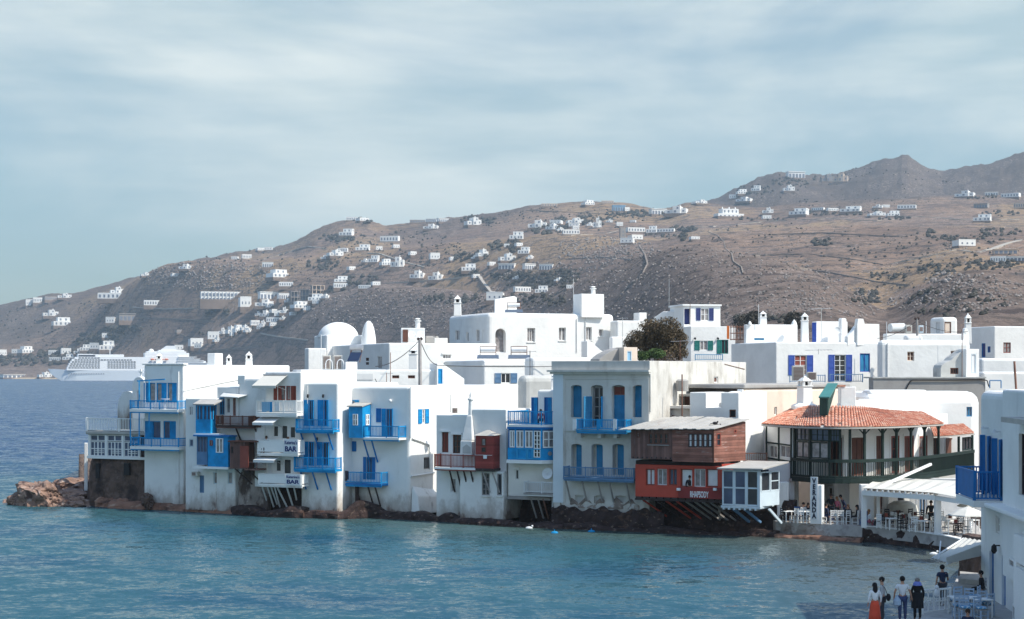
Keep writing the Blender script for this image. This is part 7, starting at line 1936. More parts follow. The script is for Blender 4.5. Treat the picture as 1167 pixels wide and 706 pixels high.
# green shuttered house with upper room
h, A, B, zt = T('white house with teal green shutters beside the big dark bush', 787, 178, 12, 778, 838, 372, bev=.05)
opening(h, B, 797.5, 388.5, 806.5, 399.5, M_white2, M_glassr, 2, 1, .12, sh=M_green2, side='LR', shw=.55)
opening(h, B, 822, 387.5, 830, 403.5, M_green2, M_glass, 2, 1, .12, sh=M_green2, side='L', shw=.45, name='door')
for p in (791.5, 817.5):
    u, z = B.uz(p, 385); mk('wall_lamp', MB().tube(B.w(u, z, 0), B.w(u, z, .2), .03, 5).sphere(B.w(u, z - .1, .22), .12, 8, 6), M_black, h.root)
mb = MB(); rail_panel(mb, B.w(.3, 0, .6), B.w(3.2, 0, .6), Zp(411, 178), Zp(404.5, 178), .2)
mk('railing', mb, M_blue3, h.root)
b3 = House.__new__(House); b3.root = h.root; b3.walls = []
A2, B2 = block(b3, G2(779, 180), 12, 763.5, 821, zt - .3, Zp(347.5, 180), M_white2, .04, name='upper_room')
opening(b3, B2, 779.8, 352, 787, 370, M_navy, M_navy, 1, 1, .5, name='door')
opening(b3, B2, 798.5, 351.5, 808, 366, M_white2, M_glassr, 2, 2, .12, sh=M_navy, side='LR', shw=.48)
b3.done()
mk('roof_slab', MB().prism([tuple(q) for q in (A2.w(-.1, 0, .15).xy, A2.w(A2.L, 0, .15).xy + B2.N * .15, B2.w(B2.L + .1, 0, .15).xy, B2.w(B2.L + .1, 0, -3).xy)], Zp(349, 180), Zp(347, 180)), M_white2, h.root, bev=.03)
mk('parapet_step', MB().fprism(Fr(G2(742, 184), G2(771, 183)), [(0, zt - 2), (2.7, zt - 2), (2.7, Zp(355, 183)), (1.3, Zp(355, 183)), (0, Zp(364, 183))], -1, 0), M_white2, h.root, bev=.06)
h.done()
tag(mk('railing_stake', MB().prism([tuple(G2(828.3, 175)), tuple(G2(831.3, 175)), tuple(G2(831.3, 175.2)), tuple(G2(828.3, 175.2))], Zp(386.5, 175), Zp(371.5, 175)), M_orange), 'bright orange post on the roof right of the teal shutters', 'post')
mb = MB()
for p in (833, 836.5, 840, 843.5, 847): mb.tube(P(p, 388, 174), P(p, 371, 174), .05, 5)
for r_ in (373, 380, 387): mb.tube(P(832, r_, 174), P(848, r_, 174), .05, 5)
tag(mk('scaffold', mb, M_rust), 'rusty tube scaffold on the roof beside the orange post', 'scaffold')
# long house with royal blue shutters
h, A, B, zt = T('long white house with three royal blue shuttered windows facing the bay', 884, 164, 16, 833, 1001, 390, bev=.12)
M_royal = paint('royal_blue_paint', (.035, .085, .37), .6)
opening(h, B, 905.5, 405, 919.5, 428, M_white2, M_redwood, 2, 4, .14, sh=M_royal, side='LR', shw=.62)
opening(h, B, 951, 404.5, 964, 435, M_white2, M_glass, 2, 5, .14, sh=M_royal, side='LR', shw=.62, name='door')
opening(h, B, 980, 403, 991.5, 424, M_royal, M_blue3, 2, 1, .12)
mb = MB(); u0, u1 = B.uz(942, 430)[0], B.uz(979, 430)[0]; rail_panel(mb, B.w(u0, 0, .7), B.w(u1, 0, .7), Zp(436, 165), Zp(427, 165), .22)
u0, u1 = B.uz(897, 430)[0], B.uz(937, 430)[0]; rail_panel(mb, B.w(u0, 0, .6), B.w(u1, 0, .6), Zp(436, 165), Zp(428, 165), .22)
mk('railing', mb, M_bluegrey, h.root)
for (px, pL, pR, row, Y) in ((850, 847.5, 909, 370, 172),):
    b3 = House.__new__(House); b3.root = h.root; b3.walls = []
    A2, B2 = block(b3, G2(px, Y), 10, pL, pR, zt - .3, Zp(row, Y), M_white2, .08, name='upper_room')
    opening(b3, B2, 859.5, 385.5, 871, 388, M_blue3, M_glass, 1, 1, .1)
    b3.done()
b3 = House.__new__(House); b3.root = h.root; b3.walls = []
block(b3, G2(930, 170), 14, 925.5, 966, zt - .3, Zp(366.5, 170), M_white2, .06, name='upper_room')
b3.done()
mk('box_door', MB().prism([tuple(G2(925.5, 169.9)), tuple(G2(930.3, 169.7)), tuple(G2(930.3, 169.6)), tuple(G2(925.5, 169.8))], zt, Zp(368, 170)), M_royal, h.root)
mk('bell_niche', MB().fprism(Fr(G2(959, 169), G2(966, 169.3)), [(0, zt), (.58, zt), (.58, Zp(364, 169)), (.45, Zp(362.8, 169)), (.1, Zp(362.8, 169)), (0, Zp(364, 169))], -.5, 0), M_white2, h.root, bev=.03)
Fa = Fr(G2(966, 166), G2(1008, 168))
mk('swept_parapet', MB().fprism(Fa, [(0, zt - .3), (1.25, zt - .3), (1.25, Zp(370, 167)), (.95, Zp(373.5, 167)), (.55, Zp(379, 167)), (0, Zp(384, 167))], -.5, 0), M_white2, h.root, bev=.02)
mk('gable', MB().fprism(Fr(G2(977, 166.2), G2(1008, 167.4)), [(0, zt - .3), (2.55, zt - .3), (2.5, Zp(369.5, 167)), (.85, Zp(369.5, 167)), (.7, Zp(363.8, 167)), (.1, Zp(363.8, 167)), (0, Zp(370, 167))], -.5, -.01), M_white2, h.root, bev=.03)
chimney(h, G2(869.5, 173), .62, Zp(371, 173), Zp(362, 173), Zp(354.5, 173))
chimney(h, G2(917, 168), .62, zt - .2, Zp(366, 168), Zp(356.5, 168))
mk('finial', MB().lathe((Xp(905, 172), 172, Zp(370.2, 172)), [(.3, 0), (.22, .25), (.02, .5)], 8).lathe((Xp(854.5, 172), 172, Zp(370.2, 172)), [(.2, 0), (.15, .2), (.02, .35)], 8), M_white2, h.root)
h.done()
h, A, B, zt = T('white house with soft rounded roof edge right of the long royal-shuttered one', 1003, 163, 8, 998, 1107, 387.5, bev=.5)
opening(h, B, 1034, 401, 1042, 411.5, M_pink, M_brown, 2, 2, .2)
opening(h, B, 1083.5, 400, 1089.5, 408.5, M_pink, M_brown, 1, 2, .2)
block(h, G2(1010, 170), 8, 1006, 1104, zt - .3, Zp(380.5, 170), M_white2, .1, name='roof_parapet')
mk('vault', MB().fbox(Fr(G2(1033, 168), G2(1054, 168.3)), 0, 1.7, zt - .2, Zp(382, 168), -1, 0), M_white2, h.root, bev=.3, segs=4)
chimney(h, G2(1103, 174), .55, zt - .2, Zp(369, 174), Zp(357, 174))
mk('belfry', MB().fprism(Fr(G2(1098, 165), G2(1105.5, 165.2)), [(0, zt - .2), (.62, zt - .2), (.62, Zp(380, 165)), (.45, Zp(375, 165)), (.3, Zp(373.8, 165)), (.15, Zp(375, 165)), (0, Zp(380, 165))], -.4, 0), M_white2, h.root, bev=.02)
for p in (1011.5,): mk('pipe', MB().tube(B.w(B.uz(p, 400)[0], zt - 4, .07), B.w(B.uz(p, 400)[0], zt - .3, .07), .06, 5), M_white2, h.root)
h.done()
h, A, B, zt = T('white rounded rooftop cabin with a pink door near the right', 1074, 180, 15, 1059, 1092, 361.5, bev=.35, z0=8)
opening(h, A, 1066.5, 367.5, 1071.5, 380, M_canvasg, M_canvasg, 1, 1, .1, name='door')
opening(h, B, 1076.5, 367, 1084, 380, M_brown, M_pink, 1, 1, .1, name='door')
h.done()
h, A, B, zt = T('white house at right edge with a blue door on its shaded side', 1133, 185, 14, 1103, 1185, 372, bev=.12)
opening(h, A, 1118.5, 391.5, 1123, 407.5, M_blue2, M_navy, 1, 1, .12, name='door')
opening(h, A, 1125.5, 395, 1128.8, 402, M_blue2, M_navy, 1, 1, .1)
opening(h, B, 1143.5, 390.5, 1152, 402.5, M_redwood, M_glassr, 2, 2, .12)
h.done()
h, A, B, zt = T('low sunlit white wall stepping across at right behind the grey concrete block', 1118, 158, 3, 1112, 1190, 408.5, bev=.25, name='terrace_wall')
block(h, G2(1120, 152), 2, 1112, 1190, 2, Zp(424, 152), M_white2, .2, name='lower_step')
h.done()
Fh = Fr(G2(1072, 150), G2(1102, 150.5))
h = House('stair_hood', P(1090, 430, 150), 'tall white stair head with a curved grey flank and pale door', 'stair head')
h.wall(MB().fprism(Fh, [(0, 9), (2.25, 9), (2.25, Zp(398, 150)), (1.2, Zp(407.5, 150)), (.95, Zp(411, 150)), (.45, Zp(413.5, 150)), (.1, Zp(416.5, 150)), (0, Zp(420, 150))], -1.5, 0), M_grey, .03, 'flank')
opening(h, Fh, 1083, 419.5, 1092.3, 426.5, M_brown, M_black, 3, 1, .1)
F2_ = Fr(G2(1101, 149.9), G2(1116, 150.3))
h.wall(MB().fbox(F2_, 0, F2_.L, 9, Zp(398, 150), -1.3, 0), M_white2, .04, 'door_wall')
opening(h, F2_, 1106.8, 403.5, 1112.5, 425.5, M_pale, M_cloth_w, 1, 1, .08, name='door')
h.done()
h, A, B, zt = T('blank grey concrete block with a cable along its top', 995, 147, 3, 990, 1123, 431.5, M_conc, bev=.03, name='concrete_block')
mk('cap', MB().fbox(B, -.05, B.L + .05, zt + .003, zt + .12, -3, .08), M_grey, h.root)
mk('cable', MB().path([B.w(B.uz(p, r_)[0], B.uz(p, r_)[1], .1) for p, r_ in ((1031, 446), (1037, 434.5), (1040, 433.5), (1080, 433.5), (1118, 432.5), (1124.5, 434), (1126.5, 441))], .05, 5), M_black, h.root)
h.done()
h, A, B, zt = T('sunlit white vaulted house directly behind the tiled veranda roof', 985, 133, 7, 960, 1119.5, 446.5, M_white2, z0=2, bev=.9)
opening(h, B, 1101.5, 464, 1108, 475, M_blue3, M_glassr, 2, 1, .15)
mk('roof_ridge', MB().fbox(B, .5, 5.2, zt - .4, zt + .12, -2.2, -.4), M_white2, h.root, bev=.4, segs=4)
h.done()
# pipe tank clutter beside the arch
for (p, r0, r1, w, m_, lab) in ((1024, 379, 368.5, 12, M_canvasg, 'pale water tank lying behind the white gable'), (1036, 380, 370.5, 7, M_ac, 'grey cabinet on the roof behind the rounded parapet'), (1050, 380, 371, 5, M_pale, 'small bluish cabinet left of the rooftop cabin')):
    q = P(p, r0, 172); w_ = w / FF * 172
    if p == 1024:
        t_ = tag(mk('water_tank', MB().tube(q + Vector((-w_ * .8, 0, .45)), q + Vector((w_ * .6, .6, .5)), .42, 14), M_canvasg), lab, 'water tank')
    else:
        c_ = thing('roof_cabinet', q, lab, 'cabinet')
        mk('casing', MB().prism([(q.x - w_ / 2, q.y), (q.x + w_ / 2, q.y), (q.x + w_ / 2, q.y + .6), (q.x - w_ / 2, q.y + .6)], q.z, Zp(r1, 172)), m_, c_, bev=.03)
        mk('louvre', MB().prism([(q.x - w_ * .35, q.y - .02), (q.x + w_ * .35, q.y - .02), (q.x + w_ * .35, q.y - .004), (q.x - w_ * .35, q.y - .004)], q.z + .2, Zp(r1 + 2, 172)), M_acg, c_)

# ---------------------------------------------------------------- rooftop equipment
def ac(px, row, Y, w, hgt, label, rz=0.0):
    q = P(px, row, Y); a = thing('air_conditioner', q, label, 'air conditioner', 'air conditioners on the roofs')
    mk('casing', MB().box(q.x - w / 2, q.x + w / 2, q.y, q.y + .45, q.z, q.z + hgt), M_ac, a, bev=.03)
    mb = MB(); k = 10
    for i in range(k): mb.box(q.x - w * .40, q.x + w * .40, q.y - .03, q.y - .004, q.z + hgt * (.06 + .88 * i / k), q.z + hgt * (.06 + .88 * (i + .6) / k))
    mk('grille', mb, M_acg, a); a.rotation_euler = (0, 0, rz)
    return a
ac(372, 421, 158, .72, 1.25, 'beige air conditioner on the terrace left of its twin, below the dome')
ac(385, 421, 158, .72, 1.25, 'beige air conditioner on the terrace nearer the tilted solar heater')
ac(910, 434, 160, 1.1, 1.35, 'large beige air conditioner before the left royal blue shutters')
ac(925.5, 433, 160, .85, .70, 'smaller brown-faced air conditioner beside the large one')
ac(518.5, 471, 133, .42, .40, 'small air conditioner on the flat roof above the red balcony')
for (p, lab) in ((373, 'left'), (386, 'right')):
    q = P(p + 2, 421, 157.2)
    mb = MB(); n = 14
    for i in range(n):
        a0, a1 = math.pi * i / n, math.pi * (i + 1) / n
        mb.tube(q + Vector((.30 * math.cos(a0), 0, .45 + .42 * math.sin(a0))), q + Vector((.30 * math.cos(a1), 0, .45 + .42 * math.sin(a1))), .04, 5)
    for s_ in (-1, 1): mb.tube(q + Vector((.30 * s_, 0, 0)), q + Vector((.30 * s_, 0, .46)), .04, 5)
    tag(mk('iron_chair_back', mb, M_cloth_w), f'white hooped metal rack in front of the {lab} terrace air conditioner', 'rack')
def solar(px, row, Y, w, label, tilt=True):
    q = P(px, row, Y); s_ = thing('solar_water_heater', q, label, 'solar heater', 'solar water heaters on the roofs')
    X = Vector((1, 0, 0)); a, b = q + Vector((-w / 2, 0, 0)), q + Vector((w / 2, 0, 0))
    up = Vector((.28 if tilt else 0, .55, .85))
    mk('collector', MB().hexa([a + Vector((0, 0, .1)), b + Vector((0, 0, .1)), b + up, a + up, a + Vector((0, .08, .05)), b + Vector((0, .08, .05)), b + up + Vector((0, .08, -.05)), a + up + Vector((0, .08, -.05))]), M_solar, s_)
    t0 = a + up + Vector((-.1, .1, .42)); t1 = b + up + Vector((.1, .1, .42))
    mk('tank', MB().tube(t0, t1, .27, 14), M_metal if tilt else M_cloth_w, s_)
    mk('frame', MB().tube(b + up + Vector((0, .15, .2)), b + Vector((.05, .75, -.05)), .035, 5).tube(a + up + Vector((0, .15, .2)), a + Vector((.05, .75, -.05)), .035, 5).tube(t0 + Vector((.2, 0, -.24)), a + up, .04, 5).tube(t1 + Vector((-.2, 0, -.24)), b + up, .04, 5), M_rust, s_)
    return s_
solar(402, 412.5, 157, 1.0, 'solar water heater with steel tank and dark collector on a white plinth')
tag(mk('plinth', MB().box(Xp(394, 157), Xp(406, 157), 156.7, 158, 10.6, Zp(412.7, 157)), M_white2, bev=.04), 'white plinth carrying the steel-tanked solar heater', 'plinth')
def bench_heater(px, row, Y, label):
    q = P(px, row, Y); s_ = thing('solar_water_heater', q, label, 'solar heater', 'solar water heaters on the roofs')
    mk('collector', MB().hexa([q + Vector(v) for v in ((-1.05, 0, 0), (1.05, 0, 0), (1.0, .5, .32), (-1.0, .5, .32), (-1.05, .06, -.05), (1.05, .06, -.05), (1.0, .56, .27), (-1.0, .56, .27))]), mat('grey_collector', (.10, .13, .18), .3), s_)
    mk('tank', MB().tube(q + Vector((-.72, .75, .85)), q + Vector((.72, .75, .85)), .22, 12), M_cloth_w, s_)
    mb = MB()
    for x in (-.75, .75): mb.bar(q + Vector((x, .75, .2)), q + Vector((x, .75, 1.12)), .07)
    for z in (.55, 1.12): mb.bar(q + Vector((-.78, .72, z)), q + Vector((.78, .72, z)), .06)
    mk('frame', mb, M_rust, s_)
bench_heater(556, 408.5, 166, 'solar heater in a rusty frame left of the arched doorway steps')
bench_heater(591.5, 408.5, 166, 'solar heater in a rusty frame right of the arched doorway steps')
bench_heater(585.5, 356, 203, 'solar heater mounted high against the white wall on the big roof')
def antenna(px, r0, r1, Y, label, bars=4, w=.7, slant=0.0, r=.03, m=None):
    a, b = P(px, r0, Y), P(px + slant, r1, Y)
    s_ = thing('antenna', a, label, 'antenna', 'antennas and masts over the roofs')
    mk('mast', MB().tube(a, b, r, 6), m or M_rust, s_)
    if bars:
        mb = MB().tube(b + Vector((-w, 0, -.12)), b + Vector((w, 0, -.05)), .02, 5)
        for i in range(bars): 
            c_ = b + Vector((-w + 2 * w * i / max(1, bars - 1), 0, -.1)); mb.tube(c_ + Vector((.05, -.3, -.02)), c_ + Vector((-.05, .3, .02)), .012, 4)
        mk('crossbar', mb, M_metal, s_)
antenna(366, 433, 382, 155, 'tall thin mast rising before the domed church', 0, m=M_canvasg)
antenna(445, 441, 402, 140, 'slim rusty mast above the roof of the cabin house', 0)
antenna(440.5, 440, 425, 142, 'short antenna with bent arm on the cabin house roof', 3, .5)
antenna(430.5, 438, 432, 141, 'stubby tilted aerial left on the cabin house roof', 0, slant=-3, m=M_black)
antenna(653.5, 352, 318, 205, 'thin mast left of the roof box on the big house', 0, m=M_canvasg)
antenna(762.5, 352, 318, 183, 'tall thin mast beside the upper room with navy shutters', 0, m=M_metal)
antenna(786.5, 371, 346, 178, 'wooden mast in front of the navy door', 0)
antenna(864.5, 371, 347, 172, 'thin mast left of the finial chimney', 0, m=M_canvasg)
antenna(936, 387, 351, 168, 'television antenna with crossbar over the white upper room', 5, 1.0, m=M_grey)
antenna(709.5, 398, 362, 170, 'television antenna left of the dark bush', 5, .5, m=M_grey)
antenna(604, 432, 400, 150, 'pipe mast with side bracket over the slate shutters', 3, .5, m=M_darkwood)
antenna(513.5, 470, 450, 135, 'short thin mast on the roof over the red balcony', 0, m=M_grey)
antenna(933, 404, 398, 160, 'long flat aerial mounted before the royal blue shutters', 8, 1.2, m=M_grey)
antenna(1096.5, 430, 376, 149, 'rusty mast standing against the curved grey stair head', 0)
antenna(1069, 428, 395, 152, 'white forked mast left of the curved grey stair head', 0, m=M_canvasg)
antenna(1055.5, 383, 366, 168, 'white pipe near the rooftop cabin', 0, m=M_cloth_w)
antenna(1010.5, 386, 367, 165, 'white pipe right of the swept gable', 0, m=M_cloth_w)
antenna(775, 409, 388, 165, 'rusty pole with a crossbar in front of the bush', 2, .9)
# utility poles with wires
def pole(px, r0, r1, Y, r, label):
    s_ = thing('utility_pole', P(px, r0, Y), label, 'utility pole')
    mk('shaft', MB().tube(P(px + .4, r0, Y), P(px, r1, Y), r, 8, r * .85), M_greywood, s_)
    mk('crossarm', MB().bar(P(px - 2.5, r1 + 1.5, Y), P(px + 2.5, r1 + 1.0, Y), .10).sphere(P(px - 1.5, r1 + .6, Y), .14, 6, 5).sphere(P(px + 1.5, r1 + .3, Y), .14, 6, 5), M_darkwood, s_)
    return s_
pole(478.5, 440, 386, 145, .16, 'weathered wooden utility pole amid the white roofs with cables')
pole(1045, 383, 363, 165, .12, 'short wooden utility pole near the rooftop cabin')
def wire(a, b, sag, label, r=.02):
    mb = MB(); n = 14; q = []
    for i in range(n + 1):
        t = i / n; v = a.lerp(b, t); v.z -= sag * 4 * t * (1 - t); q.append(v)
    tag(mk('cable', mb.path(q, r, 4), M_black), label, 'cable', 'cables over the roofs')
wire(P(478, 388, 145), P(428, 418, 156), .5, 'cable from the utility pole toward the terrace at left', .035)
wire(P(479, 388, 145), P(498, 415.5, 152), .5, 'cable from the utility pole down to the blue stair door', .035)
wire(P(494, 384, 176), P(511, 371, 199), .2, 'pale rope line climbing to the big white house', .03)
wire(P(1045, 366, 165), P(1000, 386, 166), .3, 'thin cable from the short pole to the swept gable')
wire(P(1045, 366, 165), P(1103, 378, 165), .4, 'thin cable from the short pole to the belfry')
wire(P(498, 416.5, 150), P(640, 417.5, 150), .1, 'long straight line strung before the slate shutters', .025)
d_ = thing('satellite_dish', P(954, 377, 168.5), 'mesh satellite dish on the white upper room near the bell niche', 'satellite dish')
mk('dish', MB().lathe((0, 0, 0), [(.01, 0), (.2, .03), (.36, .12), (.34, .13), (.18, .045), (.01, .02)], 14), M_canvasg, d_)
for v in d_.children[0].data.vertices: v.co += Vector(d_.location)
d_.rotation_euler = (R(75), 0, R(10))

# ---------------------------------------------------------------- the big bush and rooftop plants
def leafy(root, centres, n, size, m, seed, name='foliage'):
    rnd = random.Random(seed); vs = []; fs = []
    for (c, rx, ry, rz, share) in centres:
        for _ in range(int(n * share)):
            while True:
                d = Vector((rnd.uniform(-1, 1), rnd.uniform(-1, 1), rnd.uniform(-1, 1)))
                if .25 < d.length < 1: break
            k = rnd.random() ** .35
            d = d.normalized() * k
            nz = noise.noise(d * 2.3 + Vector((seed, 0, 0)))
            if nz < -.24: continue
            p = Vector(c) + Vector((d.x * rx, d.y * ry, d.z * rz)) * (1 + .22 * nz)
            a = Vector((rnd.gauss(0, 1), rnd.gauss(0, 1), rnd.gauss(0, 1))).normalized(); b = a.orthogonal().normalized()
            s_ = size * rnd.uniform(.6, 1.4); o = len(vs)
            cc = a.cross(b) * s_ * .5; b = b * s_
            vs += [p - b, p + cc, p + b, p - cc]
            fs.append((o, o + 1, o + 2, o + 3))
    me = bpy.data.meshes.new(name); off = origin(root)
    me.from_pydata([v - off for v in vs], [], fs); me.materials.append(m)
    o = bpy.data.objects.new(name, me); COL.objects.link(o); o.parent = root
    return o
M_leafb = mat('olive_brown_leaves', (.115, .085, .050), .8, .45, 1.1, 0, 1)
M_leafg = mat('green_leaves', (.07, .12, .035), .8, .4, 1.5, 0, 1)
q = P(748, 408, 170)
bush = thing('large_bush', q, 'large dark olive-brown bush between the big white house and teal shutters', 'bush')
cs = []
for (px, r_, rr, share) in ((742, 378, 1.45, .16), (760, 376, 1.5, .16), (725, 388, 1.15, .11), (770, 388, 1.25, .12), (748, 390, 1.7, .16), (733, 397, 1.3, .1), (758, 400, 1.4, .1), (775, 402, .8, .05), (718, 394, .7, .04)):
    cs.append((P(px, r_, 170 + random.uniform(-.8, .8)), rr, rr * .9, rr * .85, share))
leafy(bush, cs, 20000, .10, M_leafb, 3)
mb = MB()
for (a, b) in ((-.2, -1.2), (.1, .2), (.3, 1.3), (0, -.3)):
    mb.tube(q + Vector((a, 0, -1.5)), q + Vector((b, .1, 1.4)), .12, 6, .05)
mk('trunk', mb, M_darkwood, bush)
for i, (p, r_, w, lab) in enumerate(((748, 405, .9, 'light green shrub at the foot of the big dark bush'), (733, 408, .7, 'small green shrub left at the foot of the big dark bush'))):
    q = P(p, r_ + 4, 167.5); b = thing('green_shrub', q, lab, 'shrub')
    leafy(b, [(q + Vector((0, 0, .5)), w, .6, .5, 1.0)], 1100, .09, M_leafg, 8 + i)
    mk('stem', MB().tube(q + Vector((0, 0, -.6)), q + Vector((.05, 0, .5)), .04, 5), M_darkwood, b)
for i, (p, r_, w, hh, lab) in enumerate(((852, 366, 1.6, 1.0, 'dark tree behind the roof left of the finial chimney'), (905, 364, 1.1, 1.0, 'dark tree behind the roof between two chimneys'), (966, 380, .9, .8, 'dark tree peeping behind the bell niche'), (860, 362, 1.0, .9, 'dark tree just right behind the finial chimney'))):
    q = P(p, r_ + 5, 420); w *= 2.2; hh *= 2.2; b = thing('dark_tree', q, lab, 'tree', 'dark trees behind the roofs')
    leafy(b, [(q + Vector((0, 0, .7)), w, w, hh, 1.0)], 2000, .26, M_scrub, 20 + i, 'crown')
    mk('trunk', MB().tube(q + Vector((0, 0, -3)), q + Vector((0, 0, .6)), .12, 6), M_darkwood, b)
# ================================================================ the cruise ship at anchor
SY = 2450.0
def sx(p): return Xp(p, SY)
def sz(r): return Zp(r, SY)
ship = thing('cruise_ship', Vector((sx(145), SY, 0)), 'white cruise ship with rows of cabins anchored across the bay', 'ship')
M_ship = mat('ship_white', (.82, .83, .84), .5, .02, .02, 0, 1)
M_hull = mat('ship_hull_white', (.74, .79, .83), .5, .03, .02, 0, 1)
M_shipwin = mat('ship_dark_glass', (.025, .03, .05), .2, .2, .1, 0, 1)
beam = 13.0
secs = [(61.5, 421.0, 420.4, .3), (64, 426, 420.8, 2.0), (70, 431, 421, 5), (77, 434.2, 421.5, 8.5), (90, 434.2, 422, 12), (120, 434.2, 422.5, beam), (180, 434.2, 422.5, beam), (225, 434.2, 422, beam), (236, 434.2, 421.5, 10.5), (239, 428, 421.5, 9)]
vs = []; fs = []
for (p, rb, rt, w) in secs:
    zb = min(0, sz(rb)) if rb > 434 else sz(rb)
    for (yy, z) in ((-w * .82, zb - (1.5 if rb > 434 else 0)), (-w, sz(rt)), (w, sz(rt)), (w * .82, zb - (1.5 if rb > 434 else 0))):
        vs.append((sx(p), SY + yy, z))
n = len(secs)
for i in range(n - 1):
    for k in range(4): fs.append((i * 4 + k, i * 4 + (k + 1) % 4, i * 4 + 4 + (k + 1) % 4, i * 4 + 4 + k))
fs += [(0, 1, 2, 3), tuple((n - 1) * 4 + k for k in (3, 2, 1, 0))]
hull = mk('hull', MB().add(vs, fs), M_hull, ship)
mb = MB()
for i in range(15):
    x = sx(83 + i * 2.6); mb.box(x - .5, x + .5, SY - beam * .97, SY - beam * .90 + 1.0, sz(426.6), sz(425.8))
mk('porthole', mb, M_shipwin, hull)
decks = [(80.5, 236, 422.4, 420.5), (81, 235, 420.4, 418.4), (82, 233, 418.3, 416.2), (83, 231, 416.1, 414.0), (84.5, 229, 413.9, 411.6), (86, 222, 411.5, 409.4), (89, 216, 409.3, 407.2)]
for i, (a, b, r0, r1) in enumerate(decks):
    yb = beam - .5 - .35 * i
    d = mk('deck', MB().box(sx(a), sx(b), SY - yb, SY + yb, sz(r0), sz(r1)), M_ship, ship)
    if 1 <= i <= 6:
        spans = ((a + 1.5, 116), (123.5, 154 if i < 5 else 160)) if i in (1, 2, 3, 4) else ((a + 3, 150),) if i == 5 else ((a + 4, 116),)
        for s0, s1 in spans:
            mb = MB(); k = int((s1 - s0) / 3.0)
            for j in range(k):
                x0 = sx(s0 + (s1 - s0) * j / k); x1 = sx(s0 + (s1 - s0) * (j + .74) / k)
                mb.box(x0, x1, SY - yb - .35, SY - yb + .2, sz(r0 - .45), sz(r1 + .65))
            mk('cabin_windows', mb, M_shipwin, d)
for (a, b, r0, r1, yb) in ((100, 141, 407.1, 404.4, 9), (92, 108, 407.1, 403.9, 10), (163, 211, 407.1, 402.4, 9.5), (165, 208, 402.3, 400.6, 8.5), (178, 206, 400.5, 399.0, 7)):
    mk('superstructure', MB().box(sx(a), sx(b), SY - yb, SY + yb, sz(r0), sz(r1)), M_ship, ship, bev=.4)
mk('bridge_windows', MB().box(sx(93), sx(110.5), SY - 10.25, SY - 9.8, sz(406.7), sz(405)), M_shipwin, ship)
Ff = Fr((sx(170), SY - 6), (sx(200), SY - 6))
k_ = lambda p: sx(p) - sx(170)
mk('funnel', MB().fprism(Ff, [(k_(174.5), sz(404)), (k_(198.5), sz(404)), (k_(196.5), sz(394.2)), (k_(187), sz(394.2))], -12, 0), M_ship, ship)
mk('funnel_top', MB().fprism(Ff, [(k_(189), sz(394.1)), (k_(196), sz(394.1)), (k_(195), sz(392.6)), (k_(190), sz(392.6))], -10, -2), M_shipwin, ship)
mk('radar_dome', MB().sphere((sx(170.5), SY - 3, sz(400.6)), 3.6, 14, 10), M_ship, ship, smooth=True)
mk('dome_stand', MB().tube((sx(170.5), SY - 3, sz(404)), (sx(170.5), SY - 3, sz(402)), 1.6, 10), M_ship, ship)
mk('mast', MB().tube((sx(126.5), SY, sz(404)), (sx(126.5), SY, sz(387)), .5, 6, .2).bar((sx(123.5), SY, sz(392)), (sx(129), SY, sz(392)), .5), M_ship, ship)
M_lifeb = mat('orange_lifeboat', (.62, .16, .07), .5, .05, .2, 0, 1)
for p in (171, 176, 181, 186):
    mk('lifeboat', MB().sphere((sx(p), SY - beam - .6, sz(409.9)), 2.4, 10, 7, 1.15, .6, .55), M_lifeb, ship)
for i in range(8):
    x = sx(176 + i * 2.6); mk('stern_window', MB().box(x - .9, x + .9, SY - beam + .1, SY - beam + .6, sz(417.6), sz(416.4)), M_shipwin, ship)
for (a, b, r_) in ((199, 223, 409.6), (199, 219, 407.4), (198, 227, 411.6), (198, 231, 414.2)):
    mk('stern_deck', MB().box(sx(a), sx(b), SY - beam - .2, SY + beam, sz(r_), sz(r_ - .7)), M_ship, ship)

ship.rotation_euler = (0, 0, R(17)); ship.scale = (1.045, 1, 1)

# ================================================================ people
SKINM = M_skin
def grow(name, parent, chains, m, smooth=True, label=None):
    """one continuous surface from joint chains: list of lists of (point, radius); first chain starts at the root"""
    vs, es, rs, roots = [], [], [], []
    idx = {}
    def vid(p, r):
        k = (round(p[0], 4), round(p[1], 4), round(p[2], 4))
        if k not in idx:
            idx[k] = len(vs); vs.append(Vector(p)); rs.append(r)
        return idx[k]
    for ch in chains:
        ids = [vid(p, r) for p, r in ch]
        for a, b in zip(ids, ids[1:]):
            if a != b: es.append((a, b))
    me = bpy.data.meshes.new(name); me.from_pydata(vs, es, [])
    o = bpy.data.objects.new(name, me); COL.objects.link(o); o.parent = parent
    me.materials.append(m)
    par = list(range(len(vs)))
    def find(i):
        while par[i] != i: i = par[i]
        return i
    for a, b in es: par[find(a)] = find(b)
    seen = set()
    md = o.modifiers.new('skin', 'SKIN'); md.use_smooth_shade = True; md.branch_smoothing = .4
    ld = me.skin_vertices[0].data
    for i in range(len(vs)):
        ld[i].radius = (rs[i], rs[i])
        f = find(i)
        if f not in seen: ld[i].use_root = True; seen.add(f)
        else: ld[i].use_root = False
    sb = o.modifiers.new('sub', 'SUBSURF'); sb.levels = 1; sb.render_levels = 1
    PENDING.append((o, None))
    if label: o['label'] = label
    return o
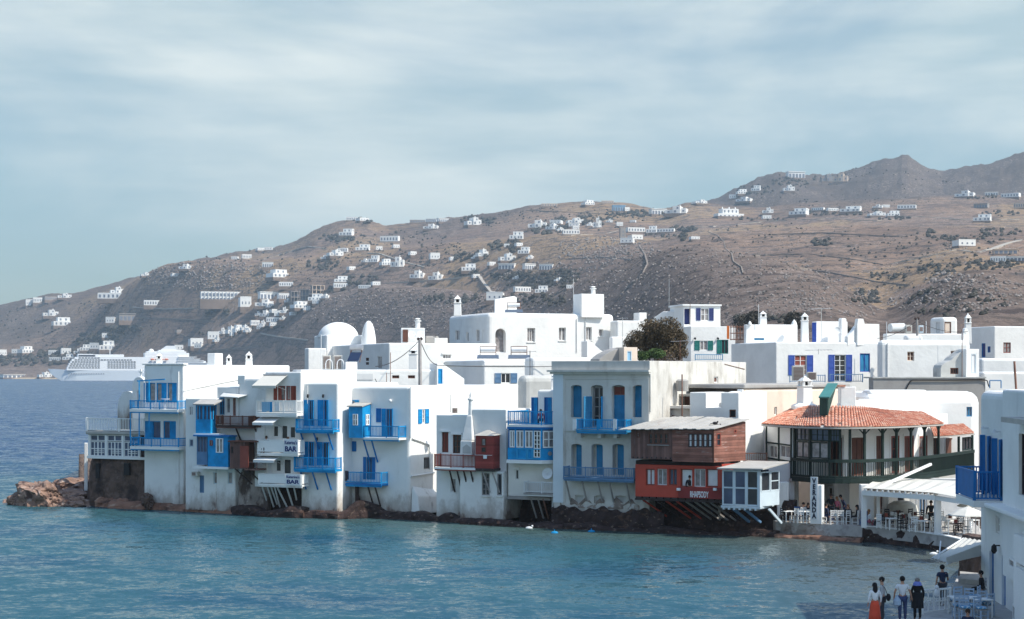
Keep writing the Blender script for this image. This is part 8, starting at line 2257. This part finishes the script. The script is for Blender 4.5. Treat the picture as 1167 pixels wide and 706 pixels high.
def person(loc, yaw, label, H=1.74, top=M_cloth_w, legs=M_navy, hair=M_black, pose='stand', skirt=None, longhair=False, jacket=None, arms=None, sleeves=True, lean=0.0, skin=None, fingers=True, shoes=None, group='people by the water'):
    """local axes: +x the figure's right, +y the way it faces"""
    root = thing('person', loc, label, 'person', group)
    root.rotation_euler = (0, 0, yaw); WL[root] = Vector((0, 0, 0))
    s = H / 1.75
    V = lambda x, y, z: Vector((x * s, y * s, z * s))
    sit = pose == 'sit'
    hz = .50 if sit else .95
    up = hz - .95
    def tl(z): return lean * (z - .95)
    T_ = lambda x, y, z: V(x, y + tl(z), z + up)
    pel, wai, che, nek = T_(0, 0, .95), T_(0, 0, 1.12), T_(0, 0, 1.32), T_(0, 0, 1.48)
    hd0, hd1, hd2 = T_(0, .02, 1.545), T_(0, .035, 1.63), T_(0, .02, 1.71)
    leg = {}
    for sd in (-1, 1):
        if sit:
            leg[sd] = [(V(.10 * sd, .02, .50), .085), (V(.12 * sd, .42, .48), .062), (V(.12 * sd, .44, .25), .05), (V(.12 * sd, .42, .07), .036)]
        else:
            st = .07 * sd if pose == 'walk' else 0
            leg[sd] = [(V(.10 * sd, 0, .90), .088), (V(.105 * sd, st * .7 + .01, .50), .058), (V(.11 * sd, st * .9 - .02, .28), .052), (V(.11 * sd, st, .08), .036)]
    arm = {}
    A = arms or {}
    for sd in (-1, 1):
        e, w = A.get(sd, ((.26 * sd, -.02, 1.13), (.27 * sd, .06, .89)))
        arm[sd] = [(T_(.185 * sd, 0, 1.41), .056), (T_(*e), .042), (T_(*w), .028)]
    body = [[(pel, .125 * s), (wai, .115 * s), (che, .135 * s), (nek, .058 * s), (hd0, .058 * s), (hd1, .098 * s), (hd2, .085 * s)]]
    for sd in (-1, 1):
        body.append([(pel, .125 * s)] + [(p, r * s) for p, r in leg[sd]] + [(leg[sd][3][0] + V(0, .13, -.045), .032 * s)])
        body.append([(che, .135 * s)] + [(p, r * s) for p, r in arm[sd]] + [(arm[sd][2][0] + (arm[sd][2][0] - arm[sd][1][0]).normalized() * .075 * s, .034 * s)])
    if fingers:
        for sd in (-1, 1):
            w = arm[sd][2][0]; d = (w - arm[sd][1][0]).normalized(); side = d.cross(Vector((1, 0, 0)) if abs(d.x) < .8 else Vector((0, 1, 0))).normalized()
            cur = d.cross(side).normalized() * (.02)
            b0 = w + d * .06 * s
            for i, ln in enumerate((.075, .088, .082, .065)):
                o_ = side * (.027 - .018 * i) * s
                body.append([(b0 + o_, .010), (b0 + o_ + d * ln * .55 * s, .0085), (b0 + o_ + d * ln * s + cur, .007)])
            body.append([(w + d * .03 * s + side * .03 * s, .011), (w + d * .075 * s + side * .062 * s, .009)])
    b = grow('body', root, body, skin or SKINM)
    # face: nose, eyes, ears joined to the head as small features
    c = hd1; mb = MB()
    mb.sphere(c + V(0, .105, -.005), .018 * s, 6, 5, .8, 1.2, 1.3)
    for sd in (-1, 1): mb.sphere(c + V(.098 * sd, 0, -.005), .024 * s, 6, 5, .5, .8, 1.3)
    mk_local('face_features', mb, skin or SKINM, b)
    mb = MB()
    for sd in (-1, 1): mb.sphere(c + V(.036 * sd, .090, .028), .012 * s, 6, 5)
    mb.box(*(lambda q: (q.x - .024 * s, q.x + .024 * s, q.y, q.y + .012 * s, q.z - .004, q.z + .004))(c + V(0, .088, -.05)))
    mk_local('eyes_and_mouth', mb, M_brown, b)
    # clothing
    t = [[(pel + V(0, 0, -.02), .140 * s), (wai, .132 * s), (che, .152 * s), (T_(0, 0, 1.44), .085 * s)]]
    for sd in (-1, 1):
        a_ = arm[sd]
        if sleeves: t.append([(che, .152 * s), (a_[0][0], .072 * s), (a_[1][0], .054 * s), (a_[1][0].lerp(a_[2][0], .85), .042 * s)])
        else: t.append([(che, .152 * s), (a_[0][0], .074 * s), (a_[0][0].lerp(a_[1][0], .62), .062 * s)])
    grow('jacket' if jacket else 'shirt', root, t, jacket or top)
    if skirt:
        q = pel + V(0, 0, .06)
        mk_local('skirt', MB().lathe(q - Vector((0, 0, .86 * s)), [(.27 * s, 0), (.24 * s, .3 * s), (.20 * s, .65 * s), (.145 * s, .86 * s)], 20), skirt, root, True)
    else:
        l = []
        for sd in (-1, 1):
            l.append([(pel, .138 * s)] + [(p, (r + .018) * s) for p, r in leg[sd]])
        grow('trousers', root, l, legs)
    for sd in (-1, 1):
        f = leg[sd][3][0]
        mk_local('shoe', MB().sphere(f + V(0, .06, -.05), .05 * s, 10, 6, .95, 2.3, .65), shoes or M_black, root)
    hm_ = MB().sphere(hd1 + V(0, -.022, .035), .112 * s, 12, 9, .96, 1.0, 1.0)
    if longhair: hm_.sphere(hd1 + V(0, -.085, -.14), .13 * s, 12, 8, .85, .45, 1.9)
    mk_local('hair', hm_, hair, root, True)
    return root
def mk_local(name, mb, m, parent, smooth=False):
    me = tomesh(mb, Vector((0, 0, 0)), name, smooth=smooth); me.materials.append(m)
    o = bpy.data.objects.new(name, me); COL.objects.link(o); o.parent = parent
    return o
M_orangered = paint('orange_red_cloth', (.62, .075, .035)); M_greyj = paint('pale_grey_cloth', (.42, .42, .43)); M_jean = paint('blue_denim', (.045, .065, .15)); M_dk = paint('black_cloth', (.016, .016, .02))
M_dkt = paint('charcoal_cloth', (.05, .05, .06)); M_hgrey = paint('grey_hair', (.22, .19, .17)); M_hbr = paint('brown_hair', (.05, .028, .018)); M_hbk = paint('black_hair', (.012, .010, .011)); M_hbl = paint('blond_hair', (.30, .15, .07))
M_redc = paint('red_cloth', (.33, .045, .04)); M_bluej = paint('blue_cloth', (.04, .12, .32)); M_pinkc = paint('pink_cloth', (.55, .16, .22)); M_navyc = paint('navy_cloth', (.025, .035, .075)); M_lbl = paint('pale_blue_cloth', (.40, .50, .62))
M_scarf = paint('blue_scarf', (.16, .20, .50))
def at(px, Y, z=TZ): return Vector((Xp(px, Y), Y, z))
person(at(997, 69.6), R(8), 'person in a white blouse and orange-red skirt with long black hair', 1.66, M_cloth_w, M_dk, M_hbk, skirt=M_orangered, longhair=True)
person(at(1005.5, 70.4), R(75), 'person in a pale grey jacket with a dark shoulder bag, seen from the side', 1.80, M_cloth_w, M_dkt, M_hbk, jacket=M_greyj)
person(at(1028.5, 70.6), R(-6), 'person in a white short-sleeved shirt and jeans holding a plastic bag', 1.80, M_cloth_w, M_jean, M_hbk, pose='walk', sleeves=False, arms={1: ((.30, -.02, 1.13), (.36, .04, .90)), -1: ((-.30, -.02, 1.13), (-.32, .03, .88))})
person(at(1045.5, 70.9), R(4), 'person in a long black coat with a blue scarf and grey hair', 1.70, M_dk, M_dk, M_hgrey, jacket=M_dk)
person(at(1074, 75.2), R(10), 'person in a dark short-sleeved shirt beside the white railing on the quay', 1.76, M_navyc, M_dkt, M_hbk, sleeves=False, arms={1: ((.30, .10, 1.10), (.38, .34, 1.08))})
person(at(1103, 69.0, TZ - .55), R(160), 'person whose dark-haired head shows at the bottom edge among blue cushions', 1.70, M_navyc, M_dkt, M_hbr, pose='sit')
def prop(name, label, cat, loc, parts):
    t = thing(name, loc, label, cat)
    for nm, mb, m in parts: mk(nm, mb, m, t)
    return t
q = at(1022.3, 70.4, TZ + .62)
prop('plastic_bag', 'pale blue plastic bag carried in a left hand on the quay', 'bag', q, [('sack', MB().lathe(q, [(.05, 0), (.17, .08), (.15, .25), (.05, .40), (.03, .46)], 9), M_lbl), ('handle', MB().tube(q + Vector((0, 0, .45)), q + Vector((.03, 0, .56)), .012, 5), M_lbl)])
q = at(1010.8, 70.0, TZ + .92)
prop('shoulder_bag', 'small black bag hanging at the hip of the grey-jacketed person', 'bag', q, [('bag_body', MB().sphere(q + Vector((.06, 0, .12)), .14, 10, 7, .7, .55, 1.1), M_dk), ('strap', MB().path([q + Vector((.03, 0, .2)), q + Vector((-.06, .03, .45)), q + Vector((-.18, .08, .60))], .014, 5), M_dk)])
q = at(1045.5, 70.82, TZ + 1.40)
tag(mk('scarf', MB().lathe(q, [(.13, 0), (.19, .03), (.15, .12), (.10, .17)], 14), M_scarf), 'blue scarf round the neck of the black-coated person', 'scarf')
# coat skirt
q = at(1045.5, 70.9, TZ + .50)
tag(mk('coat_tail', MB().lathe(q, [(.25, 0), (.24, .35), (.20, .62)], 16), M_dk), 'lower part of the long black coat hanging below the hips', 'coat')
# ---------------------------------------------------------------- cafe furniture
def chair(label, wm, group='cafe chairs on the terraces', name='cafe_chair'):
    t = thing(name, Vector((0, 0, 0)), label, 'chair', group)
    mk('seat', MB().box(-.21, .21, -.21, .21, .43, .47), M_greywood if wm is not M_dk else M_darkwood, t)
    for sx_ in (-1, 1):
        mk('leg', MB().box(.19 * sx_ - .022, .19 * sx_ + .022, .165, .21, 0, .43), wm, t)
        mk('leg', MB().box(.19 * sx_ - .022, .19 * sx_ + .022, -.23, -.185, 0, .95), wm, t)
    mb = MB()
    for z in (.58, .72, .86): mb.box(-.168, .168, -.222, -.197, z, z + .075)
    mk('backrest', mb, wm, t)
    mb = MB().box(-.168, .168, .18, .2, .2, .23).box(-.168, .168, -.215, -.195, .2, .23).box(-.2, -.18, -.184, .164, .16, .19).box(.18, .2, -.184, .164, .16, .19)
    mk('stretcher', mb, wm, t)
    return t
def table(label, m, round_=False):
    t = thing('cafe_table', Vector((0, 0, 0)), label, 'table', 'cafe tables on the terraces')
    if round_:
        mk('tabletop', MB().lathe((0, 0, .70), [(.36, 0), (.36, .03)], 18), m, t); mk('pedestal', MB().lathe((0, 0, 0), [(.24, 0), (.05, .05), (.035, .70)], 10), M_darkwood, t)
    else:
        mk('tabletop', MB().box(-.36, .36, -.36, .36, .70, .74), m, t)
        for a in (-1, 1):
            for b in (-1, 1): mk('leg', MB().box(a * .31 - .025, a * .31 + .025, b * .31 - .025, b * .31 + .025, 0, .70), m, t)
    return t
cw = chair('white slat-backed cafe chair', M_white2); cd = chair('dark wooden cafe chair', M_dk); cb = chair('blue painted cafe chair', M_bluej)
tw = table('square white cafe table', M_white2); tk = table('round dark cafe table', M_darkwood, True)
def put(proto_, loc, rz, label):
    if not proto_.get('_used'):
        proto_.location = loc; proto_.rotation_euler = (0, 0, rz); proto_['label'] = label; proto_['_used'] = 1; return proto_
    r = dup(proto_, loc, rz, label)
    if '_used' in r: del r['_used']
    return r
# under the veranda balcony
for (p, Y, rz, pr, lab) in ((892, 117.4, 160, cd, 'dark wooden chair at the left end under the veranda'), (905, 117.0, 120, cw, 'white chair beside the dark one under the veranda'), (912, 116.6, 0, cw, 'white chair with its back to the sea left of the lettered pillar'), (920.5, 116.4, 20, cw, 'white chair just left of the lettered pillar'),
                            (910, 118.5, 200, cb, 'blue chair behind the white ones under the veranda'), (937, 116.0, -60, cw, 'white chair just right of the lettered pillar'), (949.5, 115.8, 0, cw, 'white chair facing inland beneath the standing dark jacket'), (957.5, 115.7, 0, cw, 'white chair paired right of the one under the dark jacket'), (964, 115.6, 40, cw, 'white chair left of the seated dark-coated pair'), (974.5, 115.4, 70, cw, 'white chair by the big white corner pillar'), (984, 114.9, 0, cb, 'blue chair by the big white corner pillar')):
    put(pr, at(p, Y), R(rz), lab)
for (p, Y, pr, lab) in ((899, 117.5, tw, 'white table between the left chairs under the veranda'), (916, 117.3, tw, 'white table before the seated pair left of the lettered pillar'), (946, 116.9, tk, 'dark round table beside the red top under the veranda'), (968, 116.6, tk, 'dark round table between the seated dark coats')):
    put(pr, at(p, Y), .2, lab)
CAFE = 'people at the cafe'
person(at(915.5, 118.0, TZ - .02), R(200), 'seated person in a pale shirt with short dark hair left of the lettered pillar', 1.74, M_greyj, M_dkt, M_hbk, 'sit', fingers=False, group=CAFE)
person(at(921, 118.2, TZ - .02), R(190), 'seated person in dark clothes with long dark hair left of the lettered pillar', 1.68, M_dk, M_dk, M_hbr, 'sit', longhair=True, fingers=False, group=CAFE)
person(at(935.5, 117.0, TZ - .02), R(-70), 'seated person in a red top right of the lettered pillar', 1.66, M_redc, M_jean, M_hbr, 'sit', longhair=True, fingers=False, group=CAFE)
person(at(941, 116.8, TZ - .02), R(-60), 'seated person in a dark blue jacket and jeans', 1.80, M_navyc, M_jean, M_hbk, 'sit', fingers=False, group=CAFE)
person(at(947, 118.4), R(185), 'standing person in an open dark jacket over white under the veranda', 1.82, M_cloth_w, M_dkt, M_hbr, jacket=M_dk, fingers=False, group=CAFE)
person(at(955, 118.2), R(120), 'standing person in pink with long fair hair under the veranda', 1.66, M_pinkc, M_dkt, M_hbl, longhair=True, fingers=False, lean=.15, group=CAFE)
person(at(963.5, 117.8), R(95), 'person in navy leaning over the table under the veranda', 1.80, M_navyc, M_jean, M_hbk, lean=.45, fingers=False, group=CAFE)
person(at(966.5, 116.6, TZ - .02), R(150), 'seated person in black at the dark round table', 1.70, M_dk, M_dk, M_hbr, 'sit', longhair=True, fingers=False, group=CAFE)
person(at(977, 116.2, TZ - .02), R(80), 'seated person in black close to the big corner pillar', 1.70, M_dk, M_dk, M_hbk, 'sit', longhair=True, fingers=False, group=CAFE)
person(at(990, 114.8, TZ - .18), R(-60), 'seated person in a white top with auburn hair on the lower terrace', 1.66, M_cloth_w, M_pinkc, M_hbl, 'sit', longhair=True, fingers=False, group=CAFE)
person(at(1004, 114.4, TZ - .18), R(70), 'seated person in bright blue with grey hair on the lower terrace', 1.70, M_bluej, M_dkt, M_hgrey, 'sit', fingers=False, group=CAFE)
person(at(1061, 112.6), R(170), 'standing person in a black jacket among the pergola tables', 1.80, M_cloth_w, M_dk, M_hbk, jacket=M_dk, fingers=False, group=CAFE)
q = at(788, 119.2, Zp(556.5, 119) - .95)
person(Vector((Xp(786, 118.9), 118.9, Zp(571, 118.9))), R(190), 'person in black leaning in the white doorway of the red house', 1.72, M_dk, M_dk, M_hbk, fingers=False, group=CAFE)
person(F4.w(F4.uz(307.5, 500)[0], b2[2] - .02, .45), R(150), 'person in dark blue at the rail of the middle bar balcony', 1.70, M_navyc, M_dk, M_hbr, 'sit', fingers=False, group='people on balconies')
person(F4.w(F4.uz(331, 500)[0], b2[2] - .02, .35), R(190), 'person with brown hair above the middle bar sign', 1.66, M_redc, M_dk, M_hbr, 'sit', fingers=False, group='people on balconies')
person(F8.w(F8.uz(608, 470)[0], zr + .14 - .5 if False else Zp(487, 125.6), -1.2), R(170), 'person with brown hair on the terrace over the blue bay', 1.66, M_redc, M_dk, M_hbr, 'sit', fingers=False, group='people on balconies')

# pergola
pg = thing('pergola', at(1025, 112), 'white pergola with canvas roof over the crowded lower terrace', 'pergola')
zA = 3.25
f0, f1 = at(983, 113.2, zA), at(1067, 108.6, zA); b0, b1 = at(1003, 121, zA + .25), at(1100, 116, zA + .25)
mk('front_beam', MB().bar(f0, f1, .16, .30), M_white2, pg)
mk('side_beam', MB().bar(f1, at(1110, 104.5, zA - .05), .16, .26), M_white2, pg)
mb = MB(); n = 13
for i in range(n):
    t = (i + .5) / n; mb.bar(f0.lerp(f1, t) + Vector((0, -.22, .20)), b0.lerp(b1, t) + Vector((0, 0, .12)), .09, .12)
mk('rafters', mb, M_white2, pg)
mb = MB(); n = 12; vs = []; fs = []
for i in range(n + 1):
    for j in range(9):
        t, s_ = i / n, j / 8
        v = f0.lerp(f1, t).lerp(b0.lerp(b1, t), s_) + Vector((0, 0, .30 - .07 * math.sin(math.pi * ((i * 1.0) % 1)) - .10 * math.sin(math.pi * s_) * (i % 2)))
        vs += [v, v + Vector((0, 0, .015))]
for i in range(n):
    for j in range(8):
        a, b, c_, d = [(ii * 9 + jj) * 2 for ii, jj in ((i, j), (i + 1, j), (i + 1, j + 1), (i, j + 1))]
        fs += [(a, b, c_, d), (a + 1, d + 1, c_ + 1, b + 1)]
mk('canvas_roof', MB().add(vs, fs), M_canvas, pg)
q = [f1 + Vector((-.3, -.1, .33)), at(1112, 104.5, zA + .12), at(1112, 115, zA + .45), b1 + Vector((0, 0, .28))]
mk('canvas_roof', MB().hexa(q + [v + Vector((0, 0, .02)) for v in q]), M_canvas, pg)
mk('roof_arm', MB().bar(at(1000, 116, zA + .15), at(1061, 119, zA + 1.55), .16), M_white2, pg)
for (p, Y, w) in ((984.5, 113.3, .3), (1001, 113.6, .18), (1068.5, 108.7, .36), (1009, 119, .35), (1033, 119.5, .35), (1060, 118.5, .3)):
    c = G2(p, Y)
    mk('post', MB().prism([(c.x - w / 2, c.y - w / 2), (c.x + w / 2, c.y - w / 2), (c.x + w / 2, c.y + w / 2), (c.x - w / 2, c.y + w / 2)], TZ, zA - .16), M_white2, pg)
# rear wall of the terrace with a stair and white balustrade
rw_ = House('terrace_backdrop', at(1060, 124), 'shaded white ground floor wall behind the pergola tables', 'wall')
Fz_ = Fr(G2(985, 124), G2(1125, 122))
rw_.wall(MB().fbox(Fz_, 0, Fz_.L, TZ - .1, 3.6, -.5, 0), M_white, .02)
opening(rw_, Fz_, 1003, 566, 1011, 582, M_brown, M_glass, 1, 1, .15)
opening(rw_, Fz_, 1023, 562, 1031, 590, M_darkwood, M_black, 1, 1, .15, name='door')
opening(rw_, Fz_, 1048, 564, 1056, 590, M_bluegrey, M_glass, 2, 1, .15, name='door')
rw_.done()
mbz = MB(); rail_panel(mbz, at(1044, 121), at(1058, 120.5), TZ, TZ + 1.6, .2, .06)
tag(mk('stair_railing', mbz, M_white2), 'white barred railing at the back of the pergola terrace', 'railing')
tag(mk('parasol_cover', MB().lathe(at(1028, 118.5, TZ), [(1.15, 0), (1.1, .6), (.95, 1.1), (.55, 1.32), (.02, 1.4)], 14), M_canvas, smooth=True), 'pale rounded canvas cover bulging behind the pergola tables', 'cover')
rn = random.Random(5)
pos = []
NROW = ['front', 'second', 'third', 'rear']
for r_ in range(4):
    n_ = 0
    for i in range(9):
        p = 1004 + i * 12.2 + r_ * 2.5 + rn.uniform(-1.5, 1.5); Y = 112.6 - i * .72 + r_ * 1.9 + rn.uniform(-.2, .2)
        if abs(p - 1061) < 4 and r_ == 0: continue
        if p > 1108: continue
        n_ += 1
        if (i + r_) % 3 == 1:
            put(tw if rn.random() < .6 else tk, at(p, Y), rn.uniform(0, 1), f'cafe table, {n_} along from the left in the {NROW[r_]} row under the pergola')
        else:
            pr = rn.choice((cw, cw, cw, cd))
            cn = 'white' if pr is cw else 'dark'
            put(pr, at(p, Y), rn.uniform(0, 6.28), f'{cn} chair, {n_} along from the left in the {NROW[r_]} row under the pergola')
# rust-brown menu blocks and glassware on tables (small items)
for i in range(14):
    p = 1010 + i * 6.6; Y = 112.9 - i * .40 + (i % 3) * 1.5
    q = at(p, Y, TZ + .745)
    m_ = (M_redwood, M_cloth_w, M_brown)[i % 3]
    tag(mk('menu_stand' if i % 3 != 1 else 'napkin_holder', MB().box(q.x - .10, q.x + .10, q.y - .03, q.y + .03, q.z, q.z + .22).box(q.x - .12, q.x + .12, q.y - .06, q.y + .06, q.z - .005, q.z + .012), m_), f'{"red-brown menu stand" if i % 3 == 0 else "white napkin holder" if i % 3 == 1 else "brown menu stand"} on a pergola table', 'tableware', 'small things on the pergola tables')

# parasols behind the right-hand house balcony
for (p, Y, lab) in ((1103, 101.5, 'white parasol at the far right of the terrace near the blue balcony'), (1112, 108, 'white parasol behind the other near the blue balcony')):
    u_ = thing('parasol', at(p, Y), lab, 'parasol', 'white parasols on the terrace')
    mk('canopy', MB().lathe(at(p, Y, TZ + 1.75), [(1.15, 0), (1.12, .06), (.6, .32), (.02, .52)], 8), M_canvas, u_)
    mk('pole', MB().tube(at(p, Y), at(p, Y, TZ + 2.3), .03, 6), M_metal, u_)
# fabric awning reaching over the rocks
aw = thing('canvas_awning', at(1100, 82), 'big white canvas awning sloping over the dark doorway by the rocks', 'awning')
a0, a1 = P(1062, 637, 80), P(1079, 642.5, 76); c0, c1 = P(1098, 614, 86), P(1124, 618, 82)
vs = []; fs = []; n = 10
for i in range(n + 1):
    for j in range(7):
        t, s_ = i / n, j / 6
        v = a0.lerp(a1, t).lerp(c0.lerp(c1, t), s_) + Vector((0, 0, -.10 * math.sin(math.pi * s_) + .05 * (i % 2)))
        vs += [v, v + Vector((0, 0, .02))]
for i in range(n):
    for j in range(6):
        a, b, c_, d = [(ii * 7 + jj) * 2 for ii, jj in ((i, j), (i + 1, j), (i + 1, j + 1), (i, j + 1))]
        fs += [(a, b, c_, d), (a + 1, d + 1, c_ + 1, b + 1)]
mk('canvas', MB().add(vs, fs), M_canvas, aw)
e0, e1 = P(1079, 642.5, 76), P(1118, 634, 78)
mk('valance', MB().hexa([e0, e1, e1 + Vector((0, .05, .5)), e0 + Vector((0, .05, .25)), e0 + Vector((0, .08, 0)), e1 + Vector((0, .08, 0)), e1 + Vector((0, .13, .5)), e0 + Vector((0, .13, .25))]), M_canvas, aw)
mk('frame', MB().tube(e0, P(1121, 627, 82), .05, 6).tube(a0, c0, .05, 6).tube(P(1070, 638, 78), P(1072, 617, 82), .035, 5), M_canvasg, aw)
dk = House('boat_store', at(1106, 88), 'dark stone boat store with a black opening beneath the canvas awning', 'store')
Fd = Fr(G2(1092, 86.5), G2(1122, 84.5))
rocky('stone_wall', [Fd.w(0, 0, 0).xy, Fd.w(Fd.L, 0, 0).xy], .9, lambda t: 3.0, 1.0, M_stone, 61, dk.root, .12, .25)
rocky('stone_wall', [Fd.w(-.8, 0, -2).xy, Fd.w(0, 0, .0).xy], -.2, lambda t: 2.6, 1.0, M_stone, 62, dk.root, .18, .25)
dk.done()
mk('step_block', MB().prism([tuple(G2(1092, 80)), tuple(G2(1122, 79)), tuple(G2(1122, 83)), tuple(G2(1092, 84))], TZ, TZ + .28).prism([tuple(G2(1094, 81)), tuple(G2(1122, 80)), tuple(G2(1122, 83)), tuple(G2(1094, 84))], TZ + .283, TZ + .5), M_pave)['kind'] = 'structure'

# quay seating: white railings, blue and white chairs with cushions
fr = thing('picket_rail', at(1066, 72.4), 'white painted railing along the quay in front of the blue chairs', 'railing')
mb = MB(); rail_panel(mb, at(1051.5, 72.6), at(1083, 73.4), TZ + .0, TZ + .98, .30, .05, .07, .08, mid=True)
mk('rails', mb, M_white2, fr)
mb = MB()
for i in range(9): mb.bar(at(1053 + i * 3.4, 72.75 + i * .08, TZ + .30), at(1055 + i * 3.4, 72.75 + i * .08, TZ + .62), .05)
mk('lattice', mb, M_canvasg, fr)
q = at(1067.5, 72.3, TZ + .98)
tag(mk('white_cat_figure', MB().sphere(q + Vector((0, 0, -.05)), .12, 10, 8, .8, .8, 1.5).sphere(q + Vector((0, 0, .18)), .09, 10, 8), M_cloth_w), 'small white lump on top of the white quay railing', 'ornament')
cbw = chair('blue and white quay chair', M_lbl, 'blue and white chairs on the quay', 'quay_chair')
M_cush = mat('blue_patterned_cushion', (.10, .30, .52), .9, .1, 2, .1, 8, (((.62, .68, .72), 9, .52, .56, (1, 1, 1)),))
for i, (p, Y, rz) in enumerate(((1088, 73.4, 20), (1095, 74.2, 200), (1103, 73.6, 150), (1110, 74.6, 60), (1117, 73.2, 10), (1092, 71.6, 0), (1100, 71.0, 180), (1110, 71.6, 90), (1118, 70.8, 210), (1125, 72.2, 30))):
    put(cbw, at(p, Y), R(rz), f'pale blue quay chair, {NTH[i % 5]} in the {"rear" if i < 5 else "front"} row by the right-hand house')
    q = at(p, Y, TZ + .475)
    cu_ = mk('cushion', MB().box(q.x - .19, q.x + .19, q.y - .19, q.y + .19, q.z, q.z + .10), M_cush, None, bev=.035)
    tag(cu_, f'blue patterned cushion on the {NTH[i % 5]} chair of the {"rear" if i < 5 else "front"} quay row', 'cushion', 'cushions on the quay chairs')
tq = table('low white quay table', M_white2)
for (p, Y, lab) in ((1092, 72.6, 'white table between the left quay chairs'), (1106, 72.4, 'white table in the middle of the quay chairs'), (1119, 71.9, 'white table by the wall among the quay chairs')):
    put(tq, at(p, Y), .1, lab)
person(at(1118.5, 77.6, TZ - .02), R(90), 'seated person in black close against the white wall on the quay', 1.7, M_dk, M_dk, M_hbk, 'sit', group='people by the water')
cf = chair('plain quay chair', M_cloth_w, 'blue and white chairs on the quay', 'quay_chair'); put(cf, at(1118.5, 77.6), R(90), 'white chair under the seated person by the wall')

# gulls and specks on the water
for i, (p, r_, m_, lab) in enumerate(((603, 602.5, M_cloth_w, 'white gull floating below the blue bay house'), (632, 608, M_blue, 'blue float on the water below the stucco house'), (674, 606.5, M_blue, 'blue float nearer the red house'), (1064, 632, M_cloth_w, 'white gull on the water by the canvas awning'))):
    Y = 22000 / (r_ - HR); q = Vector((Xp(p, Y), Y, .03))
    mb = MB().sphere(q, .16, 10, 7, 1.6, .8, .7)
    if m_ is M_cloth_w: mb.sphere(q + Vector((.22, 0, .14)), .075, 8, 6)
    else: mb.tube(q + Vector((0, 0, .08)), q + Vector((0, 0, .22)), .03, 5)
    tag(mk('gull' if m_ is M_cloth_w else 'float', mb, m_), lab, 'bird' if m_ is M_cloth_w else 'float')
for o in list(bpy.data.objects):
    if '_used' in o: del o['_used']
finish_pending()
